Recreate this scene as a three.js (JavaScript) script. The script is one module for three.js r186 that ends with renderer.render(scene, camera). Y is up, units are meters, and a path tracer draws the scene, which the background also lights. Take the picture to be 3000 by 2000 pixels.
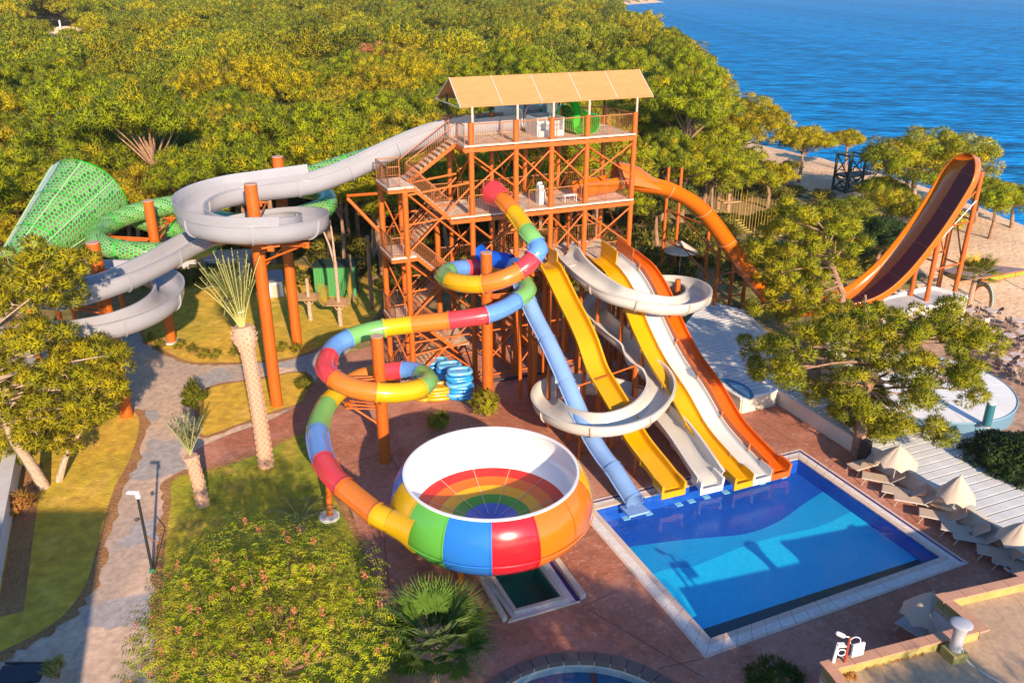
import * as THREE from 'three';
import { mergeGeometries, toCreasedNormals } from 'three/addons/utils/BufferGeometryUtils.js';
import { Sky } from 'three/addons/objects/Sky.js';

// ---------------------------------------------------------------- camera, sky, sun, exposure
const scene = new THREE.Scene();
const EYE = 22, PITCH = Math.atan(0.424);
const camera = new THREE.PerspectiveCamera(2 * Math.atan(0.4) * 180 / Math.PI, 1024 / 682, 0.5, 30000);
camera.position.set(0, EYE, 0);
camera.rotation.set(-PITCH, 0, 0);
const renderer = new THREE.WebGLRenderer({ antialias: true });
renderer.setSize(1024, 682);
renderer.toneMapping = THREE.LinearToneMapping;
renderer.toneMappingExposure = 1.85;
renderer.shadowMap.enabled = true;
const SUN = new THREE.Vector3(0.31, 0.385, 0.87).normalize();
const sky = new Sky();
sky.name = 'sky';
sky.scale.setScalar(20000);
const su = sky.material.uniforms;
su.sunPosition.value.copy(SUN); su.turbidity.value = 2.0; su.rayleigh.value = 1.6; su.mieCoefficient.value = 0.003;
if (su.cloudCoverage) su.cloudCoverage.value = 0.0;
sky.userData.kind = 'structure';
scene.add(sky);
scene.environmentIntensity = 0.25;
const sun = new THREE.DirectionalLight(new THREE.Color(1.0, 0.80, 0.55), 5.0);
sun.position.copy(SUN).multiplyScalar(150); sun.target.position.set(0, 0, -45);
sun.position.add(sun.target.position);
sun.castShadow = true; sun.shadow.radius = 1.2; sun.shadow.mapSize.set(4096, 4096);
Object.assign(sun.shadow.camera, { left: -130, right: 130, top: 120, bottom: -120, near: 1, far: 500 });
scene.add(sun, sun.target);
scene.fog = new THREE.FogExp2(new THREE.Color(0.62, 0.66, 0.74), 0.00010);

// ---------------------------------------------------------------- helpers
const V3 = (x, y, z) => new THREE.Vector3(x, y, z);
let seed0 = 7;
function RNG(a) { return () => { a = (a + 0x6d2b79f5) | 0; let t = Math.imul(a ^ (a >>> 15), 1 | a); t = (t + Math.imul(t ^ (t >>> 7), 61 | t)) ^ t; return ((t ^ (t >>> 14)) >>> 0) / 4294967296; }; }
const clamp = (x, a = 0, b = 1) => Math.min(b, Math.max(a, x));
const lerp = (a, b, t) => a + (b - a) * t;
const smooth = (a, b, x) => { const t = clamp((x - a) / (b - a)); return t * t * (3 - 2 * t); };
// survey: the point at height h that is sighted under the given picture angles (3000 x 2000 plan of the photograph)
const CP = Math.cos(PITCH), SP = Math.sin(PITCH);
function sight(x, y) { const dx = (x - 1500) / 2500, dy = -(y - 1000) / 2500; return V3(dx, dy * CP - SP, -(CP + dy * SP)); }
function P(x, y, h = 0) { const d = sight(x, y); return d.multiplyScalar((h - EYE) / d.y).add(V3(0, EYE, 0)); }
function onPlane(ax, az, bx, bz, x, y) { const d = sight(x, y), nx = -(bz - az), nz = bx - ax, t = (nx * ax + nz * az) / (nx * d.x + nz * d.z); return d.multiplyScalar(t).add(V3(0, EYE, 0)); }
const Zm = (ox, oy, s) => (x, y) => [ox + x / s, oy + y / s];

const used = new Map();
function numbered(n) { const k = used.get(n) || 0; used.set(n, k + 1); return k ? n + '_' + String(k).padStart(3, '0') : n; }
function shadowed(o) { o.castShadow = true; o.receiveShadow = true; return o; }
function thing(name, label, category, pos = [0, 0, 0], turn = 0, group) {
  const o = new THREE.Group(); o.name = numbered(name); o.position.set(...(pos.isVector3 ? pos.toArray() : pos)); o.rotation.y = turn;
  o.userData = { label, category }; if (group) o.userData.group = group;
  scene.add(o); return o;
}
function part(parent, name, geo, mat, label) { const m = shadowed(new THREE.Mesh(geo, mat)); m.name = name; if (label) m.userData.label = label; parent.add(m); return m; }
function struct(name, geo, mat, label) { const m = shadowed(new THREE.Mesh(geo, mat)); m.name = numbered(name); m.userData = { kind: 'structure', label: label || name.replace(/_/g, ' ') }; scene.add(m); return m; }
function single(name, geo, mat, label, category, group) { const m = shadowed(new THREE.Mesh(geo, mat)); m.name = numbered(name); m.userData = { label, category }; if (group) m.userData.group = group; scene.add(m); return m; }
function copyOf(o, pos, turn, label, group) { const c = o.clone(); c.name = numbered(o.name.replace(/_\d{3}$/, '')); c.userData = { ...o.userData }; if (label) c.userData.label = label; if (group) c.userData.group = group; if (pos) c.position.set(...(pos.isVector3 ? pos.toArray() : pos)); if (turn !== undefined) c.rotation.y = turn; scene.add(c); return c; }

// geometry: plain indexed pieces with uv in metres
function boxG(sx, sy, sz, x = 0, y = 0, z = 0, ry = 0) {
  const g = new THREE.BoxGeometry(sx, sy, sz), p = g.attributes.position, n = g.attributes.normal, uv = g.attributes.uv;
  for (let i = 0; i < p.count; i++) { const ax = Math.abs(n.getX(i)), ay = Math.abs(n.getY(i)); if (ay > 0.5) uv.setXY(i, p.getX(i), p.getZ(i)); else if (ax > 0.5) uv.setXY(i, p.getZ(i), p.getY(i)); else uv.setXY(i, p.getX(i), p.getY(i)); }
  if (ry) g.rotateY(ry); g.translate(x, y, z); return g;
}
const YA = V3(0, 1, 0);
function barG(a, b, r, seg = 8, r2 = r) {          // round bar from a to b
  const d = b.clone().sub(a), L = d.length(), g = new THREE.CylinderGeometry(r2, r, L, seg, 1);
  const uv = g.attributes.uv; for (let i = 0; i < uv.count; i++) uv.setXY(i, uv.getX(i) * 6.283 * r, uv.getY(i) * L);
  g.applyQuaternion(new THREE.Quaternion().setFromUnitVectors(YA, d.normalize())); g.translate((a.x + b.x) / 2, (a.y + b.y) / 2, (a.z + b.z) / 2); return g;
}
function beamG(a, b, w, h) {                        // square beam from a to b, h vertical
  const d = b.clone().sub(a), L = d.length(), g = boxG(w, h, L); d.normalize();
  const s = V3().crossVectors(YA, d).normalize(), u = V3().crossVectors(d, s);
  g.applyMatrix4(new THREE.Matrix4().makeBasis(s, u, d)); g.translate((a.x + b.x) / 2, (a.y + b.y) / 2, (a.z + b.z) / 2); return g;
}
const merge = (l) => mergeGeometries(l.map((g) => { const k = g.index ? g.toNonIndexed() : g; for (const n of Object.keys(k.attributes)) if (!['position', 'normal', 'uv'].includes(n)) k.deleteAttribute(n); return k; }));
function rawG(pos, idx, uv) { const g = new THREE.BufferGeometry(); g.setAttribute('position', new THREE.Float32BufferAttribute(pos, 3)); g.setAttribute('uv', new THREE.Float32BufferAttribute(uv, 2)); g.setIndex(idx); g.computeVertexNormals(); return g; }
function polyG(pts, y, holes = []) {                // flat sheet from ground points, uv in metres
  const s = new THREE.Shape(pts.map((p) => new THREE.Vector2(p.x, -p.z)));
  for (const h of holes) s.holes.push(new THREE.Path(h.map((p) => new THREE.Vector2(p.x, -p.z))));
  const g = new THREE.ShapeGeometry(s); g.rotateX(-Math.PI / 2); g.translate(0, y, 0); return g;
}
function slabG(pts, y0, y1, holes = []) {           // upright prism over a ground outline
  const s = new THREE.Shape(pts.map((p) => new THREE.Vector2(p.x, -p.z)));
  for (const h of holes) s.holes.push(new THREE.Path(h.map((p) => new THREE.Vector2(p.x, -p.z))));
  const g = new THREE.ExtrudeGeometry(s, { depth: y1 - y0, bevelEnabled: false }); g.rotateX(-Math.PI / 2); g.translate(0, y0, 0); return g;
}
function curvy(pts, n = 8) { const c = new THREE.CatmullRomCurve3(pts, true, 'centripetal'); return c.getPoints(pts.length * n).slice(0, -1); }
// sweep a closed profile [[across, up], ...] along points
function frames(pts, bank) {
  const out = [];
  for (let i = 0; i < pts.length; i++) {
    const a = pts[Math.max(0, i - 1)], b = pts[Math.min(pts.length - 1, i + 1)];
    const t = b.clone().sub(a).normalize(); let s = V3().crossVectors(t, YA).normalize(); let u = V3().crossVectors(s, t);
    if (bank) { const q = new THREE.Quaternion().setFromAxisAngle(t, bank(i)); s.applyQuaternion(q); u.applyQuaternion(q); }
    out.push({ p: pts[i], t, s, u });
  }
  return out;
}
function sweepF(fr, profile, { grow = 0, crease = 0.7, from = 0, v0 = 0 } = {}) {
  const n = profile.length, pos = [], uv = [], idx = []; let along = from;
  const per = [0]; for (let k = 0; k < n; k++) { const a = profile[k], b = profile[(k + 1) % n]; per.push(per[k] + Math.hypot(b[0] - a[0], b[1] - a[1])); }
  fr.forEach((f, i) => {
    if (i) along += f.p.distanceTo(fr[i - 1].p);
    for (let k = 0; k <= n; k++) { const [x, y] = typeof profile === 'function' ? profile(i)[k % n] : profile[k % n]; const q = f.p.clone().addScaledVector(f.s, x).addScaledVector(f.u, y); pos.push(q.x, q.y, q.z); uv.push(along, per[k]); }
  });
  const w = n + 1;
  for (let i = 0; i < fr.length - 1; i++) for (let k = 0; k < n; k++) { const a = i * w + k, b = a + 1, c = a + w, d = c + 1; idx.push(a, b, c, b, d, c); }
  // end caps
  for (const e of [0, fr.length - 1]) {
    const tri = THREE.ShapeUtils.triangulateShape(profile.map(([x, y]) => new THREE.Vector2(x, y)), []); const o = pos.length / 3;
    for (let k = 0; k < n; k++) { const j = (e * w + k) * 3; pos.push(pos[j], pos[j + 1], pos[j + 2]); uv.push(profile[k][0], profile[k][1]); }
    for (const [a, b, c] of tri) e ? idx.push(o + a, o + b, o + c) : idx.push(o + a, o + c, o + b);
  }
  const g = rawG(pos, idx, uv); return crease ? toCreasedNormals(g, crease) : g;
}
const circleP = (r, n = 20) => Array.from({ length: n }, (_, k) => { const a = k / n * Math.PI * 2; return [Math.cos(a) * r, Math.sin(a) * r]; });
function tubeF(fr, r, n = 20, from = 0) {           // open round shell
  const pos = [], uv = [], idx = []; let along = from;
  fr.forEach((f, i) => { if (i) along += f.p.distanceTo(fr[i - 1].p); for (let k = 0; k <= n; k++) { const a = k / n * Math.PI * 2, rr = typeof r === 'function' ? r(i) : r; const q = f.p.clone().addScaledVector(f.s, Math.cos(a) * rr).addScaledVector(f.u, Math.sin(a) * rr); pos.push(q.x, q.y, q.z); uv.push(along, k / n * 6.283 * rr); } });
  for (let i = 0; i < fr.length - 1; i++) for (let k = 0; k < n; k++) { const a = i * (n + 1) + k, b = a + 1, c = a + n + 1, d = c + 1; idx.push(a, b, c, b, d, c); }
  const g = rawG(pos, idx, uv), N = g.attributes.normal;  // weld the seam's normals
  for (let i = 0; i < fr.length; i++) { const a = i * (n + 1), b = a + n, x = N.getX(a) + N.getX(b), y = N.getY(a) + N.getY(b), z = N.getZ(a) + N.getZ(b), l = Math.hypot(x, y, z) || 1; N.setXYZ(a, x / l, y / l, z / l); N.setXYZ(b, x / l, y / l, z / l); }
  return g;
}
// open flume: walls of height dl (left of travel) and dr, round corners
function flumeP(w, dl, dr, rc, th = 0.05, lip = 0.07) {
  const inn = [], out = [], a = w / 2; rc = Math.min(rc, a);
  inn.push([-a, dl]);
  for (let k = 0; k <= 5; k++) { const t = Math.PI + k / 5 * Math.PI / 2; inn.push([-a + rc + Math.cos(t) * rc, rc + Math.sin(t) * rc]); }
  for (let k = 0; k <= 5; k++) { const t = Math.PI * 1.5 + k / 5 * Math.PI / 2; inn.push([a - rc + Math.cos(t) * rc, rc + Math.sin(t) * rc]); }
  inn.push([a, dr]);
  const b = a + th, ro = rc + th; out.push([b + lip, dr], [b + lip, dr - 0.05], [b, dr - 0.06]);
  for (let k = 0; k <= 5; k++) { const t = -k / 5 * Math.PI / 2; out.push([a - rc + Math.cos(t) * ro, rc + Math.sin(t) * ro]); }
  for (let k = 0; k <= 5; k++) { const t = Math.PI * 1.5 - k / 5 * Math.PI / 2; out.push([-a + rc + Math.cos(t) * ro, rc + Math.sin(t) * ro]); }
  out.push([-b, dl - 0.06], [-b - lip, dl - 0.05], [-b - lip, dl]);
  return [...inn, ...out];
}
function flangeP(w, dl, dr, rc) {                   // the joint collar round a flume's outside
  const a = w / 2 + 0.05, o = 0.07, L = [], M = []; rc = Math.min(rc, w / 2) + 0.05;
  L.push([-a, dl - 0.02]); for (let k = 0; k <= 4; k++) { const t = Math.PI + k / 4 * Math.PI / 2; L.push([-a + rc + Math.cos(t) * rc, rc - 0.05 + Math.sin(t) * rc]); }
  for (let k = 0; k <= 4; k++) { const t = Math.PI * 1.5 + k / 4 * Math.PI / 2; L.push([a - rc + Math.cos(t) * rc, rc - 0.05 + Math.sin(t) * rc]); } L.push([a, dr - 0.02]);
  const b = a + o, ro = rc + o; M.push([b, dr - 0.02]);
  for (let k = 0; k <= 4; k++) { const t = -k / 4 * Math.PI / 2; M.push([a - rc + Math.cos(t) * ro, rc - 0.05 + Math.sin(t) * ro]); }
  for (let k = 0; k <= 4; k++) { const t = Math.PI * 1.5 - k / 4 * Math.PI / 2; M.push([-a + rc + Math.cos(t) * ro, rc - 0.05 + Math.sin(t) * ro]); } M.push([-b, dl - 0.02]);
  return [...L, ...M];
}
function dense(ctrl, step = 0.25) { const c = new THREE.CatmullRomCurve3(ctrl, false, 'centripetal'); return c.getSpacedPoints(Math.max(8, Math.round(c.getLength() / step))); }
// a flume cut into sections with collars between them
function buildFlume(root, ctrl, prof, mat, colMat, secLen = 2.5, step = 0.25, bank) {
  const pts = dense(ctrl, step), fr = frames(pts, bank), per = Math.max(4, Math.round(secLen / step)); let along = 0;
  for (let i = 0; i < fr.length - 1; i += per) {
    let j = Math.min(i + per, fr.length - 1); if (fr.length - 1 - j < per * 0.4) j = fr.length - 1;
    const s = part(root, 'flume_section', sweepF(fr.slice(i, j + 1), flumeP(...prof), { from: along }), mat);
    if (i > 0) { const f = fr[i], e = [0.04, -0.04].map((d) => ({ ...f, p: f.p.clone().addScaledVector(f.t, -d) })); part(s, 'flange', sweepF(e, flangeP(...prof)), colMat); }
    along += per * step; if (j === fr.length - 1) break;
  }
  return fr;
}

// ---------------------------------------------------------------- noise, textures, materials
function lattice(per, sd) { const r = RNG(sd * 7919 + per * 131 + 3), a = new Float32Array(per * per); for (let i = 0; i < a.length; i++) a[i] = r(); return a; }
const lat = new Map();
function vnoise(u, v, per, sd) {                    // tileable value noise, u and v over 0..1
  const key = per + ',' + sd; let L = lat.get(key); if (!L) lat.set(key, L = lattice(per, sd));
  const x = u * per, y = v * per, i = Math.floor(x), j = Math.floor(y); let fx = x - i, fy = y - j; fx = fx * fx * (3 - 2 * fx); fy = fy * fy * (3 - 2 * fy);
  const a = ((i % per) + per) % per, b = (a + 1) % per, c = ((j % per) + per) % per, d = (c + 1) % per;
  return (L[c * per + a] * (1 - fx) + L[c * per + b] * fx) * (1 - fy) + (L[d * per + a] * (1 - fx) + L[d * per + b] * fx) * fy;
}
function fbm(u, v, per, oct, sd) { let s = 0, a = 0.5, n = 0; for (let k = 0; k < oct; k++) { s += a * vnoise(u, v, per << k, sd + k); n += a; a *= 0.55; } return s / n; }
function colorTex(n, metres, fn) {                  // fn(u, v) -> linear [r, g, b]
  const d = new Uint8Array(n * n * 4), enc = (c) => 255 * clamp(c <= 0.0031308 ? 12.92 * c : 1.055 * Math.pow(c, 1 / 2.4) - 0.055);
  for (let y = 0; y < n; y++) for (let x = 0; x < n; x++) { const c = fn(x / n, y / n), o = (y * n + x) * 4; d[o] = enc(c[0]); d[o + 1] = enc(c[1]); d[o + 2] = enc(c[2]); d[o + 3] = 255; }
  const t = new THREE.DataTexture(d, n, n); t.colorSpace = THREE.SRGBColorSpace; return texSet(t, metres);
}
function greyTex(n, metres, fn) { const d = new Uint8Array(n * n * 4); for (let y = 0; y < n; y++) for (let x = 0; x < n; x++) { const c = 255 * clamp(fn(x / n, y / n)), o = (y * n + x) * 4; d[o] = d[o + 1] = d[o + 2] = c; d[o + 3] = 255; } return texSet(new THREE.DataTexture(d, n, n), metres); }
function texSet(t, metres) { t.wrapS = t.wrapT = THREE.RepeatWrapping; t.magFilter = THREE.LinearFilter; t.minFilter = THREE.LinearMipmapLinearFilter; t.generateMipmaps = true; if (Array.isArray(metres)) t.repeat.set(1 / metres[0], 1 / metres[1]); else t.repeat.set(1 / metres, 1 / metres); t.needsUpdate = true; return t; }
const mixc = (a, b, t) => [lerp(a[0], b[0], t), lerp(a[1], b[1], t), lerp(a[2], b[2], t)];
const mulc = (a, k) => [a[0] * k, a[1] * k, a[2] * k];
const col = (r, g, b) => new THREE.Color().setRGB(r, g, b);
function std(c, roughness = 0.8, o = {}) { return new THREE.MeshStandardMaterial({ color: c, roughness, side: THREE.DoubleSide, ...o }); }
function gel(c, rough = 0.3, o = {}) { return new THREE.MeshPhysicalMaterial({ color: c, roughness: rough, clearcoat: 0.5, clearcoatRoughness: 0.12, specularIntensity: 0.6, side: THREE.DoubleSide, ...o }); }

const grimeB = greyTex(256, 3, (u, v) => fbm(u, v, 8, 5, 11));
const dirtT = (c, amt, metres = 4, sd = 20, n = 256) => colorTex(n, metres, (u, v) => { const f = fbm(u, v, 4, 6, sd), g = fbm(u, v, 32, 3, sd + 9); return mulc(c, 1 + amt * (f - 0.5) * 1.6 + amt * 0.5 * (g - 0.5)); });
const white = col(1, 1, 1);
const M = {};
M.grass = std(white, 0.95, { map: colorTex(1024, 22, (u, v) => {
  const a = fbm(u, v, 5, 5, 31), b = fbm(u, v, 64, 3, 37), c = fbm(u, v, 18, 3, 41); let k = mixc([0.58, 0.335, 0.028], [0.44, 0.31, 0.02], smooth(0.35, 0.7, a)); k = mixc(k, [0.66, 0.40, 0.07], smooth(0.55, 0.8, c) * 0.6); return mulc(k, 0.62 + 0.76 * b); }), bumpMap: greyTex(512, 5, (u, v) => fbm(u, v, 90, 2, 43)), bumpScale: 0.035 });
M.grassGreen = std(white, 0.95, { map: colorTex(1024, 20, (u, v) => {
  const a = fbm(u, v, 5, 5, 51), b = fbm(u, v, 64, 3, 57), c = fbm(u, v, 14, 3, 59); let k = mixc([0.40, 0.31, 0.014], [0.24, 0.25, 0.012], smooth(0.35, 0.65, a)); k = mixc(k, [0.55, 0.32, 0.05], smooth(0.6, 0.85, c) * 0.6); return mulc(k, 0.6 + 0.8 * b); }), bumpMap: greyTex(512, 5, (u, v) => fbm(u, v, 90, 2, 43)), bumpScale: 0.035 });
M.soil = std(white, 0.95, { map: colorTex(512, 5, (u, v) => { const a = fbm(u, v, 8, 6, 61), b = fbm(u, v, 90, 2, 63); return mulc(mixc([0.25, 0.10, 0.035], [0.42, 0.21, 0.08], a), 0.55 + 0.9 * b); }), bumpMap: greyTex(256, 1.5, (u, v) => fbm(u, v, 24, 3, 65)), bumpScale: 0.05 });
M.path = std(white, 0.9, { map: colorTex(1024, 18, (u, v) => {
  const a = fbm(u, v, 4, 5, 71), b = fbm(u, v, 100, 2, 73), c = vnoise(u, v, 7, 75), e = fbm(u, v, 12, 4, 76); let k = mixc([0.44, 0.31, 0.24], [0.66, 0.44, 0.31], smooth(0.3, 0.75, a)); k = mixc(k, [0.36, 0.31, 0.30], smooth(0.56, 0.62, c + (e - 0.5) * 0.35)); const cr = Math.abs(fbm(u, v, 9, 6, 79) - 0.5) < 0.003 ? 0.75 : 1; return mulc(k, (0.75 + 0.5 * b) * cr); }), bumpMap: greyTex(256, 1.2, (u, v) => fbm(u, v, 40, 2, 77)), bumpScale: 0.01 });
M.deck = std(white, 0.62, { map: colorTex(1024, 14, (u, v) => {
  const a = fbm(u, v, 5, 5, 81), b = fbm(u, v, 60, 3, 83), c = fbm(u, v, 130, 2, 85); let k = mixc([0.36, 0.125, 0.07], [0.50, 0.225, 0.155], smooth(0.32, 0.7, a)); k = mixc(k, [0.56, 0.33, 0.26], smooth(0.62, 0.8, c) * 0.35); return mulc(k, 0.74 + 0.52 * b); }), bumpMap: greyTex(512, 3.5, (u, v) => fbm(u, v, 26, 4, 87)), bumpScale: 0.02 });
M.sand = std(white, 0.95, { map: colorTex(512, 14, (u, v) => { const a = fbm(u, v, 6, 5, 91), b = fbm(u, v, 60, 3, 93); return mulc(mixc([0.56, 0.33, 0.19], [0.70, 0.47, 0.30], a), 0.75 + 0.5 * b); }), bumpMap: greyTex(256, 3, (u, v) => fbm(u, v, 12, 4, 95)), bumpScale: 0.06 });
M.forest = std(white, 0.97, { map: colorTex(1024, 40, (u, v) => { const a = fbm(u, v, 8, 5, 101), b = fbm(u, v, 90, 3, 103); let k = mixc([0.30, 0.17, 0.08], [0.17, 0.14, 0.035], smooth(0.4, 0.6, a)); return mulc(k, 0.5 + b); }) });
M.steel = std(white, 0.5, { map: colorTex(256, [1.6, 2.6], (u, v) => { const a = fbm(u, v, 6, 5, 111), b = fbm(u, v, 40, 2, 113); return mulc(mixc([0.40, 0.075, 0.003], [0.50, 0.11, 0.006], a), 0.75 + 0.5 * b); }), bumpMap: grimeB, bumpScale: 0.004 });
M.steelDark = std(col(0.24, 0.075, 0.02), 0.55);
M.rail = std(col(0.36, 0.12, 0.04), 0.5);
M.board = std(white, 0.75, { map: colorTex(512, [2.4, 2.4], (u, v) => { const k = v * 16, i = Math.floor(k), f = k - i, g = vnoise(u, i / 16, 16, 121); const gap = f < 0.09 ? 0.45 : 1; return mulc([0.66, 0.46, 0.33], (0.78 + 0.4 * g + 0.25 * (fbm(u, v, 48, 2, 123) - 0.5)) * gap); }) });
M.slatPink = std(col(0.56, 0.40, 0.33), 0.8);
M.canvas = std(white, 0.85, { map: colorTex(512, 3, (u, v) => mulc([0.46, 0.215, 0.075], 0.9 + 0.16 * vnoise(u, v, 90, 131) * vnoise(u, v, 8, 132) + 0.1 * fbm(u, v * 3, 6, 4, 133))), bumpMap: greyTex(256, [3, 1], (u, v) => fbm(u, v, 6, 4, 135)), bumpScale: 0.02 });
M.grey = gel(white, 0.32, { map: dirtT([0.30, 0.285, 0.315], 0.12, 4, 141) });
M.greyLine = gel(col(0.30, 0.29, 0.33), 0.4);
M.white = gel(white, 0.3, { map: dirtT([0.55, 0.52, 0.50], 0.08, 4, 151) });
M.cream = gel(white, 0.3, { map: dirtT([0.54, 0.49, 0.44], 0.12, 4, 155) });
M.creamLine = gel(col(0.42, 0.34, 0.28), 0.4);
M.yellow = gel(white, 0.3, { map: dirtT([0.64, 0.30, 0.0], 0.1, 4, 161) });
M.yellowLine = gel(col(0.50, 0.26, 0.004), 0.4);
M.orange = gel(white, 0.32, { map: dirtT([0.62, 0.10, 0.001], 0.14, 4, 171) });
M.orangeLine = gel(col(0.62, 0.24, 0.08), 0.4);
M.swoop = gel(white, 0.28, { map: dirtT([0.56, 0.12, 0.002], 0.14, 4, 175) });
M.maroon = std(white, 0.5, { map: dirtT([0.155, 0.018, 0.02], 0.15, 4, 178) });
M.skyblue = gel(white, 0.3, { map: dirtT([0.20, 0.33, 0.60], 0.12, 4, 181) });
M.tubeR = gel(white, 0.25, { map: dirtT([0.60, 0.045, 0.06], 0.1, 4, 191) });
M.tubeO = gel(white, 0.25, { map: dirtT([0.64, 0.17, 0.02], 0.1, 4, 192) });
M.tubeY = gel(white, 0.25, { map: dirtT([0.66, 0.36, 0.005], 0.1, 4, 193) });
M.tubeG = gel(white, 0.25, { map: dirtT([0.16, 0.36, 0.10], 0.1, 4, 194) });
M.tubeB = gel(white, 0.25, { map: dirtT([0.11, 0.25, 0.56], 0.1, 4, 195) });
M.purple = gel(col(0.22, 0.01, 0.12), 0.25);
M.bR = std(col(0.55, 0.003, 0.004), 0.45); M.bO = std(col(0.66, 0.10, 0.0), 0.45); M.bY = std(col(0.66, 0.30, 0.0), 0.45); M.bG = std(col(0.0, 0.22, 0.008), 0.45); M.bB = std(col(0.0, 0.07, 0.45), 0.45);
M.bowlWhite = gel(col(0.74, 0.72, 0.72), 0.35);
M.bowlR = gel(col(0.52, 0.012, 0.02), 0.22); M.bowlO = gel(col(0.62, 0.14, 0.006), 0.22); M.bowlY = gel(col(0.66, 0.36, 0.004), 0.22); M.bowlG = gel(col(0.10, 0.36, 0.05), 0.22); M.bowlB = gel(col(0.02, 0.15, 0.52), 0.22);
M.green = gel(col(0.03, 0.42, 0.035), 0.3);
M.teal = gel(col(0.03, 0.20, 0.24), 0.4);
M.plaster = std(white, 0.9, { map: dirtT([0.66, 0.56, 0.45], 0.18, 5, 201), bumpMap: grimeB, bumpScale: 0.006 });
M.whitePaint = std(white, 0.7, { map: dirtT([0.72, 0.70, 0.68], 0.14, 5, 205) });
M.concrete = std(white, 0.9, { map: dirtT([0.50, 0.45, 0.42], 0.22, 5, 207), bumpMap: grimeB, bumpScale: 0.01 });
M.black = std(col(0.015, 0.015, 0.017), 0.6);
M.dark = std(col(0.04, 0.032, 0.03), 0.6);
M.darkGreen = std(col(0.012, 0.032, 0.024), 0.6);
M.coping = std(white, 0.6, { map: colorTex(512, 3, (u, v) => { const b = fbm(u, v, 40, 3, 211), a = fbm(u, v, 6, 4, 213); return mulc(mixc([0.62, 0.52, 0.47], [0.74, 0.68, 0.63], a), 0.82 + 0.34 * b); }) });
M.coping2 = std(white, 0.6, { map: dirtT([0.60, 0.44, 0.36], 0.2, 3, 215) });
const mosaic = (a, b, sd, m = 2.4) => colorTex(512, m, (u, v) => { const k = 48, i = Math.floor(u * k), j = Math.floor(v * k), fu = u * k - i, fv = v * k - j; const g = vnoise(i / k + 0.5 / k, j / k + 0.5 / k, k, sd); const c = mixc(a, b, g); return (fu < 0.1 || fv < 0.1) ? mixc(c, [0.3, 0.4, 0.5], 0.15) : c; });
M.tileNavy = std(white, 0.25, { map: mosaic([0.001, 0.055, 0.33], [0.004, 0.10, 0.50], 221) });
M.tileBlue = std(white, 0.3, { map: mosaic([0.0, 0.25, 0.54], [0.006, 0.36, 0.66], 223) });
M.tileAqua = std(white, 0.3, { map: mosaic([0.0, 0.42, 0.70], [0.01, 0.58, 0.86], 225) });
M.tileNearShade = std(white, 0.3, { map: mosaic([0.002, 0.03, 0.04], [0.004, 0.05, 0.06], 227) });  // dark floor strip: the near wall's shadow put into the tile colour
M.tileTeal = std(white, 0.3, { map: mosaic([0.0, 0.16, 0.10], [0.005, 0.22, 0.15], 229) });
M.tilePurple = std(col(0.035, 0.015, 0.16), 0.3);
const rippleB = greyTex(512, 4.5, (u, v) => { let s = 0; for (let k = 0; k < 3; k++) s += (1 - Math.abs(2 * vnoise(u, v, 10 << k, 231 + k) - 1)) / (1 << k); return s / 1.75; });
M.poolWater = new THREE.MeshPhysicalMaterial({ color: col(0.86, 0.95, 1.0), roughness: 0.03, transmission: 1, thickness: 0, ior: 1.33, bumpMap: rippleB, bumpScale: 0.012, side: THREE.DoubleSide });
M.fabric = std(white, 0.9, { map: dirtT([0.50, 0.36, 0.27], 0.1, 1, 241) });
M.umbrella = std(white, 0.9, { map: dirtT([0.56, 0.42, 0.31], 0.1, 2, 243) });
M.alu = std(col(0.55, 0.5, 0.45), 0.45, { metalness: 0.3 });
M.bark = std(white, 0.95, { map: colorTex(256, [1.2, 1.6], (u, v) => { const a = fbm(u, v * 0.5, 12, 4, 251), b = fbm(u, v, 40, 2, 253); return mulc(mixc([0.20, 0.095, 0.05], [0.44, 0.26, 0.17], a), 0.6 + 0.7 * b); }), bumpMap: greyTex(256, [1.2, 1.6], (u, v) => fbm(u, v * 0.5, 12, 5, 255)), bumpScale: 0.06 });
M.barkPale = std(white, 0.95, { map: colorTex(256, [1.2, 1.6], (u, v) => { const a = fbm(u, v * 0.5, 10, 4, 257); return mulc(mixc([0.28, 0.16, 0.10], [0.56, 0.40, 0.30], a), 0.75 + 0.5 * fbm(u, v, 40, 2, 258)); }), bumpMap: greyTex(256, 1.2, (u, v) => fbm(u, v, 10, 4, 259)), bumpScale: 0.05 });
M.leaf = new THREE.MeshPhysicalMaterial({ color: white, roughness: 1, transmission: 0.35, thickness: 0, vertexColors: true, side: THREE.DoubleSide, specularIntensity: 0.15 });
M.wood = std(white, 0.8, { map: dirtT([0.46, 0.25, 0.12], 0.3, 1.2, 261) });
M.ropeYellow = std(col(0.40, 0.25, 0.025), 0.8);
M.inflateBlue = gel(col(0.02, 0.26, 0.62), 0.3); M.inflatePale = gel(col(0.12, 0.40, 0.74), 0.35);
M.inflateYellow = gel(col(0.62, 0.32, 0.01), 0.35);
M.salmon = std(white, 0.8, { map: dirtT([0.48, 0.24, 0.15], 0.2, 2, 271), bumpMap: grimeB, bumpScale: 0.008 });
M.oliveWall = std(white, 0.9, { map: dirtT([0.34, 0.27, 0.085], 0.35, 2, 273) });
M.membrane = std(white, 0.9, { map: colorTex(1024, 8, (u, v) => { const a = fbm(u, v, 4, 6, 275), b = fbm(u, v, 70, 2, 277); const seam = Math.abs(((u * 8) % 1) - 0.5) < 0.012 ? 0.7 : 1; return mulc(mixc([0.48, 0.30, 0.20], [0.40, 0.28, 0.165], a), (0.8 + 0.4 * b) * seam); }), bumpMap: grimeB, bumpScale: 0.01 });
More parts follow.
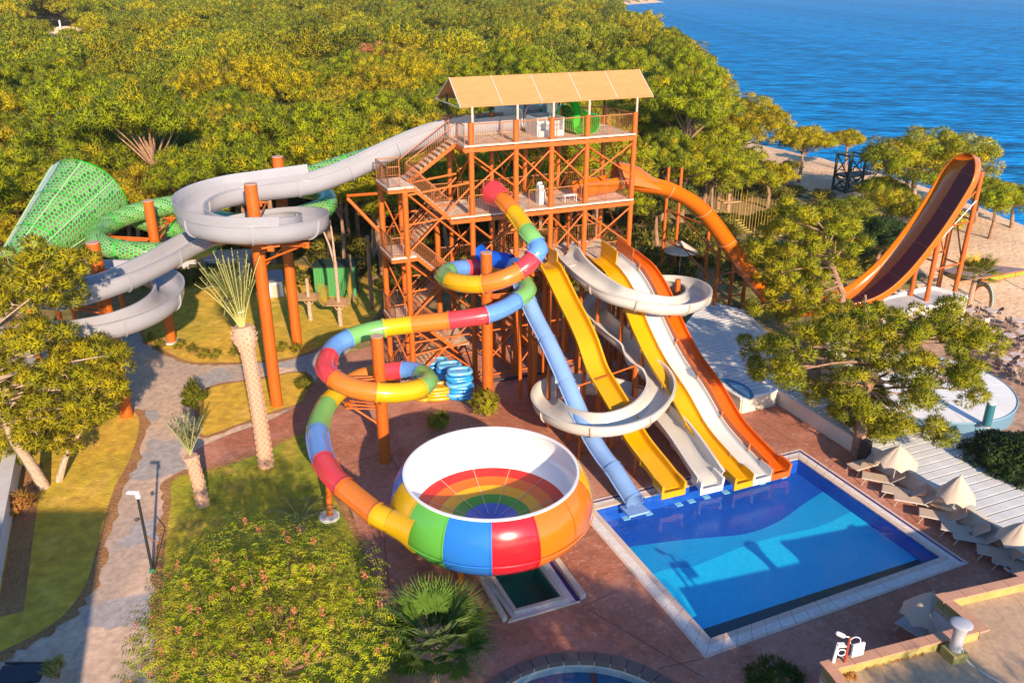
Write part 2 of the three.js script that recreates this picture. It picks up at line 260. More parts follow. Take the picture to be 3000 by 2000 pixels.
// giraffe-print shell of the green slide: pale cells between green veins
{
  const N = 24, r = RNG(281), px = [], py = []; for (let j = 0; j < N; j++) for (let i = 0; i < N; i++) { px.push(i + 0.5 + (r() - 0.5) * 0.5); py.push(j + 0.5 + (i % 2) * 0.4 + (r() - 0.5) * 0.3); }
  const cell = (u, v) => { const x = u * N, y = v * N, ci = Math.floor(x), cj = Math.floor(y); let d1 = 9, d2 = 9, id = 0; for (let b = -1; b <= 1; b++) for (let a = -1; a <= 1; a++) { const i = ((ci + a) % N + N) % N, j = ((cj + b) % N + N) % N, k = j * N + i; const dx = px[k] + (ci + a - i) - x, dy = py[k] + (cj + b - j) - y, d = Math.hypot(dx, dy); if (d < d1) { d2 = d1; d1 = d; id = k; } else if (d < d2) d2 = d; } return [d2 - d1, id]; };
  const map = (m) => colorTex(768, m, (u, v) => { const [e, id] = cell(u, v), g = (id * 37 % 17) / 17; return mixc([0.08, 0.56, 0.05], mulc([0.15, 0.145, 0.10], 0.5 + 0.9 * g), smooth(0.13, 0.22, e)); });
  M.giraffe = gel(white, 0.2, { map: map(4.6) }); M.giraffeBig = gel(white, 0.2, { map: map(6.4) });
}
M.paleGreen = gel(col(0.30, 0.46, 0.22), 0.3);
// ---------------------------------------------------------------- ground, sea, paths, pools
const U = V3(0.921, 0, -0.389), W = V3(-0.389, 0, -0.921);          // along the pool's back edge; away from the viewer
const poolO = V3(3.75, 0, -32.39);
const L2 = (a, b, h = 0) => V3(poolO.x + U.x * a - W.x * b, h, poolO.z + U.z * a - W.z * b);   // park axes: a along the back edge, b towards the viewer
const alongA = (x, z) => (x - poolO.x) * U.x + (z - poolO.z) * U.z, alongB = (x, z) => -(x - poolO.x) * W.x - (z - poolO.z) * W.z;
const pts = (l, h = 0) => l.map(([x, y]) => P(x, y, h));
const SEA = -4;
const coast = pts([[3900, 1050], [3300, 745], [2966, 616], [2700, 545], [2420, 480], [2250, 415], [2080, 300], [1960, 205], [1870, 140], [1790, 82], [1600, 50], [1480, 36]], SEA);
function coastX(z) { if (z > coast[0].z) return coast[0].x + (z - coast[0].z) * 0.9; for (let i = 0; i < coast.length - 1; i++) if (z <= coast[i].z && z >= coast[i + 1].z) return lerp(coast[i].x, coast[i + 1].x, (z - coast[i].z) / (coast[i + 1].z - coast[i].z)); const e = coast[coast.length - 1]; return e.x + (z - e.z) * -0.55; }
function inPoly(x, z, poly) { let c = false; for (let i = 0, j = poly.length - 1; i < poly.length; j = i++) { const a = poly[i], b = poly[j]; if ((a.z > z) !== (b.z > z) && x < (b.x - a.x) * (z - a.z) / (b.z - a.z) + a.x) c = !c; } return c; }
function distPoly(x, z, poly) { let m = 1e9; for (let i = 0, j = poly.length - 1; i < poly.length; j = i++) { const a = poly[j], b = poly[i], dx = b.x - a.x, dz = b.z - a.z, t = clamp(((x - a.x) * dx + (z - a.z) * dz) / (dx * dx + dz * dz)); m = Math.min(m, Math.hypot(x - a.x - dx * t, z - a.z - dz * t)); } return m; }
const deckOut = [...pts([[1240, 2260], [1160, 1990], [1100, 1700], [1030, 1500], [955, 1372], [905, 1285], [880, 1235], [890, 1160], [940, 1090], [1010, 1040], [1120, 1000]]), V3(-7.5, 0, -54), V3(3, 0, -58), V3(9.5, 0, -55), L2(9.4, -18), L2(8.7, -7.7), L2(10.5, -7.7), L2(14.35, -7.7), L2(14.35, 24), L2(-2, 24)];
const lowZone = (x, z) => smooth(14.9, 15.6, alongA(x, z));
function terrain(x, z) {
  const d = Math.hypot(x, z), c = coastX(z) - x;                      // c: metres inland of the shore
  let h = -0.06 + 16 * smooth(140, 620, d) * smooth(10, 160, c) + 0.5 * (vnoise(x / 60 + 40, z / 60 + 40, 64, 5) - 0.5) * smooth(60, 90, d);
  h = lerp(h, -1.62, lowZone(x, z) * smooth(-75, -58, z));
  h = lerp(SEA - 1.2, h, smooth(-3, 17, c));
  if (inPoly(x, z, deckOut) && distPoly(x, z, deckOut) > 1.5) h = -2.4;
  return h;
}
{
  const xs = [], zs = []; for (let x = -560; x < -90; x += 18) xs.push(x); for (let x = -90; x < 110; x += 1.5) xs.push(x); for (let x = 110; x <= 320; x += 14) xs.push(x);
  for (let z = 40; z > -120; z -= 1.5) zs.push(z); for (let z = -120; z >= -1150; z -= 14) zs.push(z);
  const pos = [], uv = [], idx = []; for (const z of zs) for (const x of xs) { pos.push(x, terrain(x, z), z); uv.push(x, -z); }
  const w = xs.length; for (let j = 0; j < zs.length - 1; j++) for (let i = 0; i < w - 1; i++) { const a = j * w + i; idx.push(a, a + w, a + 1, a + 1, a + w, a + w + 1); }
  // sand where the ground falls to the shore, needle-brown forest floor elsewhere
  const idS = [], idF = []; for (let k = 0; k < idx.length; k += 3) { const x = (pos[idx[k] * 3] + pos[idx[k + 1] * 3] + pos[idx[k + 2] * 3]) / 3, z = (pos[idx[k] * 3 + 2] + pos[idx[k + 1] * 3 + 2] + pos[idx[k + 2] * 3 + 2]) / 3, c = coastX(z) - x; (c < 27 + 5 * vnoise(x / 20 + 50, z / 20 + 50, 64, 8) && z > -190 || (c < 14) ? idS : idF).push(idx[k], idx[k + 1], idx[k + 2]); }
  const sub = (list) => { const m = new Map(), p = [], u = [], id = []; for (const i of list) { let k = m.get(i); if (k === undefined) { k = p.length / 3; m.set(i, k); p.push(pos[i * 3], pos[i * 3 + 1], pos[i * 3 + 2]); u.push(uv[i * 2], uv[i * 2 + 1]); } id.push(k); } return rawG(p, id, u); };
  struct('forest_floor', sub(idF), M.forest, 'brown needle-strewn ground under the trees');
  struct('beach', sub(idS), M.sand, 'pale sand along the shore');
}
{ // sea: a calm blue sheet with wind ripples
  const g = new THREE.PlaneGeometry(1, 1, 60, 60), p = g.attributes.position, uv = g.attributes.uv;
  for (let i = 0; i < p.count; i++) { const u = p.getX(i) * 2, v = p.getY(i) + 0.5; const x = Math.sign(u) * Math.pow(Math.abs(u), 2.2) * 14000, z = 20 - Math.pow(v, 2.6) * 16000; p.setXYZ(i, x, SEA, z); uv.setXY(i, x, -z); }
  g.computeVertexNormals();
  const seaMap = colorTex(1024, [150, 110], (u, v) => { const s = u * 0.3 + v, a = fbm(u, v, 4, 5, 301), b = fbm(u, s * 3, 24, 4, 303), c = fbm(u * 2, s * 8, 32, 3, 305); return mulc(mixc([0.0, 0.165, 0.44], [0.004, 0.245, 0.58], a), clamp(0.95 + 1.7 * (b - 0.5) + 1.5 * (c - 0.5), 0.35, 1.8)); });
  const seaB = greyTex(1024, [60, 34], (u, v) => { const s = v + u * 0.5; return 0.55 * fbm(u, s * 2, 10, 4, 311) + 0.45 * fbm(u * 2, s * 4, 20, 3, 313); });
  const m = new THREE.MeshPhysicalMaterial({ color: white, map: seaMap, roughness: 0.5, ior: 1.33, bumpMap: seaB, bumpScale: 2.2, specularIntensity: 0.12 });
  const o = struct('sea', g, m, 'rippled blue sea'); o.castShadow = false;
}
{ // far headland across the bay
  const pos = [], uv = [], idx = [], nx = 90, nz = 14;
  for (let j = 0; j <= nz; j++) for (let i = 0; i <= nx; i++) { const x = -900 + i * 10.3, z = -870 - j * 40; const e = smooth(30, -60, x - j * 4), k = Math.pow(j / nz, 0.8), h = SEA - 1 + e * (2 + 42 * k * (0.7 + 0.6 * fbm(i / nx, j / nz, 8, 4, 321)) + 6 * vnoise(i / nx, j / nz, 40, 323) * smooth(0, 0.1, j / nz)); pos.push(x, h, z); uv.push(x, -z); }
  for (let j = 0; j < nz; j++) for (let i = 0; i < nx; i++) { const a = j * (nx + 1) + i; idx.push(a, a + 1, a + nx + 1, a + 1, a + nx + 2, a + nx + 1); }
  const m = std(white, 0.95, { map: colorTex(512, 160, (u, v) => { const a = fbm(u, v, 8, 6, 325); return mixc([0.55, 0.36, 0.24], [0.16, 0.15, 0.04], smooth(0.46, 0.56, a)); }) });
  struct('headland', rawG(pos, idx, uv), m, 'distant sandy headland with scrub across the bay');
}
// paths and lawns, sheets laid one above the other
const pathPts = pts([[-260, 2300], [560, 2300], [500, 1900], [520, 1480], [620, 1440], [900, 1300], [960, 1240], [950, 1120], [1010, 1040], [1060, 985], [900, 990], [640, 1010], [480, 985], [380, 965], [120, 960], [-200, 960], [-200, 1060], [300, 1080], [330, 1200], [200, 1600], [80, 1780], [-260, 1900]]);
struct('footpath', polyG(curvy(pathPts, 5), 0.0), M.path, 'worn grey and tan concrete footpath winding between the lawns');
const stampPts = pts([[575, 1395], [560, 1330], [640, 1285], [800, 1225], [890, 1170], [915, 1120], [985, 1080], [985, 1200], [900, 1290], [760, 1335], [640, 1370]]);
struct('side_path', polyG(curvy(stampPts, 5), 0.006), M.deck, 'reddish stamped side path leading to the pool deck');
function lawn(outline, mat, label, edge = 0.35) {
  const c = curvy(outline, 7), ctr = c.reduce((s, p) => s.add(p), V3()).multiplyScalar(1 / c.length);
  const r = RNG(outline.length * 17 + 3), out = c.map((p, i) => { const a = c[(i + c.length - 1) % c.length], b = c[(i + 1) % c.length], n = V3(b.z - a.z, 0, a.x - b.x).normalize(); const s = Math.sign(n.dot(p.clone().sub(ctr))) || 1; return p.clone().addScaledVector(n, s * edge * (0.6 + 0.8 * r())); });
  struct('soil_border', polyG(out, 0.012), M.soil, 'bare brown earth border of the ' + label);
  struct('lawn', polyG(c, 0.02), mat, label); return c;
}
const lawnA = lawn(pts([[425, 985], [500, 1036], [560, 1060], [640, 1062], [720, 1060], [860, 1045], [960, 1005], [1075, 950], [1120, 880], [1080, 820], [900, 780], [700, 775], [560, 790], [470, 860]]), M.grass, 'upper lawn, dry and yellow, under the grey slide');
const lawnB = lawn(pts([[610, 1140], [760, 1112], [880, 1092], [908, 1118], [885, 1175], [800, 1205], [690, 1245], [600, 1275], [585, 1220]]), M.grass, 'small wedge of lawn between the two path branches', 0.25);
const lawnC = lawn(pts([[-200, 1180], [250, 1200], [380, 1205], [405, 1225], [385, 1330], [330, 1440], [290, 1580], [235, 1740], [150, 1830], [40, 1890], [-200, 1990]]), M.grass, 'left lawn beside the straight path', 0.45);
const lawnD = lawn(pts([[515, 1400], [640, 1372], [780, 1322], [880, 1275], [905, 1310], [960, 1420], [1030, 1560], [1085, 1690], [1135, 1990], [1230, 2280], [560, 2280], [480, 1900], [478, 1660], [500, 1480]]), M.grassGreen, 'greener lawn left of the bowl slide', 0.4);

// pool deck with holes for the two pools
const PA = [0, 11.42], PB = [0, 8.8];
const rectL = (a0, a1, b0, b1) => [L2(a0, b0), L2(a1, b0), L2(a1, b1), L2(a0, b1)];
const poolHole = [L2(0, 0), L2(11.42, 0), L2(11.53, 8.6), L2(0.0, 8.85)];
const zs5 = Zm(1300, 1560, 4.68);
const splashIn = pts([zs5(490, 520), zs5(650, 560), zs5(995, 1085), zs5(1610, 918), zs5(1225, 395), zs5(900, 300)]);
const [kidC, kidR] = (() => { const [p, q, s] = pts([[1430, 2000], [1685, 1912], [1975, 2000]]), D = 2 * (p.x * (q.z - s.z) + q.x * (s.z - p.z) + s.x * (p.z - q.z)), f = (v) => v.x * v.x + v.z * v.z, x = (f(p) * (q.z - s.z) + f(q) * (s.z - p.z) + f(s) * (p.z - q.z)) / D, z = (f(p) * (s.x - q.x) + f(q) * (p.x - s.x) + f(s) * (q.x - p.x)) / D; return [V3(x, 0, z), Math.hypot(p.x - x, p.z - z) - 0.45]; })();
const ring = (c, r, n = 48) => Array.from({ length: n }, (_, k) => V3(c.x + Math.cos(k / n * 6.2832) * r, 0, c.z + Math.sin(k / n * 6.2832) * r));
struct('pool_deck', polyG(deckOut, 0.03, [poolHole, splashIn, ring(kidC, kidR)]), M.deck, 'reddish brown stamped concrete deck round the pools');
{ // expansion joints scored into the deck
  const j = []; const line = (p, q) => { p.y = q.y = 0.034; j.push(beamG(p, q, 0.03, 0.004)); };
  line(P(1170, 2010), P(1120, 1530)); line(P(1720, 1785), P(2060, 1985)); line(P(1790, 1740), P(1700, 1780)); line(P(1930, 1960), P(2060, 1930)); line(P(960, 1380), P(1120, 1330)); line(P(1130, 1320), P(1250, 1500)); line(P(2230, 1235), P(2330, 1300)); line(L2(12.9, -3), L2(14.3, -3));
  struct('deck_joint', merge(j), std(col(0.12, 0.06, 0.045), 0.9), 'scored joints in the deck');
}
// main pool: basin, wavy mosaic floor, coping, overflow channel, water
{
  const d = -0.75, hole = poolHole, wallM = M.tileNavy;
  const o = thing('swimming_pool', 'large rectangular pool with wavy blue mosaic floor and white coping', 'pool', L2(5.7, 4.4));
  const loc = (g) => { g.translate(-o.position.x, 0, -o.position.z); return g; };
  const names = ['back', 'right', 'near', 'left'];
  hole.forEach((p, i) => { const q = hole[(i + 1) % 4], n = Math.round(p.distanceTo(q)), pos = [], uv = [], idx = []; for (let k = 0; k <= n; k++) { const t = k / n, x = lerp(p.x, q.x, t), z = lerp(p.z, q.z, t), s = t * p.distanceTo(q); pos.push(x, 0.02, z, x, d, z); uv.push(s, 0, s, -d); if (k < n) idx.push(k * 2, k * 2 + 1, k * 2 + 2, k * 2 + 2, k * 2 + 1, k * 2 + 3); } part(o, 'pool_wall', loc(rawG(pos, idx, uv)), wallM); });
  // floor zones split by waves running across the pool (positions as fractions along b)
  // the floor's mosaic changes colour along waves across the pool; the near strip paints in wall shade
  const fl = (l) => new THREE.CatmullRomCurve3(l.map((q) => q.isVector3 ? q : P(...q, d)), false, 'centripetal').getPoints(60);
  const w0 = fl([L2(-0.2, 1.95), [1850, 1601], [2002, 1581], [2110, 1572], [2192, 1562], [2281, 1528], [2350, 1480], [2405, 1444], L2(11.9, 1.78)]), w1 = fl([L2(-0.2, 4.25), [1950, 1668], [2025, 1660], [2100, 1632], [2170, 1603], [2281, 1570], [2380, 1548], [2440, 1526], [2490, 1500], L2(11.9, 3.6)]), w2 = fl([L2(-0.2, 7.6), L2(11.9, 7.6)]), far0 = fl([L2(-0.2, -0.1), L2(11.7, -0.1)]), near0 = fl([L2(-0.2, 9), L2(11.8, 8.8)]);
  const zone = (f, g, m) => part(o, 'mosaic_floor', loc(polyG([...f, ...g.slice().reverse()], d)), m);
  zone(far0, w0, M.tileNavy); zone(w0, w1, M.tileBlue); zone(w1, w2, M.tileAqua); zone(w2, near0, M.tileNearShade);
  // white inlets on the back part of the floor and along the walls
  const sq = []; for (const [x, y] of [[1833, 1517], [1899, 1503], [1988, 1477], [2024, 1467], [2068, 1455], [2125, 1441], [2182, 1421], [2230, 1414], [2293, 1396]]) { const q = P(x, y, d); part(o, 'inlet_panel', loc(boxG(0.34, 0.03, 0.34, q.x, d + 0.015, q.z, 0.4)), std(col(0.28, 0.55, 0.62), 0.4)); }
  for (const [x, y] of [[2457, 1446], [2584, 1536]]) { const q = P(x, y, -0.45); const g = new THREE.TorusGeometry(0.13, 0.04, 8, 16); g.rotateY(Math.atan2(-W.x, -W.z) + Math.PI / 2); g.translate(q.x, -0.45, q.z); part(o, 'pool_lamp', loc(g), std(col(0.75, 0.8, 0.8), 0.3)); }
  part(o, 'water', loc(polyG(hole, -0.075)), M.poolWater);
  // coping: a rim of white tiles, a sunken channel with grating on two sides
  const band = (f0, f1) => { const out = [L2(-f1, -f1), L2(11.42 + f1, -f1), L2(11.53 + f1, 8.6 + f1), L2(-f1, 8.85 + f1)], inn = [L2(-f0, -f0), L2(11.42 + f0, -f0), L2(11.53 + f0, 8.6 + f0), L2(-f0, 8.85 + f0)]; return [out, inn]; };
  const strip = (p0, p1, q0, q1, n, name, mat, y0, y1) => { for (let k = 0; k < n; k++) { const e = 0.012 / p0.distanceTo(p1), t0 = k / n + e, t1 = (k + 1) / n - e; const c = [p0.clone().lerp(p1, t0), p0.clone().lerp(p1, t1), q0.clone().lerp(q1, t1), q0.clone().lerp(q1, t0)]; part(o, name, loc(slabG(c, y0, y1)), mat); } };
  const [o1, i1] = band(0.0, 0.24), [o2, i2] = band(0.24, 0.5), [o3, i3] = band(0.5, 0.62), [o4, i4] = band(0.62, 0.74);
  for (let s = 0; s < 4; s++) { const t = (s + 1) % 4, n = s % 2 ? 15 : 19; strip(i1[s], i1[t], o1[s], o1[t], n, 'coping_tile', M.coping2, -0.03, 0.062); strip(i2[s], i2[t], o2[s], o2[t], n, 'coping_tile', M.coping, -0.03, 0.05); strip(i3[s], i3[t], o3[s], o3[t], n, s < 2 ? 'channel_grating' : 'coping_tile', s < 2 ? M.tilePurple : M.coping, -0.03, 0.048); strip(i4[s], i4[t], o4[s], o4[t], n, 'coping_tile', M.coping2, -0.03, 0.06); }
}
{ // small green splash pool under the bowl
  const o = thing('splash_pool', 'small dark green splash pool with pale raised rim under the bowl slide', 'pool', P(1560, 1740)), loc = (g) => { g.translate(-o.position.x, 0, -o.position.z); return g; };
  const n = splashIn.length, d = -1.0; splashIn.forEach((p, i) => { const q = splashIn[(i + 1) % n]; part(o, 'pool_wall', loc(rawG([p.x, 0.06, p.z, q.x, 0.06, q.z, p.x, d, p.z, q.x, d, q.z], [0, 2, 1, 1, 2, 3], [0, 0, 1, 0, 0, 1, 1, 1])), M.tileTeal); });
  part(o, 'pool_floor', loc(polyG(splashIn.map((p) => p.clone()), d)), M.tileTeal);
  part(o, 'water', loc(polyG(splashIn, -0.05)), M.poolWater);
  const R = (l) => pts(l.map(([x, y]) => zs5(x, y)));
  const rim = (l, y0, y1, m, nm) => part(o, nm, loc(slabG(R(l), y0, y1)), m);
  rim([[650, 560], [995, 1085], [965, 1130], [600, 600]], -0.05, 0.16, M.coping2, 'rim'); rim([[995, 1085], [1610, 918], [1690, 945], [965, 1130]], -0.05, 0.16, M.coping2, 'rim'); rim([[1610, 918], [1225, 395], [1265, 365], [1690, 945]], -0.05, 0.16, M.coping2, 'rim');
  rim([[600, 600], [965, 1130], [925, 1165], [545, 640]], -0.05, 0.07, M.coping, 'gutter'); rim([[965, 1130], [1690, 945], [1790, 985], [900, 1215]], -0.05, 0.07, M.coping, 'gutter'); rim([[1690, 945], [1265, 365], [1380, 345], [1815, 965]], -0.05, 0.07, M.coping, 'gutter');
  rim([[1815, 965], [1395, 340], [1430, 330], [1870, 945]], -0.05, 0.06, M.tilePurple, 'channel_grating');
  rim([[1875, 935], [1425, 300], [1485, 275], [1950, 900]], -0.05, 0.24, M.coping2, 'raised_edge'); rim([[480, 520], [540, 640], [870, 1215], [815, 1245], [440, 570]], -0.05, 0.24, M.coping2, 'raised_edge'); rim([[270, 455], [480, 520], [440, 570], [270, 500]], -0.05, 0.24, M.coping2, 'raised_edge');
  rim([[900, 1215], [1790, 985], [1870, 965], [885, 1255]], -0.05, 0.12, M.coping2, 'raised_edge');
}
{ // round children's pool at the bottom edge, in shade
  const o = thing('paddling_pool', 'round shallow paddling pool with dark stone rim at the front of the deck', 'pool', kidC), n = 44;
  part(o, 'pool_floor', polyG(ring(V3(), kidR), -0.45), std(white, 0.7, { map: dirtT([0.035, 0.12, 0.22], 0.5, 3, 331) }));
  for (let k = 0; k < n; k++) { const a0 = (k + 0.03) / n * 6.2832, a1 = (k + 0.97) / n * 6.2832, q = (a, r) => V3(Math.cos(a) * r, 0, Math.sin(a) * r); if (kidC.z + Math.sin((a0 + a1) / 2) * kidR > -15.5) continue; part(o, 'rim_stone', slabG([q(a0, kidR - 0.02), q(a1, kidR - 0.02), q(a1, kidR + 0.42), q(a0, kidR + 0.42)], -0.1, 0.1), M.stoneRim ||= std(white, 0.85, { map: dirtT([0.15, 0.10, 0.085], 0.35, 1.5, 333) })); }
  const w = []; for (let k = 0; k < 48; k++) { const a = k / 48 * 6.2832, b = (k + 1) / 48 * 6.2832; w.push(rawG([Math.cos(a) * kidR, 0.06, Math.sin(a) * kidR, Math.cos(b) * kidR, 0.06, Math.sin(b) * kidR, Math.cos(a) * kidR, -0.45, Math.sin(a) * kidR, Math.cos(b) * kidR, -0.45, Math.sin(b) * kidR], [0, 1, 2, 1, 3, 2], [0, 0, 1, 0, 0, 1, 1, 1])); }
  part(o, 'pool_wall', merge(w), M.concrete); part(o, 'water', polyG(ring(V3(), kidR - 0.01), -0.2), M.poolWater);
  part(o, 'red_stripe', beamG(V3(0.5, -0.435, -kidR + 0.05), V3(0.6, -0.435, 0), 0.2, 0.02), std(col(0.25, 0.03, 0.03), 0.7));
}
// ---------------------------------------------------------------- slide tower
const tO = V3(-2.18, 0, -45.82);
const T = (s, d, h) => V3(tO.x + U.x * s + W.x * d, h, tO.z + U.z * s + W.z * d);
const H3 = 13.9, H2 = 10.1, H1 = 6.7, DD = 3.5;
const TS = [0, 2.6, 4.75, 6.95, 10.0];
const turnU = Math.atan2(-U.z, U.x);
function railing(root, a, b, every = 0.13, h = 1.08, name = 'railing') {   // balustrade from a to b, at deck level
  const L = a.distanceTo(b), up = V3(0, 1, 0), l = [], at = (t, y) => a.clone().lerp(b, t).addScaledVector(up, y);
  l.push(barG(at(0, h), at(1, h), 0.03, 6), barG(at(0, 0.12), at(1, 0.12), 0.018, 4));
  const n = Math.max(1, Math.round(L / 1.5)); for (let k = 0; k <= n; k++) l.push(barG(at(k / n, 0), at(k / n, h), 0.028, 6));
  const m = Math.round(L / every); for (let k = 1; k < m; k++) l.push(barG(at(k / m, 0.12), at(k / m, h), 0.009, 4));
  return part(root, name, merge(l), M.rail);
}
{
  const o = thing('slide_tower', 'tall orange steel slide tower with three decks, zigzag stairs and a tan canvas roof', 'slide tower', tO);
  const loc = (g) => { g.translate(-tO.x, 0, -tO.z); return g; };
  const pp = (n, g, m, l) => part(o, n, loc(g), m, l);
  const lr = (a, b, ...r) => { const m = railing(o, a, b, ...r); m.geometry.translate(-tO.x, 0, -tO.z); return m; };
  const post = (s, d, h, r = 0.155) => pp('post', barG(T(s, d, 0), T(s, d, h), r, 16), M.steel);
  for (const s of TS) { post(s, 0, 15.07); post(s, DD + 0.1, 15.0); }
  for (const s of [2.6, 6.95]) post(s, 1.9, H2 - 0.2, 0.14);
  // deck slabs: beams, boards in bays, pale edge
  const deck = (s0, s1, d0, d1, h) => {
    const b = [s0, ...TS.filter((x) => x > s0 + 0.6 && x < s1 - 0.6), s1];
    for (let i = 0; i < b.length - 1; i++) { const c = T((b[i] + b[i + 1]) / 2, (d0 + d1) / 2, h - 0.04), g = boxG(b[i + 1] - b[i] - 0.02, 0.08, d1 - d0, 0, 0, 0, turnU); g.translate(c.x, c.y, c.z); pp('deck_panel', g, M.board); }
    for (const d of [d0, d1]) { pp('deck_edge', beamG(T(s0, d, h - 0.03), T(s1, d, h - 0.03), 0.06, 0.09), M.slatPink); pp('deck_beam', beamG(T(s0, d, h - 0.24), T(s1, d, h - 0.24), 0.12, 0.22), M.steel); }
    for (const s of [s0, s1]) pp('deck_beam', beamG(T(s, d0, h - 0.2), T(s, d1, h - 0.2), 0.1, 0.2), M.steel);
    for (let k = 1; k < 5; k++) pp('deck_beam', beamG(T(s0, lerp(d0, d1, k / 5), h - 0.16), T(s1, lerp(d0, d1, k / 5), h - 0.16), 0.07, 0.14), M.steelDark);
  };
  deck(-0.45, 10.0, -0.15, DD, H3); deck(-1.3, 10.1, -0.15, DD, H2); deck(3.3, 10.1, -0.7, DD, H1); deck(-1.3, 3.28, 0, DD, 6.3);
  for (const [a, b] of [[0.2, 9.95]]) { lr(T(a, 0.06, H3), T(b, 0.06, H3)); lr(T(-0.4, DD - 0.05, H3), T(3.1, DD - 0.05, H3)); lr(T(7.6, DD - 0.05, H3), T(9.9, DD - 0.05, H3)); }
  lr(T(9.95, 0, H3), T(9.95, DD, H3)); lr(T(-0.4, 2.4, H3), T(-0.4, DD, H3)); lr(T(-0.4, -0.1, H3), T(-0.4, 1.05, H3));
  lr(T(-0.2, 0.0, H2), T(2.35, 0.0, H2)); lr(T(3.4, 0.0, H2), T(9.95, 0.0, H2)); lr(T(-1.2, DD - 0.05, H2), T(10, DD - 0.05, H2)); lr(T(9.95, 2.8, H2), T(9.95, DD, H2)); lr(T(9.95, 0, H2), T(9.95, 0.9, H2));
  lr(T(3.4, DD - 0.05, H1), T(10, DD - 0.05, H1)); lr(T(-1.2, DD - 0.05, 6.3), T(3.2, DD - 0.05, 6.3)); lr(T(8.1, -0.6, H1), T(9.1, -0.6, H1)); lr(T(10, 0.3, H1), T(10, DD, H1));
  // cross bracing
  const x = (s0, s1, d0, d1, y0, y1, r = 0.055) => { pp('brace', barG(T(s0, d0, y0), T(s1, d1, y1), r, 6), M.steel); pp('brace', barG(T(s0, d0, y1), T(s1, d1, y0), r, 6), M.steel); };
  for (let i = 0; i < 4; i++) { for (const d of [0, DD + 0.1]) { x(TS[i], TS[i + 1], d, d, H2 + 1.35, H3 - 0.5); x(TS[i], TS[i + 1], d, d, H1 + 0.7, H2 - 0.5); if (i < 2 || d) { x(TS[i], TS[i + 1], d, d, 3.2, 6.0); x(TS[i], TS[i + 1], d, d, 0.3, 3.0); } } }
  for (const s of TS) { x(s, s, 0, DD, H2 + 0.2, H3 - 0.4, 0.05); x(s, s, 0, DD, H1, H2 - 0.4, 0.05); x(s, s, 0, DD, 3.2, 6.2, 0.05); x(s, s, 0, DD, 0.3, 3.0, 0.05); for (const h of [3.1, 0.25]) pp('brace', barG(T(s, 0, h), T(s, DD, h), 0.06, 6), M.steel); }
  for (const h of [3.1, 0.25]) for (const d of [0, DD + 0.1]) pp('brace', barG(T(-3.9, d, h), T(10, d, h), 0.06, 6), M.steel);
  // stair tower on the left: four pillars, landings, scissor flights
  for (const [s, d, h] of [[-3.75, 0.05, 11.95], [-4.45, 2.4, 11.6], [-3.3, 2.6, 11.6], [-1.25, 2.5, 9.7]]) pp('post', barG(T(s, d, 0), T(s, d, h), 0.16, 14), M.steel);
  const land = (h) => { const c = T(-3.97, 1.2, h - 0.04), g = boxG(1.35, 0.08, 2.5, 0, 0, 0, turnU); g.translate(c.x, c.y, c.z); pp('landing', g, M.board); for (const [a, b] of [[T(-4.65, -0.05, h - 0.06), T(-3.3, -0.05, h - 0.06)], [T(-4.65, -0.05, h - 0.06), T(-4.65, 2.45, h - 0.06)], [T(-4.65, 2.45, h - 0.06), T(-3.3, 2.45, h - 0.06)]]) { pp('deck_edge', beamG(a, b, 0.07, 0.09), M.slatPink); a.y -= 0.16; b.y -= 0.16; pp('deck_beam', beamG(a, b, 0.09, 0.16), M.steel); } lr(T(-4.62, 0, h), T(-4.62, 2.45, h), 0.12); lr(T(-4.62, 2.42, h), T(-3.35, 2.42, h), 0.12); lr(T(-4.62, 0, h), T(-4.0, 0, h), 0.12); };
  const flight = (sA, hA, sB, hB, d0, d1) => {
    const f = thing0('stair_flight'); const n = 11, mid = (d0 + d1) / 2;
    for (const d of [d0, d1]) { part(f, 'stringer', loc(beamG(T(sA, d, hA - 0.1), T(sB, d, hB - 0.1), 0.06, 0.2)), M.steel); const r = []; r.push(barG(T(sA, d, hA + 1.0), T(sB, d, hB + 1.0), 0.03, 6)); for (let k = 0; k <= 22; k++) { const t = k / 22; r.push(barG(T(lerp(sA, sB, t), d, lerp(hA, hB, t)), T(lerp(sA, sB, t), d, lerp(hA, hB, t) + 1.0), 0.009, 4)); } part(f, 'handrail', loc(merge(r)), M.rail); }
    for (let k = 0; k < n; k++) { const t = (k + 0.5) / n, c = T(lerp(sA, sB, t), mid, lerp(hA, hB, t)), g = boxG(0.27, 0.045, d1 - d0 - 0.05, 0, 0, 0, turnU); g.translate(c.x, c.y, c.z); part(f, 'tread', loc(g), M.board); }
  };
  function thing0(n) { const g = new THREE.Group(); g.name = n; o.add(g); return g; }
  const hs = [13.9, 12.0, 10.1, 8.2, 6.3, 4.4, 2.5, 0.6];
  for (let k = 1; k < hs.length; k += 2) { land(hs[k]); flight(-3.32, hs[k], k === 1 ? -0.45 : -1.3, hs[k - 1], 1.15, 2.3); if (hs[k + 1] !== undefined) flight(-3.32, hs[k], -1.3, hs[k + 1], 0.02, 1.05); }
  for (const h of [4.4 - 1.9]) { const c = T(-0.6, 1.3, h - 0.04), g = boxG(1.5, 0.08, 2.4, 0, 0, 0, turnU); g.translate(c.x, c.y, c.z); pp('landing', g, M.board); }
  for (const d of [0.05, 2.5]) { for (const [y0, y1] of [[9.9, 12.0], [6.1, 8.1], [2.3, 4.3]]) { pp('brace', barG(T(-3.75, d, y0), T(0, d, y0 + 0.3), 0.06, 6), M.steel); x(-3.75, 0, d, d, y0 - 1.6, y1 - 0.3, 0.06); } pp('brace', barG(T(-3.75, d, 11.5), T(0, d, 11.9), 0.07, 6), M.steel); }
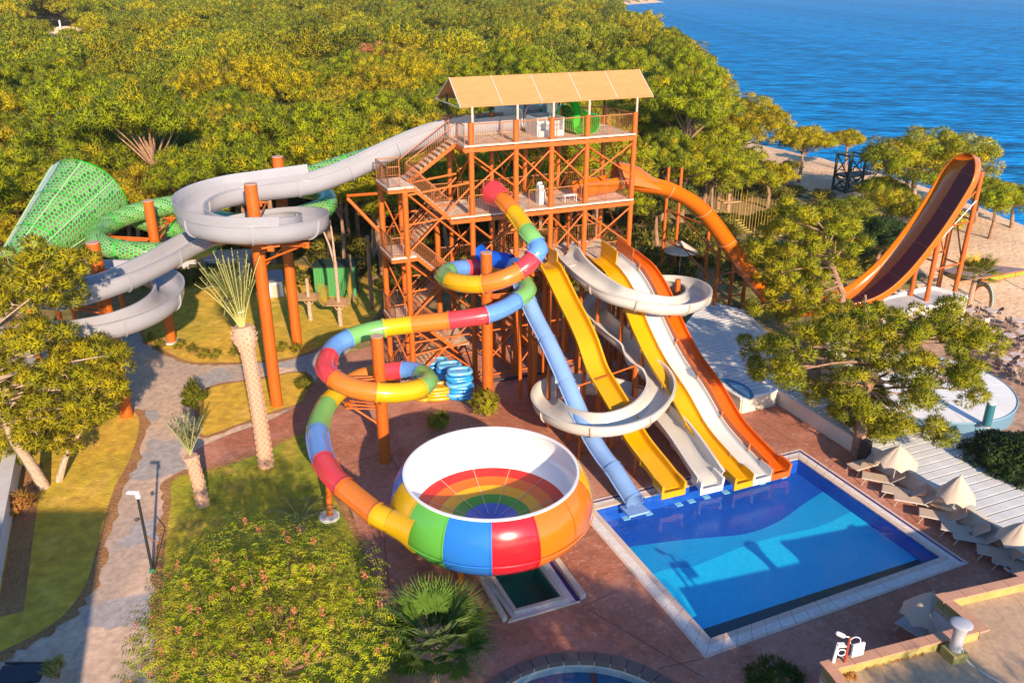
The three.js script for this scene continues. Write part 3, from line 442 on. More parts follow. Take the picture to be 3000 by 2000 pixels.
  for (const h of [1.2, 5.0, 8.6]) { x(-4.45, -3.75, 2.4, 0.05, h, h + 2.6, 0.05); }
  // canvas roof in five bays on thin poles
  const RB = [-0.5, 1.9, 4.25, 6.6, 8.9, 11.2], ey = 15.88, ry = 17.2, dE = 0.15, dR = 1.85, dB = 4.25;
  for (let i = 0; i < 5; i++) for (const [da, ha, db, hb] of [[dE, ey, dR, ry], [dR, ry, dB, ey]]) {
    const pos = [], uv = [], idx = []; const nu = 8, nv = 6; for (const off of [0, -0.03]) for (let a = 0; a <= nu; a++) for (let b = 0; b <= nv; b++) { const s = lerp(RB[i], RB[i + 1], a / nu), t = b / nv; const q = T(s, lerp(da, db, t), lerp(ha, hb, t) - 0.07 * Math.sin(t * 3.14) * Math.sin(a / nu * 3.14) + off); pos.push(q.x, q.y, q.z); uv.push(s, t * 2); }
    const nn = (nu + 1) * (nv + 1); for (let k = 0; k < 2; k++) for (let a = 0; a < nu; a++) for (let b = 0; b < nv; b++) { const e = k * nn + a * (nv + 1) + b; k ? idx.push(e, e + nv + 1, e + 1, e + 1, e + nv + 1, e + nv + 2) : idx.push(e, e + 1, e + nv + 1, e + 1, e + nv + 2, e + nv + 1); }
    pp('roof_panel', rawG(pos, idx, uv), M.canvas);
  }
  for (const s of RB) { pp('rafter', barG(T(s, dE, ey - 0.03), T(s, dR, ry - 0.03), 0.035, 6), M.alu); pp('rafter', barG(T(s, dR, ry - 0.03), T(s, dB, ey - 0.03), 0.035, 6), M.alu); pp('rafter', barG(T(s, dE, ey - 0.05), T(s, dB, ey - 0.05), 0.03, 6), M.alu); }
  pp('roof_rim', barG(T(RB[0], dE, ey - 0.02), T(RB[5], dE, ey - 0.02), 0.045, 6), M.canvas); pp('roof_rim', barG(T(RB[0], dB, ey - 0.02), T(RB[5], dB, ey - 0.02), 0.045, 6), M.canvas);
  for (const s of TS) { pp('roof_pole', barG(T(s + 0.15, 0.12, 14.6), T(s + 0.15, 0.15, ey), 0.07, 8), M.fabric); pp('roof_pole', barG(T(s, DD + 0.1, 14.6), T(s, DD + 0.3, ey + 0.25), 0.06, 8), M.dark); }
  // furniture painted white on the decks is added later as things
  // slanting arm that carries the grey flume
  pp('bracket_arm', barG(T(-4.5, 2.4, 11.2), V3(-9.2, 10.9, -47.0), 0.09, 8), M.steel); pp('bracket_arm', barG(T(-4.45, 2.4, 8.8), V3(-9.2, 10.75, -47.0), 0.11, 8), M.steel);
  // crank under the red tube entry
  pp('pipe_stand', merge([barG(T(1.75, -0.3, 3.5), T(1.75, -0.3, 9.0), 0.09, 8), barG(T(1.75, -0.3, 9.0), T(2.6, -0.45, 9.2), 0.09, 8), barG(T(2.6, -0.45, 9.2), T(2.6, -0.45, 9.75), 0.09, 8)]), M.steel);
}

// ---------------------------------------------------------------- pillars that carry the helix slides
function pillar(pos, h, r, label, arms = [], base) {
  const o = thing('support_pillar', label, 'pillar', [pos.x, 0, pos.z]);
  part(o, 'shaft', barG(V3(), V3(0, h, 0), r, 24), M.steel); const c = new THREE.CylinderGeometry(r * 1.01, r * 1.01, 0.03, 24); c.translate(0, h + 0.015, 0); part(o, 'cap', c, std(col(0.45, 0.27, 0.2), 0.8));
  if (base) { const b = new THREE.CylinderGeometry(r * 1.7, r * 1.7, 0.12, 20); b.translate(0, 0.06, 0); part(o, 'base_plate', b, M.concrete); }
  for (const q of arms) { const l = q.clone().sub(V3(pos.x, 0, pos.z)), dir = V3(l.x, 0, l.z).normalize(), e = dir.clone().multiplyScalar(r), sd = V3(-dir.z, 0, dir.x).multiplyScalar(0.28); const a = part(o, 'arm', merge([barG(e.clone().setY(l.y - 0.1), l, 0.06, 6), barG(e.clone().setY(l.y - 1.0), l, 0.06, 6), barG(e.clone().setY(l.y - 0.1).add(sd), l.clone().add(sd.clone().multiplyScalar(1.4)), 0.045, 6), barG(e.clone().setY(l.y - 0.1).sub(sd), l.clone().sub(sd.clone().multiplyScalar(1.4)), 0.045, 6)]), M.steel); part(a, 'cradle', merge([barG(l.clone().add(sd.clone().multiplyScalar(1.6)), l.clone().sub(sd.clone().multiplyScalar(1.6)), 0.06, 6), boxG(0.3, 0.3, 0.16, l.x, l.y - 0.05, l.z)]), M.steel); }
  return o;
}
const cA = V3(-13.22, 0, -42.74), cB = V3(-21.09, 0, -41.4), cC = V3(-22.44, 0, -51.74), cD = V3(-14.04, 0, -51.26), cE = V3(-1.37, 0, -43.52), cF = V3(-6.28, 0, -36.57);
const around = (c, r, deg, h) => V3(c.x + Math.cos(deg * Math.PI / 180) * r, h, c.z - Math.sin(deg * Math.PI / 180) * r);
pillar(cA, 12.5, 0.33, 'tallest thick orange pillar, in the upper loop of the grey slide, standing on the lawn', [around(cA, 2.7, 100, 10.9), around(cA, 2.7, 175, 10.6), around(cA, 2.7, 240, 10.3), around(cA, 2.7, 300, 9.9), around(cA, 2.7, 350, 9.5), around(cA, 2.7, 60, 9.1)]);
pillar(cB, 9.83, 0.33, 'thick orange pillar inside the lower left loop of the grey slide, beside the path', [around(cB, 2.9, 270, 7.5), around(cB, 2.9, 200, 7.1), around(cB, 2.9, 110, 6.6), around(cB, 2.9, 10, 6.1), around(cB, 2.9, 290, 5.7)]);
pillar(cC, 9.46, 0.31, 'thick orange pillar inside the left loop of the green slide', [around(cC, 2.9, 90, 7.6), around(cC, 2.9, 180, 7.1), around(cC, 2.9, 270, 6.7), around(cC, 2.9, 340, 6.3)], true);
pillar(cD, 12.25, 0.33, 'thick orange pillar behind the grey loop with its top above the green slide', [around(cD, 2.4, 270, 10.6), around(cD, 2.4, 20, 9.0), around(cD, 2.4, 290, 8.6)]);
pillar(cE, 8.65, 0.31, 'thick orange pillar in the upper loop of the rainbow tube in front of the tower', [around(cE, 1.9, 270, 7.5), around(cE, 1.9, 170, 7.2), around(cE, 1.9, 80, 6.8), around(cE, 1.9, 0, 6.3), around(cE, 1.9, 280, 5.8)]);
pillar(cF, 6.75, 0.29, 'thick orange pillar in the lower loop of the rainbow tube', [around(cF, 1.6, 200, 4.7), around(cF, 1.6, 270, 4.4), around(cF, 1.6, 80, 3.7), around(cF, 1.6, 180, 3.2)]);
{ const p = P(965, 1517), o = thing('support_pillar', 'short orange post on a round concrete foot at the lawn edge under the rainbow tube', 'pillar', [p.x, 0, p.z]); part(o, 'shaft', barG(V3(), V3(0.1, 3.25, -0.5), 0.15, 14), M.steel); const b = new THREE.CylinderGeometry(0.45, 0.45, 0.14, 24); b.translate(0, 0.09, 0); part(o, 'foot', b, M.whitePaint); }

// ---------------------------------------------------------------- grey flume
{
  const o = thing('grey_slide', 'long grey open flume slide with two loops, from the top deck to the left', 'water slide', [0, 0, 0]);
  const c = [V3(2.0, 13.9, -51.5), V3(0.3, 13.85, -51.0), V3(-2.25, 13.75, -50.0), V3(-4.2, 13.5, -49.2), V3(-5.7, 13.05, -48.6), V3(-7.1, 12.5, -48.05), V3(-8.7, 11.85, -47.4), V3(-11.0, 11.2, -46.4)];
  const rA = 3.05; for (const [a, h] of [[95, 10.98], [125, 10.85], [155, 10.73], [185, 10.62], [215, 10.52], [245, 10.42], [275, 10.32], [305, 10.2], [335, 10.05], [5, 9.88], [35, 9.7], [65, 9.5], [92, 9.3]]) c.push(around(cA, rA, a, h));
  c.push(V3(-15.3, 9.0, -45.3), V3(-16.9, 8.6, -43.6), V3(-18.0, 8.2, -41.3), V3(-19.3, 7.9, -39.3));
  const rB = 3.25; for (const [a, h] of [[270, 7.62], [240, 7.45], [210, 7.28], [180, 7.1], [150, 6.95], [120, 6.8], [90, 6.65], [60, 6.5], [30, 6.35], [0, 6.2], [-30, 6.05], [-60, 5.9], [-90, 5.72], [-115, 5.5]]) c.push(around(cB, rB, a, h));
  c.push(V3(-24.5, 5.1, -38.6), V3(-26.5, 4.7, -39.0));
  const root = o; buildFlume(root, c, [1.3, 1.0, 1.0, 0.6], M.grey, M.greyLine, 3.0, 0.25);
  // raised splash guard along the first drop and in the loops
  const fr = frames(dense(c.slice(7, 16), 0.25)); part(root, 'splash_guard', sweepF(fr, [[0.68, 0.95], [0.74, 0.95], [0.78, 1.45], [0.72, 1.45]]), M.grey);
  const f2 = frames(dense(c.slice(2, 8), 0.25)); part(root, 'splash_guard', sweepF(f2, [[-0.68, 0.95], [-0.74, 0.95], [-0.78, 1.25], [-0.72, 1.25]]), M.grey);
  // arched entry on the top deck
  const ar = []; for (let k = 0; k <= 16; k++) { const a = k / 16 * Math.PI * 1.0; ar.push(T(5.25 + Math.cos(a) * 0.85, 3.1, H3 + 0.55 + Math.sin(a) * 1.15)); } part(root, 'entry_arch', tubeF(frames(ar), 0.09, 8), M.greyLine);
  const en = [T(5.0, 2.9, H3 + 0.05), T(4.9, 4.2, H3 + 0.02), T(4.2, 5.0, H3), V3(2.0, 13.9, -51.5)]; part(root, 'entry_trough', sweepF(frames(dense(en, 0.3)), flumeP(1.5, 1.2, 0.9, 0.5)), M.white);
  const st = []; st.push(boxG(1.5, 0.75, 0.08, 0, 0.38, 0.62), boxG(1.5, 0.32, 0.5, 0, 0.16, 0.95), boxG(0.08, 1.0, 1.6, -0.8, 0.5, 0.3), boxG(0.08, 1.0, 1.6, 0.8, 0.5, 0.3)); const g = merge(st); g.rotateY(turnU); const q = T(5.1, 2.0, H3 + 0.01); g.translate(q.x, q.y, q.z); part(root, 'start_tub', g, M.white);
}
// ---------------------------------------------------------------- green giraffe-print tube with its funnel
{
  const o = thing('green_slide', 'green and black cell-patterned tube slide that loops behind the grey slide into a giant funnel', 'water slide', [0, 0, 0]);
  const r = 0.62, c = [T(7.0, 2.9, H3 + 0.75), T(6.6, 4.6, H3 + 0.7), V3(2.0, 14.4, -54.2), V3(-2.0, 13.9, -52.9), V3(-5.0, 13.25, -51.4), V3(-8.0, 12.5, -50.1), V3(-11.0, 11.75, -49.0)];
  for (const [a, h] of [[285, 11.1], [250, 10.7], [215, 10.4], [180, 10.2], [140, 10.0], [100, 9.85], [60, 9.7], [20, 9.55], [-20, 9.4], [-55, 9.25]]) c.push(around(cD, a > 200 || a < 0 ? 2.9 : 2.7, a, h));
  c.push(V3(-14.6, 8.95, -48.3), V3(-17.3, 8.75, -49.6), V3(-19.6, 8.65, -52.6)); const rC = 3.25;
  for (const [a, h] of [[70, 8.5], [100, 8.3], [130, 8.05], [160, 7.8], [190, 7.6], [220, 7.45], [250, 7.3], [280, 7.15], [310, 6.95], [340, 6.75], [370, 6.6], [400, 6.5], [430, 6.6]]) c.push(around(cC, rC, a, h));
  c.push(V3(-24.2, 7.0, -55.6), V3(-26.2, 7.6, -56.2));
  const p = dense(c, 0.3), fr = frames(p), per = 9; let along = 0;
  for (let i = 0; i < fr.length - 1; i += per) { const j = Math.min(fr.length - 1, i + per); const s = part(o, 'tube_section', tubeF(fr.slice(i, j + 1), r, 20, along), M.giraffe); along += per * 0.3; const f = fr[i]; part(s, 'flange', tubeF([{ ...f, p: f.p.clone().addScaledVector(f.t, -0.05) }, { ...f, p: f.p.clone().addScaledVector(f.t, 0.05) }], r + 0.06, 20), M.green); }
  // entry bell and tub on the top deck
  const bell = [{ f: 0, r: 0.95 }, { f: 1, r: 0.72 }].map(({ f, r }) => ({ ...frames([T(7.15, 2.55, H3 + 0.8), T(7.0, 3.0, H3 + 0.78)])[f], r })); part(o, 'entry_bell', tubeF(bell, (i) => bell[i].r, 24), M.green);
  const lip = frames([T(7.17, 2.5, H3 + 0.8), T(7.15, 2.56, H3 + 0.8)]); part(o, 'entry_ring', tubeF(lip, 1.0, 24), M.green);
  const tb = sweepF(frames([T(7.3, 0.75, H3 + 0.02), T(7.2, 1.6, H3 + 0.04), T(7.1, 2.5, H3 + 0.1)]), flumeP(1.7, 0.75, 0.95, 0.5)); part(o, 'start_tub', tb, M.green);
  // funnel
  const A = V3(-28.0, 8.75, -55.2), B = V3(-28.9, 6.4, -46.6), ax = B.clone().sub(A), n = 6;
  const cf = frames(Array.from({ length: 25 }, (_, k) => A.clone().addScaledVector(ax, k / 24))), rad = (t) => lerp(2.75, 0.95, t);
  for (let k = 0; k < 3; k++) { const sl = cf.slice(k * 8, k * 8 + 9); const s = part(o, 'funnel_section', tubeF(sl, (i) => rad((k * 8 + i) / 24), 48, k * 3), M.giraffeBig); const f = sl[0]; part(s, 'funnel_rib', tubeF([{ ...f, p: f.p.clone().addScaledVector(f.t, -0.05) }, { ...f, p: f.p.clone().addScaledVector(f.t, 0.05) }], rad(k * 8 / 24) + 0.07, 48), M.green); }
  for (let k = 0; k < 8; k++) { const a = k / 8 * 6.2832 + 0.25, ln = cf.map((f, i) => f.p.clone().addScaledVector(f.s, Math.cos(a) * (rad(i / 24) + 0.03)).addScaledVector(f.u, Math.sin(a) * (rad(i / 24) + 0.03))); part(o, 'funnel_seam', tubeF(frames(ln.filter((_, i) => i % 3 === 0)), 0.045, 6), M.paleGreen); }
  const pan = cf.map((f, i) => { const out = []; for (let k = 0; k <= 6; k++) { const a = lerp(1.28, 0.8, k / 6); out.push(f.p.clone().addScaledVector(f.s, Math.cos(a) * (rad(i / 24) + 0.02)).addScaledVector(f.u, Math.sin(a) * (rad(i / 24) + 0.02))); } return out; });
  { const pos = [], uv = [], idx = []; pan.forEach((row, i) => row.forEach((q, k) => { pos.push(q.x, q.y, q.z); uv.push(i * 0.37, k * 0.2); })); for (let i = 0; i < 24; i++) for (let k = 0; k < 6; k++) { const a = i * 7 + k; idx.push(a, a + 1, a + 7, a + 1, a + 8, a + 7); } part(o, 'clear_panel', rawG(pos, idx, uv), gel(col(0.36, 0.40, 0.33), 0.25), 'pale translucent strip along the top of the funnel'); }
  for (const [t, s] of [[0.12, 1], [0.12, -1], [0.75, 1], [0.75, -1]]) { const q = A.clone().addScaledVector(ax, t), rr = rad(t); part(o, 'funnel_leg', barG(V3(q.x + s * rr * 0.7, -0.2, q.z), V3(q.x + s * rr * 0.6, q.y - rr * 0.8, q.z), 0.16, 10), M.steel); }
}

// ---------------------------------------------------------------- rainbow tube and bowl
const bowlC = V3(-0.82, 0, -28.85);
{
  const o = thing('rainbow_slide', 'closed rainbow tube slide of coloured sections that loops twice from the tower to the bowl', 'water slide', [0, 0, 0]);
  const R = 0.46, C = { R: M.tubeR, O: M.tubeO, Y: M.tubeY, G: M.tubeG, B: M.tubeB, P: M.purple };
  // sections: colour, then sightings [x, y, height]; the first of each is its joint
  const S = [['O', [1474, 588, 11.0], [1492, 606, 10.85]], ['Y', [1508, 625, 10.65], [1526, 650, 10.4]], ['G', [1545, 678, 10.15], [1560, 697, 9.95]], ['B', [1571, 714, 9.7], [1576, 735, 9.45]], ['R', [1562, 755, 9.15], [1543, 777, 8.85]], ['O', [1520, 794, 8.6], [1474, 817, 8.3]], ['Y', [1419, 831, 8.02], [1370, 832, 7.85]], ['G', [1323, 823, 7.72], [1300, 808, 7.6]], ['B', [1314, 795, 7.5], [1337, 788, 7.42]], ['R', [1360, 785, 7.35], [1373, 784, 7.3]], ['P', [1386, 783, 7.24], [1400, 783, 7.18]], ['O', [1416, 784, 7.12], [1450, 788, 7.02]], ['Y', [1490, 799, 6.9], [1522, 816, 6.8]], ['G', [1541, 836, 6.7], [1542, 857, 6.58]], ['B', [1511, 882, 6.45], [1470, 906, 6.32]], ['R', [1424, 922, 6.2], [1370, 931, 6.1]], ['O', [1316, 938, 6.0], [1260, 944, 5.9]], ['Y', [1207, 950, 5.8], [1165, 955, 5.72]], ['G', [1124, 961, 5.65], [1070, 973, 5.56]], ['B', [1021, 991, 5.46], [985, 1011, 5.36]], ['R', [962, 1044, 5.24], [956, 1082, 5.12]], ['O', [985, 1113, 5.02], [1040, 1138, 4.9]], ['Y', [1105, 1149, 4.76], [1168, 1150, 4.62]], ['G', [1228, 1138, 4.46], [1253, 1115, 4.32]], ['B', [1238, 1096, 4.22], [1212, 1087, 4.15]], ['R', [1184, 1085, 4.08], [1150, 1087, 4.0]], ['O', [1115, 1092, 3.92], [1055, 1107, 3.82]], ['Y', [1005, 1136, 3.72], [978, 1161, 3.66]], ['G', [957, 1186, 3.6], [938, 1225, 3.52]], ['B', [930, 1266, 3.46], [934, 1306, 3.4]], ['R', [948, 1350, 3.34], [974, 1394, 3.29]], ['O', [1012, 1432, 3.25], [1058, 1470, 3.2]], ['Y', [1108, 1509, 3.16], [1150, 1528, 3.12], [1195, 1545, 3.1]]];
  const ctrl = [], mark = []; for (const [k, ...q] of S) { mark.push([k, ctrl.length]); for (const [x, y, h] of q) ctrl.push(P(x, y, h)); }
  const cv = new THREE.CatmullRomCurve3(ctrl, false, 'centripetal'), per = 6, all = []; for (let i = 0; i < ctrl.length - 1; i++) for (let k = 0; k < per; k++) all.push(cv.getPoint((i + k / per) / (ctrl.length - 1))); all.push(ctrl[ctrl.length - 1]);
  const fr = frames(all);
  mark.forEach(([k, at], i) => { const a = at * per, b = i + 1 < mark.length ? mark[i + 1][1] * per : fr.length - 1; const s = part(o, 'tube_section', tubeF(fr.slice(a, b + 1), R, 24), C[k]); const fl = (f, sg) => [{ ...f, p: f.p.clone() }, { ...f, p: f.p.clone().addScaledVector(f.t, sg * 0.07) }]; part(s, 'flange', tubeF(fl(fr[a], 1), R + 0.055, 24), C[k]); if (i + 1 < mark.length) part(s, 'flange', tubeF(fl(fr[b], -1), R + 0.055, 24), C[k]);
    // the bolted seam along both sides of each half-shell
    for (const sg of [1, -1]) { const ln = fr.slice(a, b + 1).map((f) => ({ ...f, p: f.p.clone().addScaledVector(f.s, sg * (R + 0.02)) })); part(s, 'seam', sweepF(ln, [[-0.035, -0.02], [0.035, -0.02], [0.035, 0.02], [-0.035, 0.02]]), C[k]); } });
  const e = frames([P(1458, 572, 11.15).add(V3(-0.25, 0.0, -0.5)), P(1466, 580, 11.05), P(1474, 588, 11.0)]); part(o, 'entry_bell', tubeF(e, (i) => [0.72, 0.6, 0.48][i], 24), M.tubeR); part(o, 'entry_ring', tubeF([{ ...e[0] }, { ...e[0], p: e[0].p.clone().addScaledVector(e[0].t, -0.08) }], 0.78, 24), M.tubeR);
}
{
  const o = thing('bowl_slide', 'big rainbow-panelled bowl slide with white inside and coloured rings on its floor', 'water slide', bowlC);
  const N = 14, cols = [M.bowlR, M.bowlO, M.bowlY, M.bowlG, M.bowlB];
  const prof = [[3.42, 4.3], [3.62, 4.12], [3.86, 3.75], [4.0, 3.3], [4.03, 2.9], [3.96, 2.55], [3.8, 2.25], [3.5, 1.95], [3.0, 1.75]];
  const lathe = (pf, a0, a1, seg) => { const pos = [], uv = [], idx = []; for (let i = 0; i <= seg; i++) { const a = lerp(a0, a1, i / seg); let v = 0; pf.forEach(([r, y], k) => { if (k) v += Math.hypot(r - pf[k - 1][0], y - pf[k - 1][1]); pos.push(Math.cos(a) * r, y, Math.sin(a) * r); uv.push(a * r, v); }); } const w = pf.length; for (let i = 0; i < seg; i++) for (let k = 0; k < w - 1; k++) { const a = i * w + k; idx.push(a, a + 1, a + w, a + 1, a + w + 1, a + w); } return toCreasedNormals(rawG(pos, idx, uv), 0.6); };
  const off = Math.PI / 2 - 0.02;
  for (let k = 0; k < N; k++) { const a0 = off + k / N * 6.2832, a1 = off + (k + 1) / N * 6.2832, m = [M.bowlB, M.bowlG, M.bowlY, M.bowlO, M.bowlR][k % 5]; const mm = k < N - 1 ? (k < 2 ? [M.bowlB, M.bowlG][k] : k === 2 ? M.bowlY : k === 3 ? M.bowlB : [M.bowlO, M.bowlR, M.bowlB, M.bowlG, M.bowlB, M.bowlG, M.bowlY, M.bowlO][(k - 4) % 8]) : M.bowlR; const s = part(o, 'bowl_panel', lathe(prof.map(([r, y]) => [r, y]), a0, a1, 8), mm); part(s, 'panel_rib', lathe(prof.map(([r, y]) => [r + 0.045, y - 0.01]), a0 - 0.008, a0 + 0.008, 1), mm); part(s, 'panel_seam', lathe([[4.07, 2.78], [4.1, 2.74], [4.07, 2.7]], a0 + 0.01, a1 - 0.01, 8), mm); }
  const full = (pf) => lathe(pf, 0, 6.2832, 96);
  part(o, 'inner_wall', full([[3.40, 4.28], [3.55, 4.08], [3.74, 3.6], [3.78, 3.2], [3.66, 2.85], [3.4, 2.62], [3.08, 2.52]]), M.bowlWhite);
  part(o, 'rim', full([[3.36, 4.28], [3.36, 4.34], [3.46, 4.34], [3.46, 4.27]]), M.bowlWhite);
  const rr = [3.08, 2.6, 2.1, 1.6, 1.1, 0.0], yy = (r) => 1.86 + (r / 3.08) ** 1.3 * 0.66; [M.bR, M.bO, M.bY, M.bG, M.bB].forEach((m, i) => part(o, 'floor_ring', full(Array.from({ length: 5 }, (_, k) => { const r = lerp(rr[i], rr[i + 1], k / 4); return [r, yy(r)]; })), m));
  for (let k = 0; k < 12; k++) { const a = off + (k + 0.5) / 12 * 6.2832; part(o, 'floor_joint', sweepF(frames([3.05, 2.2, 1.3, 0.5].map((r) => V3(Math.cos(a) * r, yy(r) + 0.006, Math.sin(a) * r))), [[-0.012, 0], [0.012, 0], [0.012, 0.006], [-0.012, 0.006]]), std(col(0.5, 0.38, 0.3), 0.5)); }
  // inlet where the tube runs in
  const q0 = P(1150, 1528, 3.12).sub(bowlC), q1 = P(1195, 1545, 3.1).sub(bowlC), q2 = q1.clone().add(q1.clone().sub(q0).multiplyScalar(0.8)); part(o, 'inlet', tubeF(frames([q0, q1, q2]), (i) => [0.5, 0.62, 0.8][i], 24), M.bowlY);
  for (const [x, y] of [[1350, 1702], [1645, 1608], [1290, 1560], [1600, 1480]]) { const q = P(x, y).sub(bowlC); part(o, 'leg', barG(V3(q.x, 0, q.z), V3(q.x * 1.02, 1.95, q.z * 1.02), 0.14, 12), M.steel); }
  for (let k = 0; k < 8; k++) { const a = k / 8 * 6.2832; part(o, 'under_beam', beamG(V3(Math.cos(a) * 0.6, 1.62, Math.sin(a) * 0.6), V3(Math.cos(a) * 3.1, 1.72, Math.sin(a) * 3.1), 0.1, 0.14), M.steel); }
  part(o, 'under_ring', full([[2.6, 1.55], [2.6, 1.72], [2.75, 1.72], [2.75, 1.55]]), M.steel); const dr = new THREE.CylinderGeometry(0.75, 0.65, 1.1, 24, 1, true); dr.translate(0, 1.3, 0); part(o, 'drain_pipe', dr, M.concrete);
}

// ---------------------------------------------------------------- slides into the main pool
const zw = Zm(1550, 680, 3.9), zv = Zm(1550, 1050, 3.9);
function slidePlane(a, b, list) { return list.map(([x, y]) => onPlane(a[0], a[1], b[0], b[1], x, y)); }
function mouth(root, end, dir, w, mat, drop = 0.35) {   // square outlet lip dipping into the pool
  const s = V3().crossVectors(dir, YA).normalize(), q = (a, b, y) => end.clone().addScaledVector(s, a).addScaledVector(dir, b).setY(y); const h = w / 2 + 0.12;
  const f = frames([q(0, -0.45, end.y - 0.03), q(0, 0.0, end.y - 0.05), q(0, 0.35, end.y - 0.1)]); part(root, 'outlet', sweepF(f, flumeP(w + 0.02, 0.55, 0.55, 0.2, 0.13, 0.0)), mat);
  const fl = merge([beamG(q(-h, 0.34, end.y - 0.1), q(h, 0.34, end.y - 0.1), 0.07, 0.3)]); part(root, 'outlet_lip', fl, mat);
}
function trestles(root, fr, w, every, from, mat, h0 = 0.03) {     // slim posts under a flume
  let d = 0, next = from; for (let i = 1; i < fr.length; i++) { d += fr[i].p.distanceTo(fr[i - 1].p); if (d >= next) { next += every; const f = fr[i]; if (f.p.y < 0.75) break; for (const e of [-1, 1]) { const b = f.p.clone().addScaledVector(f.s, e * w * 0.42); part(root, 'support_post', barG(V3(b.x, h0, b.z), V3(b.x, f.p.y - 0.06, b.z), f.p.y > 2.5 ? 0.11 : 0.06, 8), M.steel); } part(root, 'cross_bar', barG(f.p.clone().addScaledVector(f.s, -w * 0.5).setY(f.p.y - 0.12), f.p.clone().addScaledVector(f.s, w * 0.5).setY(f.p.y - 0.12), 0.06, 6), M.steel); } }
}
const SA = [1.72, -46.9], SB = [7.17, -33.2];
{
  const o = thing('yellow_slide', 'separate yellow open slide, left of the spiral one, dropping straight into the pool', 'water slide', [0, 0, 0]);
  const c = slidePlane(SA, SB, [zw(165, 330), zw(235, 440), zw(300, 560), zw(430, 830), zw(540, 1040), zw(640, 1260), zv(760, 160), zv(900, 400), zv(1030, 620), zv(1200, 940), zv(1330, 1120), zv(1450, 1270), zv(1540, 1390), zv(1605, 1480)]);
  c[0].y = 6.85; c.unshift(c[0].clone().add(V3(-0.2, 0.02, -0.5)));
  const fr = buildFlume(o, c, [1.02, 0.42, 0.42, 0.16, 0.05, 0.06], M.yellow, M.yellowLine, 2.6); const f = fr[fr.length - 1]; mouth(o, f.p, V3(f.t.x, 0, f.t.z).normalize(), 1.0, M.yellow); trestles(o, fr, 1.0, 3.1, 1.6);
  const g = frames([fr[0].p, fr[2].p, fr[5].p]); for (const e of [-1, 1]) part(o, 'entry_fin', sweepF([g[0], g[1], g[2]], [[e * 0.54, 0.3], [e * 0.6, 0.3], [e * 0.6, 0.95], [e * 0.54, 0.95]]), M.yellow);
}
{
  const o = thing('blue_slide', 'straight pale blue closed tube slide down to the left corner of the pool', 'water slide', [0, 0, 0]);
  const a = [-0.5, -46.5], b = [5.6, -32.3], c = slidePlane(a, b, [[1500, 768], [1530, 840], [1550, 890], [1571, 935], [1600, 990], [1640, 1075], [1672, 1150], [1700, 1215], [1738, 1290], [1770, 1340], [1800, 1378], [1830, 1424], [1858, 1466]]);
  const fr = frames(dense(c, 0.25)), per = 11; for (let i = 0; i < fr.length - 1; i += per) { let j = Math.min(fr.length - 1, i + per); if (fr.length - 1 - j < 4) j = fr.length - 1; const s = part(o, 'tube_section', tubeF(fr.slice(i, j + 1), 0.43, 24), M.skyblue); if (i) part(s, 'flange', tubeF([fr[i], { ...fr[i], p: fr[i].p.clone().addScaledVector(fr[i].t, 0.09) }], 0.49, 24), M.skyblue); for (const e of [-1, 1]) part(s, 'seam', sweepF(fr.slice(i, j + 1).map((f) => ({ ...f, p: f.p.clone().addScaledVector(f.s, e * 0.45) })), [[-0.04, -0.02], [0.04, -0.02], [0.04, 0.02], [-0.04, 0.02]]), M.skyblue); if (j === fr.length - 1) break; }
  const f = fr[fr.length - 1], d = V3(f.t.x, 0, f.t.z).normalize(); part(o, 'end_ring', tubeF([f, { ...f, p: f.p.clone().addScaledVector(f.t, 0.12) }], 0.47, 24), M.skyblue); const b0 = f.p.clone().setY(0), sd = f.s.clone().setY(0).normalize(), qq = (s, t) => b0.clone().addScaledVector(sd, s).addScaledVector(d, t); part(o, 'outlet_lip', slabG([qq(-0.5, -0.35), qq(0.5, -0.35), qq(0.52, 0.5), qq(-0.52, 0.5)], -0.05, Math.max(0.05, f.p.y - 0.4)), M.skyblue);
  trestles(o, fr.map((x) => ({ ...x, p: x.p.clone().setY(x.p.y - 0.42) })), 0.7, 4.2, 2.2);
  part(o, 'entry_cover', tubeF(frames([T(0.4, 0.4, 7.75), T(0.75, -0.1, 7.5), fr[0].p]), (i) => [0.6, 0.55, 0.45][i], 20), M.bB);
}
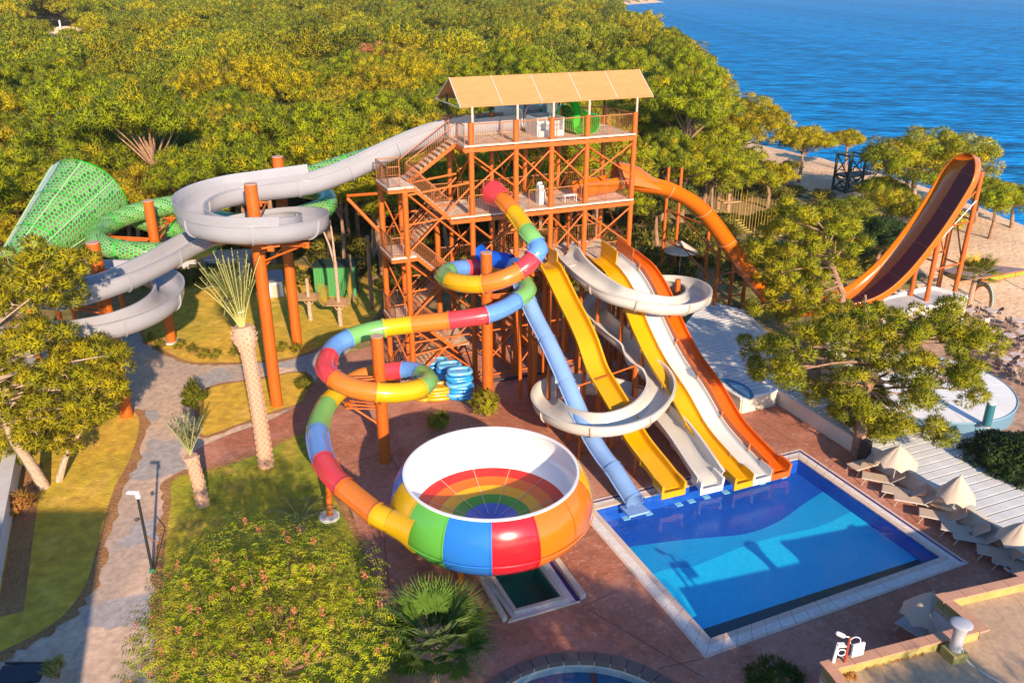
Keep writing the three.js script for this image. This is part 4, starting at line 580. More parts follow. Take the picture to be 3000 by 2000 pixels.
{
  const o = thing('white_spiral_slide', 'cream white open slide winding through two loops among the other slides', 'water slide', [0, 0, 0]);
  const L = [[...zw(430, 320), 6.75], [...zw(500, 430), 6.6], [...zw(640, 570), 6.35], [...zw(790, 690), 6.1], [...zw(960, 790), 5.95], [...zw(1150, 850), 5.82], [...zw(1350, 895), 5.66], [...zw(1600, 925), 5.46], [...zw(1800, 905), 5.26], [...zw(1925, 830), 5.06], [...zw(1900, 735), 4.86], [...zw(1750, 672), 4.66], [...zw(1560, 655), 4.48], [...zw(1300, 685), 4.26], [...zw(1000, 760), 3.96], [...zw(830, 830), 3.78], [...zw(745, 920), 3.62], [...zw(760, 1020), 3.5], [...zw(850, 1120), 3.36], [...zw(1010, 1260), 3.12], [...zw(1180, 1400), 2.88], [...zv(1260, 120), 2.66], [...zv(1420, 240), 2.46], [...zv(1500, 400), 2.3], [...zv(1440, 590), 2.18], [...zv(1230, 760), 2.08], [...zv(900, 850), 2.0], [...zv(580, 830), 1.92], [...zv(300, 720), 1.83], [...zv(185, 570), 1.74], [...zv(260, 430), 1.66], [...zv(500, 375), 1.56], [...zv(800, 395), 1.42], [...zv(1080, 460), 1.28], [...zv(1330, 575), 1.12], [...zv(1530, 740), 0.96], [...zv(1720, 960), 0.78], [...zv(1880, 1190), 0.6], [...zv(1990, 1360), 0.46], [...zv(2040, 1435), 0.34]];
  const c = L.map(([x, y, h]) => P(x, y, h)); c.unshift(c[0].clone().add(V3(-0.35, 0.02, -0.6)));
  const fr = buildFlume(o, c, [1.28, 0.72, 0.72, 0.45], M.cream, M.creamLine, 2.5); const f = fr[fr.length - 1]; mouth(o, f.p, V3(f.t.x, 0, f.t.z).normalize(), 1.0, M.white);
  const posts = [[P(...zw(1685, 800), 4.7), 6.1, 0.16], [P(...zv(460, 940), 0), 3.1, 0.16], [P(...zv(1185, 690), 0), 3.3, 0.16], [P(...zw(600, 640), 6.0), 6.0, 0.1], [P(...zw(1010, 1130), 2.0), 4.6, 0.12], [P(...zw(1100, 1180), 1.6), 3.8, 0.12], [P(...zv(590, 1080), 0), 1.7, 0.1], [P(...zv(940, 1030), 0), 1.7, 0.1], [P(...zv(60, 530), 0), 4.0, 0.16], [P(...zv(800, 640), 0), 1.4, 0.07]];
  for (const [q, h, r] of posts) part(o, 'support_post', barG(V3(q.x, 0.03, q.z), V3(q.x, h, q.z), r, 12), M.steel);
  const tops = [posts[1][0], posts[2][0]]; part(o, 'tie_bar', barG(V3(tops[0].x, 3.0, tops[0].z), V3(tops[1].x, 3.2, tops[1].z), 0.05, 8), M.steel);
  for (const [i, q] of [[22, posts[2][0]], [24, posts[2][0]], [27, posts[1][0]], [29, posts[1][0]], [8, posts[0][0]], [11, posts[0][0]]]) part(o, 'arm', barG(V3(q.x, c[i].y - 0.3, q.z), c[i].clone().add(V3(0, -0.1, 0)), 0.05, 6), M.steel);
}
{ // three lanes side by side
  const a = [5.05, -47.4], b = [10.75, -34.5];
  const c0 = slidePlane(a, b, [zw(790, 335), zw(850, 390), zw(950, 480), zw(1108, 735), zw(1262, 1120), zw(1450, 1500), zv(1690, 420), zv(1935, 850), zv(2230, 1200), zv(2350, 1330), zv(2405, 1385)]);
  const lanes = [['yellow_lane_slide', 'yellow lane slide joined to the white and orange lanes, leftmost of the three', M.yellow, M.yellowLine, 0], ['white_lane_slide', 'white lane slide between the yellow lane and the orange lane', M.white, M.creamLine, 1], ['orange_lane_slide', 'orange lane slide, outermost of the three lanes beside the white roof', M.orange, M.orangeLine, 2]];
  for (const [name, label, m, ml, k] of lanes) {
    const o = thing(name, label, 'water slide', [0, 0, 0]), c = c0.map((p, i) => p.clone().addScaledVector(U, k * 1.06).add(V3(0, k === 2 ? 0.02 : 0, 0))); c.unshift(c[0].clone().add(V3(-0.25, 0.02, -0.6)));
    const fr = buildFlume(o, c, [0.96, 0.3, k === 2 ? 0.62 : 0.3, 0.14, 0.045, 0.03], m, ml, 2.5); const f = fr[fr.length - 1]; mouth(o, f.p, V3(f.t.x, 0, f.t.z).normalize(), 0.88, m); trestles(o, fr, 0.9, 3.0, 1.4 + k * 0.1);
    if (k !== 1) { const e = k ? 1 : -1; part(o, 'entry_fin', sweepF([fr[0], fr[3], fr[7]], [[e * 0.5, 0.25], [e * 0.56, 0.25], [e * 0.56, 1.05], [e * 0.5, 1.05]]), m); }
  }
}
{ // the orange drop that shoots up the far wall
  const o = thing('orange_halfpipe_slide', 'orange half-pipe slide dropping from the tower and rising to a steep maroon-lined wall', 'water slide', [0, 0, 0]);
  const a = [9, -52.5], b = [27, -56.5], pl = (x, y) => onPlane(a[0], a[1], b[0], b[1], x, y);
  const c = [V3(7.0, 10.2, -52.05), pl(1870, 556), pl(1925, 568), pl(1985, 588), pl(2040, 628), pl(2090, 690), pl(2140, 760), pl(2192, 832), pl(2240, 890)]; c[0].y = 10.25; c[1].y = Math.min(c[1].y, 9.95);
  const w = (t) => t; const dn = dense(c, 0.3), fr = frames(dn), per = 9; let al = 0;
  for (let i = 0; i < fr.length - 1; i += per) { let j = Math.min(fr.length - 1, i + per); if (fr.length - 1 - j < 4) j = fr.length - 1; const s = part(o, 'flume_section', sweepF(fr.slice(i, j + 1), flumeP(1.35, 0.85, 0.85, 0.66), { from: al }), M.swoop); al += per * 0.3; if (i) part(s, 'flange', sweepF([fr[i], { ...fr[i], p: fr[i].p.clone().addScaledVector(fr[i].t, 0.07) }], flangeP(1.35, 0.85, 0.85, 0.66)), M.orangeLine); if (j === fr.length - 1) break; }
  // run-out and rising wall: grows wider, maroon running surface inside
  const e = fr[fr.length - 1].p, d = [e.clone(), e.clone().lerp(V3(20.5, 0.9, -55.05), 0.55).setY(e.y * 0.52), V3(19.6, 0.72, -54.86), V3(22.0, 0.8, -55.4), pl(2530, 893), pl(2618, 822), pl(2728, 692), pl(2815, 560), pl(2868, 462)];
  d[4].y = Math.max(1.25, d[4].y);
  const rise = frames(dense(d, 0.3)), n = rise.length; const wid = (t) => lerp(0.7, 1.5, smooth(0.1, 0.5, t)) * (t > 0.9 ? Math.sqrt(Math.max(0.03, 1 - ((t - 0.9) / 0.1) ** 2)) * 0.999 + 0.001 : 1);
  const shell = (from, to, a0, a1, out, m, name, parent) => { const pos = [], uv = [], idx = [], K = 16; for (const off of [0, out]) for (let i = from; i <= to; i++) { const f = rise[i], R = wid(i / (n - 1)), dp = 0.55 + 0.3 * smooth(0.1, 0.45, i / (n - 1)); for (let k = 0; k <= K; k++) { const t = lerp(a0, a1, k / K), x = Math.sin(t) * (R + off), y = dp - Math.pow(Math.abs(Math.cos(t)), 0.75) * Math.sign(Math.cos(t)) * (dp + off); const q = f.p.clone().addScaledVector(f.s, x).addScaledVector(f.u, y); pos.push(q.x, q.y, q.z); uv.push(i * 0.3, k * 0.15); } } const rows = to - from + 1; for (let l = 0; l < 2; l++) for (let i = 0; i < rows - 1; i++) for (let k = 0; k < K; k++) { const v = (l * rows + i) * (K + 1) + k; idx.push(v, v + 1, v + K + 1, v + 1, v + K + 2, v + K + 1); } for (let i = 0; i < rows - 1; i++) for (const k of [0, K]) { const v = i * (K + 1) + k, u = (rows + i) * (K + 1) + k; idx.push(v, u, v + K + 1, u, u + K + 1, v + K + 1); } for (let k = 0; k < K; k++) { const v = (rows - 1) * (K + 1) + k, u = (2 * rows - 1) * (K + 1) + k; idx.push(v, u, v + 1, u, u + 1, v + 1); } return part(parent || o, name, toCreasedNormals(rawG(pos, idx, uv), 0.8), m); };
  const st = Math.ceil((n - 1) / 8); for (let i = 0; i < n - 1; i += st) { const j = Math.min(n - 1, i + st); const s = shell(i, j, -1.62, 1.62, 0.08, M.swoop, 'wall_section'); const lining = shell(i, j, -0.62, 1.42, -0.015, M.maroon, 'running_surface', s); }
  for (let i = st; i < n - 1; i += st) { const f = rise[i], R = wid(i / (n - 1)), dp = 0.55 + 0.3 * smooth(0.1, 0.45, i / (n - 1)); const ln = Array.from({ length: 17 }, (_, k) => { const t = lerp(-1.6, 1.6, k / 16); return f.p.clone().addScaledVector(f.s, Math.sin(t) * (R - 0.025)).addScaledVector(f.u, dp - Math.pow(Math.abs(Math.cos(t)), 0.75) * Math.sign(Math.cos(t)) * (dp - 0.025)); }); part(o, 'joint_line', tubeF(frames(ln), 0.014, 5), M.orangeLine); }
  const edgeL = [-1, 1].map((sg) => rise.map((f, i) => { const R = wid(i / (n - 1)), dp = 0.55 + 0.3 * smooth(0.1, 0.45, i / (n - 1)); return f.p.clone().addScaledVector(f.s, sg * (R + 0.05)).addScaledVector(f.u, dp + 0.03); })); for (const l of edgeL) part(o, 'edge_bead', tubeF(frames(l), 0.06, 8), M.swoop);
  // entry tunnel on the middle deck
  const ar = frames([V3(6.35, 10.75, -51.9), V3(6.6, 10.78, -51.95), V3(7.6, 10.55, -52.18), V3(9.0, 10.2, -52.5)]); const arch = (i) => { const r = [0.98, 0.98, 0.9, 0.72][i], o2 = []; for (let k = 0; k <= 12; k++) { const t = k / 12 * Math.PI; o2.push([Math.cos(t) * r, Math.sin(t) * r * (i < 3 ? 1.15 : 0.6) - 0.1]); } return o2; };
  { const pos = [], uv = [], idx = []; for (let i = 0; i < 4; i++) arch(i).forEach(([x, y], k) => { const q = ar[i].p.clone().addScaledVector(ar[i].s, x).addScaledVector(ar[i].u, y); pos.push(q.x, q.y, q.z); uv.push(i, k * 0.2); }); for (let i = 0; i < 3; i++) for (let k = 0; k < 12; k++) { const v = i * 13 + k; idx.push(v, v + 13, v + 1, v + 1, v + 13, v + 14); } part(o, 'entry_tunnel', rawG(pos, idx, uv), M.swoop); }
  part(o, 'start_tub', sweepF(frames([T(7.2, 1.4, H2 + 0.02), T(8.3, 1.75, H2 + 0.04), V3(6.4, 10.16, -51.9)]), flumeP(1.5, 0.75, 0.95, 0.5)), M.swoop);
  // trestle legs under the drop
  const zr = Zm(2000, 670, 2.34), legs = [[zr(208, 612), 6.3, -0.05], [zr(145, 410), 5.9, -0.05], [zr(405, 570), 3.4, -0.05], [zr(320, 520), 3.4, -0.05], [Zm(1800, 450, 4.68)(650, 1560), 8.3, 0], [Zm(1800, 450, 4.68)(820, 1560), 8.3, 0]], lp = legs.map(([q, h]) => [P(...q), h]);
  for (const [q, h] of lp) part(o, 'support_post', barG(V3(q.x, -0.06, q.z), V3(q.x, h, q.z), 0.13, 12), M.steel);
  const tie = (i, j, h) => part(o, 'tie_bar', barG(V3(lp[i][0].x, h, lp[i][0].z), V3(lp[j][0].x, h, lp[j][0].z), 0.06, 8), M.steel);
  tie(0, 1, 5.2); tie(2, 3, 2.6); tie(0, 2, 3.2); tie(1, 3, 3.2); tie(0, 2, 1.4); tie(1, 3, 1.4); tie(4, 5, 6.2); tie(4, 1, 4.9); tie(5, 0, 4.6); tie(5, 0, 2.4); tie(4, 1, 2.4);
  // frame behind the wall
  const zk = Zm(2600, 720, 5.85), k0 = [[P(...zk(670, 940), 0.6), 5.6], [P(...zk(405, 850), 0.6), 3.4], [P(...zk(1150, 800), 0.6), 9.6], [P(...zk(880, 690), 0.6), 6.4]];
  for (const [q, h] of k0) part(o, 'support_post', barG(V3(q.x, -1.6, q.z), V3(q.x + (h > 9 ? 0.15 : 0), h, q.z), 0.17, 12), M.steel);
  const t2 = (i, j, h, h2 = h) => part(o, 'tie_bar', barG(V3(k0[i][0].x, h, k0[i][0].z), V3(k0[j][0].x, h2, k0[j][0].z), 0.06, 8), M.steel); t2(0, 1, 3.6); t2(0, 2, 6.0); t2(2, 3, 6.2); t2(1, 3, 3.4); t2(0, 3, 5.6, 3.0); t2(2, 3, 2.8); t2(0, 2, 2.9); t2(2, 0, 8.2, 6.2); t2(3, 2, 6.8, 3.2);
  const tb = edgeL[1]; for (const [i, k] of [[Math.round(n * 0.97), 2], [Math.round(n * 0.8), 0], [Math.round(n * 0.9), 2], [Math.round(n * 0.7), 0], [Math.round(n * 0.62), 1]]) part(o, 'tie_bar', barG(rise[i].p, V3(k0[k][0].x, Math.min(k0[k][1], rise[i].p.y + 0.1), k0[k][0].z), 0.07, 8), M.steel);
  part(o, 'stay', barG(V3(k0[1][0].x + 0.5, 4.0, k0[1][0].z + 0.4), V3(k0[2][0].x, 7.6, k0[2][0].z + 0.3), 0.04, 6), M.whitePaint);
}
// ---------------------------------------------------------------- vegetation
class Leaves {
  constructor() { this.p = []; this.n = []; this.c = []; }
  tri(a, b, c, n, k) { const ux = b.x - a.x, uy = b.y - a.y, uz = b.z - a.z, vx = c.x - a.x, vy = c.y - a.y, vz = c.z - a.z; if ((uy * vz - uz * vy) * n.x + (uz * vx - ux * vz) * n.y + (ux * vy - uy * vx) * n.z < 0) { const t = b; b = c; c = t; } this.p.push(a.x, a.y, a.z, b.x, b.y, b.z, c.x, c.y, c.z); for (let i = 0; i < 3; i++) { this.n.push(n.x, n.y, n.z); this.c.push(k[0], k[1], k[2]); } }
  blade(base, dir, len, w, n, k, r) { const s = V3(r() - 0.5, r() - 0.5, r() - 0.5).cross(dir).normalize().multiplyScalar(w / 2); const m = base.clone().addScaledVector(dir, len * 0.45), t = base.clone().addScaledVector(dir, len); this.tri(base, m.clone().add(s), t, n, k); this.tri(base, t, m.clone().sub(s), n, k); }
  needle(base, dir, len, w, n, k, r) { const s = V3(r() - 0.5, r() - 0.5, r() - 0.5).cross(dir).normalize().multiplyScalar(w / 2); this.tri(base.clone().add(s), base.clone().addScaledVector(dir, len), base.clone().sub(s), n, k); }
  geo() { const g = new THREE.BufferGeometry(); g.setAttribute('position', new THREE.Float32BufferAttribute(this.p, 3)); g.setAttribute('normal', new THREE.Float32BufferAttribute(this.n, 3)); g.setAttribute('color', new THREE.Float32BufferAttribute(this.c, 3)); return g; }
}
const sph = (r) => { const y = 2 * r() - 1, a = r() * 6.2832, s = Math.sqrt(1 - y * y); return V3(Math.cos(a) * s, y, Math.sin(a) * s); };
// one puff of needles: short sprays set over a rounded tuft, each pointing out and up
function puff(L, c, pr, n, bw, k, r, flat = 0.75) {
  for (let i = 0; i < n; i++) {
    const d = sph(r); d.y = d.y * 0.85 + 0.2; d.normalize(); const q = V3(d.x, d.y * flat, d.z);
    const b = c.clone().addScaledVector(q, pr * (0.55 + 0.3 * r())), e = sph(r).multiplyScalar(0.9).add(d).add(V3(0, 0.2, 0)).normalize();
    const nn = d.clone().addScaledVector(e, 0.15).add(V3(0, 0.15, 0)).normalize(), v = 0.8 + 0.4 * r(); L.needle(b, e, Math.min(0.26, pr * 0.46) * (0.6 + 0.7 * r()), bw * (0.7 + 0.6 * r()), nn, [k[0] * v, k[1] * v, k[2] * v], r);
  }
}
const PINE = [[0.46, 0.40, 0.006], [0.38, 0.37, 0.008], [0.54, 0.43, 0.008], [0.27, 0.30, 0.010], [0.48, 0.37, 0.014], [0.33, 0.36, 0.010]];
const pick = (l, r) => l[Math.floor(r() * l.length)];
function limb(a, b, r0, r1, r, sag = 0.12, n = 4) { const o = [], L = a.distanceTo(b); const m = a.clone().lerp(b, 0.5).add(V3((r() - 0.5) * L * 0.2, L * sag * (r() - 0.3), (r() - 0.5) * L * 0.2)); let p = a; for (let k = 1; k <= n; k++) { const t = k / n, q = a.clone().multiplyScalar((1 - t) * (1 - t)).addScaledVector(m, 2 * t * (1 - t)).addScaledVector(b, t * t); o.push(barG(p, q, lerp(r0, r1, (k - 1) / n), 6, lerp(r0, r1, t))); p = q; } return o; }
function pineParts(sd, { R = 3.6, H = 8.6, base = 2.6, puffs = 130, blades = 70, pr = 0.56, bw = 0.06, cols = PINE, lean = 0.5, limbs = 14 }) {
  const r = RNG(sd), L = new Leaves(), wood = [], top = V3((r() - 0.5) * lean * 2, H * 0.72, (r() - 0.5) * lean * 2), tone = pick(cols, r);
  const mid = V3(top.x * 0.3 + (r() - 0.5) * lean, H * 0.35, top.z * 0.3 + (r() - 0.5) * lean);
  wood.push(barG(V3(0, -0.3, 0), mid, 0.24, 8, 0.17), barG(mid, top, 0.17, 7, 0.07));
  const lobes = Array.from({ length: limbs }, (_, i) => { const a = i * 2.4 + r(), q = Math.sqrt((i + 0.5) / limbs) * R * 0.78, y = base + (H - base) * (0.25 + 0.62 * Math.sqrt(Math.max(0, 1 - (q / R) ** 2)) * (0.75 + 0.35 * r())); return { c: V3(Math.cos(a) * q + top.x * 0.5, y, Math.sin(a) * q + top.z * 0.5), s: R * (0.26 + 0.16 * r()) }; });
  for (const l of lobes) wood.push(...limb(mid.clone().lerp(top, clamp((l.c.y - base) / (H - base) * 0.8)), l.c, 0.08, 0.025, r, 0.15, 3));
  for (let i = 0; i < puffs; i++) { const l = lobes[i % lobes.length], d = sph(r); d.y = Math.abs(d.y) * 0.9 - 0.22; const c = l.c.clone().add(V3(d.x * l.s * 1.15, d.y * l.s * 0.8, d.z * l.s * 1.15)); const k = mulc(r() < 0.8 ? tone : pick(cols, r), 0.82 + 0.36 * r()); puff(L, c, pr * (0.75 + 0.5 * r()), blades, bw, k, r); }
  return { crown: L.geo(), trunk: merge(wood) };
}
function tree(name, label, pos, parts, { turn = 0, scale = 1, group, bark = M.bark, cat = 'tree' } = {}) { const o = thing(name, label, cat, [pos.x, pos.y ?? 0, pos.z], turn, group); part(o, 'trunk', parts.trunk, bark); part(o, 'crown', parts.crown, M.leaf); o.scale.setScalar(scale); return o; }
// the wood behind the slides
const woodVariants = Array.from({ length: 9 }, (_, i) => pineParts(1000 + i * 77, { R: 3.3 + (i % 4) * 0.5, H: 7.8 + (i % 5) * 0.8, base: 1.6 + (i % 3) * 0.6, puffs: 185 + (i % 2) * 35, blades: 210 }));
const clearings = [[...['130,120', '150,150']].map((s) => s.split(',').map(Number))].flat().map(([x, y]) => P(x, y, 6));
function inWood(x, z) {
  const c = coastX(z) - x; if (c < 7) return false;
  if (x > -3 && z > -60) return false; if (x > 22 && z > -138) return false; if (x > 7.5 && z > -104) return c > 30 && z < -76 && x < 20;
  if (x <= -3 && x > -31 && z > -64) return false; if (x <= -31 && z > (x < -37 ? -46 : -58)) return false;
  for (const q of clearings) { const k = q.z / z; if (Math.abs(z - q.z) < 16 && Math.abs(x * k - q.x) < 9) return false; }
  return true;
}
{
  const spots = [], r = RNG(4242);
  for (let z = -44; z > -760;) { const step = z > -150 ? 4.9 : 5.6 + (-z - 150) / 160; const half = -z * 0.64 + 10; for (let x = -half; x < Math.min(half, coastX(z)); x += step) { const px = x + (r() - 0.5) * step * 0.8, pz = z + (r() - 0.5) * step * 0.8; if (inWood(px, pz)) spots.push([px, pz, r(), r(), r()]); } z -= step; }
  spots.sort((a, b) => Math.hypot(a[0], a[1]) - Math.hypot(b[0], b[1]));
  const near = spots.slice(0, 285), far = spots.slice(285), label = 'Aleppo pine with a rounded yellow-green crown in the dense wood behind the slides', group = 'pines of the dense wood';
  const first = [];
  near.forEach(([x, z, a, b, c], i) => { const v = i % woodVariants.length, y = terrain(x, z) - 0.1; let o; if (!first[v]) o = first[v] = tree('pine_tree', label, V3(x, y, z), woodVariants[v], { group }); else o = copyOf(first[v], [x, y, z]); o.rotation.y = a * 6.283; const s = 0.78 + 0.52 * b; o.scale.set(s, s * (0.8 + 0.4 * c), s); });
  // farther off the wood reads as one mass
  const far3 = Array.from({ length: 4 }, (_, i) => pineParts(3000 + i * 31, { R: 3.8, H: 8.4, puffs: 100, blades: 110, pr: 0.8, bw: 0.13, limbs: 12 }).crown), mats = new THREE.Matrix4();
  const g = new THREE.Group(); g.name = 'distant_wood'; g.userData = { kind: 'stuff', label: 'distant pine wood covering the hill down to the shore', category: 'wood' }; scene.add(g);
  far3.forEach((geo, k) => { const list = far.filter((_, i) => i % 4 === k), im = new THREE.InstancedMesh(geo, M.leaf, list.length); im.name = 'tree_mass'; im.userData.kind = 'stuff'; const C = new THREE.Color(); list.forEach(([x, z, a, b, c], i) => { const s = (0.75 + 0.6 * b) * (1 + Math.max(0, -z - 200) / 900); mats.makeRotationY(a * 6.28).scale(V3(s, s * (0.75 + 0.55 * c), s)).setPosition(x, terrain(x, z) - 0.3, z); im.setMatrixAt(i, mats); const t = 0.7 + 0.6 * a; C.setRGB(t * (0.95 + 0.12 * c), t, t * (0.9 + 0.5 * b)); im.setColorAt(i, C); }); shadowed(im); g.add(im); });
}
{ const q = P(140, 118, 7), g = slabG([V3(-11, 0, 5), V3(11, 0, 6), V3(15, 0, -6), V3(2, 0, -8), V3(-13, 0, -5)], -1, 0); g.rotateX(0.42); g.translate(q.x, q.y, q.z); struct('sandy_bank', g, M.sand, 'bare sandy bank showing between the trees at the upper left'); let f0; for (const s of [-7, -3, 1.5]) { const p = V3(q.x + s, q.y + 2.2, q.z - 5); if (!f0) { f0 = thing('fence_post', 'white fence post on the bare sandy bank at the upper left', 'post', p, 0, 'white posts on the sandy bank'); part(f0, 'post', boxG(0.3, 2.6, 0.3, 0, 1.2, 0), M.whitePaint); part(f0, 'cap', boxG(0.4, 0.12, 0.4, 0, 2.55, 0), M.whitePaint); } else copyOf(f0, p); } }
// single trees round the park that stand out
const GREEN = [[0.236, 0.271, 0.013], [0.298, 0.289, 0.011], [0.193, 0.219, 0.015]];
{
  const T2 = (label, x, y, h, sd, o, sc = 1, name = 'pine_tree') => { const q = P(x, y, h); return tree(name, label, V3(q.x, terrain(q.x, q.z) - 0.1, q.z), pineParts(sd, o), { scale: sc }); };
  T2('bushy green pine at the edge of the sea, right of the tower roof', 2150, 590, -1.0, 501, { R: 5.6, H: 10.5, base: 0.9, puffs: 430, blades: 150, limbs: 24 });
  T2('smaller shore pine between the bushy pine and the dark lookout tower', 2335, 560, -1, 502, { R: 3.3, H: 6.6, base: 0.8, puffs: 170, blades: 150, limbs: 14 });
  T2('pine bush behind the dark lookout tower', 2470, 545, -2, 503, { R: 1.9, H: 5.0, base: 1.0, puffs: 80, blades: 150, limbs: 8 });
  T2('low pine with green crown right of the foot of the dark lookout tower', 2475, 735, -1.4, 505, { R: 2.8, H: 3.4, base: 0.8, puffs: 170, blades: 150, limbs: 14, cols: GREEN });
  T2('young pine at the far right behind the steep orange wall', 2890, 745, -1.5, 506, { R: 2.8, H: 5.4, base: 0.5, puffs: 130, blades: 150, limbs: 12 });
  T2('pine leaning over the sand at the right edge of the picture', 2960, 700, -1.5, 510, { R: 2.4, H: 4.0, base: 0.5, puffs: 90, blades: 150, limbs: 9 });
  T2('dark blue-green bushy tree in front of the rope bridge', 2560, 850, -1.5, 507, { R: 2.8, H: 5.4, base: 0.6, puffs: 170, blades: 150, pr: 0.55, limbs: 16, cols: [[0.061, 0.108, 0.022], [0.088, 0.131, 0.022]] }, 1, 'evergreen_tree');
  T2('olive-green tree standing behind the legs of the orange drop', 2180, 870, -0.5, 508, { R: 2.0, H: 4.0, base: 0.7, puffs: 110, blades: 130, limbs: 12, cols: [[0.105, 0.149, 0.024], [0.158, 0.175, 0.033]] }, 1, 'olive_tree');
  T2('grey-green olive tree between the tower and the orange drop', 1930, 730, 0, 509, { R: 3.2, H: 6.2, base: 1.2, puffs: 190, blades: 130, limbs: 18, cols: [[0.175, 0.184, 0.024], [0.228, 0.210, 0.033]] }, 1, 'olive_tree');
  T2('grey-green olive tree behind the lower tower deck', 1720, 720, 0, 519, { R: 3.0, H: 6.4, base: 1.2, puffs: 170, blades: 130, limbs: 16, cols: [[0.193, 0.193, 0.022], [0.263, 0.228, 0.033]] }, 1, 'olive_tree');
  T2('dead pine with rust brown needles left of the tower roof', 1100, 330, 2.5, 511, { R: 4.6, H: 12.6, base: 4.4, puffs: 190, blades: 110, limbs: 17, lean: 1.2, cols: [[0.62, 0.22, 0.075], [0.70, 0.28, 0.10]] }, 1.05, 'dead_tree');
  T2('tall thin pale poplar on the shoreline above the tower roof', 1838, 165, 0, 512, { R: 2.0, H: 17, base: 5, puffs: 110, blades: 110, pr: 0.8, bw: 0.2, limbs: 14, cols: [[0.455, 0.385, 0.110], [0.525, 0.420, 0.110]] }, 0.8, 'poplar_tree');
  let k = 0; for (const [x, y, o] of [[2035, 575, { R: 3.2, H: 6.5 }], [2100, 650, { R: 2.6, H: 4.4 }], [2245, 640, { R: 2.7, H: 4.6 }], [2600, 715, { R: 2.6, H: 3.8 }], [2705, 765, { R: 2.6, H: 4.2 }], [2560, 655, { R: 2.2, H: 3.4 }], [2850, 690, { R: 2.8, H: 4.8 }], [1975, 545, { R: 3.4, H: 7.5 }], [2790, 640, { R: 2.4, H: 4.0 }]]) { T2(['bushy pine between the tower and the large shore pine', 'low pine left of the yellow rope bridge', 'low green pine right of the yellow rope bridge', 'low pine in the dead branches under the beach pine', 'rounded pine bush at the foot of the orange wall', 'small pine bush right beside the lookout tower', 'rounded shore pine behind the legs of the steep orange wall', 'tall bushy pine just right of the tower roof', 'pine bush on the sand right of the bent trunk'][k], x, y, -1.2, 540 + k, { base: 0.5, puffs: 150, blades: 150, limbs: 14, ...o }); k++; }
  T2('tree with dark crown close behind the stair tower', 1120, 800, 0, 513, { R: 3.0, H: 8.0, base: 3.0, puffs: 130, blades: 130, limbs: 12 });
  T2('pine with bare lower trunk left of the rope platforms', 1010, 800, 0, 514, { R: 2.6, H: 8.6, base: 5.0, puffs: 90, blades: 130, limbs: 10 });
}
function clusterTree(name, label, base, fork, list, o = {}) {      // a tree given by the clumps of its crown
  const r = RNG(o.seed || 5), L = new Leaves(), wood = [], B = base, n = (q) => q.clone().sub(B); const cols = o.cols || PINE;
  const f = n(fork); wood.push(...limb(V3(0, -0.3, 0), f, o.r0 || 0.3, o.r1 || 0.2, r, 0.05, 5)); const crest = f.clone().add(o.crest || V3(0, 3, 0)); wood.push(...limb(f, crest, o.r1 || 0.2, 0.06, r, 0.1, 5));
  for (const [q, s] of list) { const c = n(q), st = f.clone().lerp(crest, clamp((c.y - f.y) / Math.max(0.5, crest.y - f.y) * 0.7)); wood.push(...limb(st, c, 0.075, 0.025, r, 0.18, 4)); for (let i = 0; i < (o.per || 6); i++) { const d = sph(r); const e = c.clone().add(V3(d.x * s, d.y * s * 0.7, d.z * s)); if (i % 2) wood.push(barG(c, e, 0.02, 4, 0.01)); puff(L, e, s * (0.5 + 0.3 * r()), o.blades || 210, o.bw || 0.05, mulc(pick(cols, r), 0.85 + 0.3 * r()), r); } }
  const t = thing(name, label, 'tree', B); part(t, 'trunk', merge(wood), o.bark || M.bark); part(t, 'crown', L.geo(), M.leaf); return t;
}
const atZ = (x, y, z) => { const d = sight(x, y); return d.multiplyScalar(z / d.z).add(V3(0, EYE, 0)); };
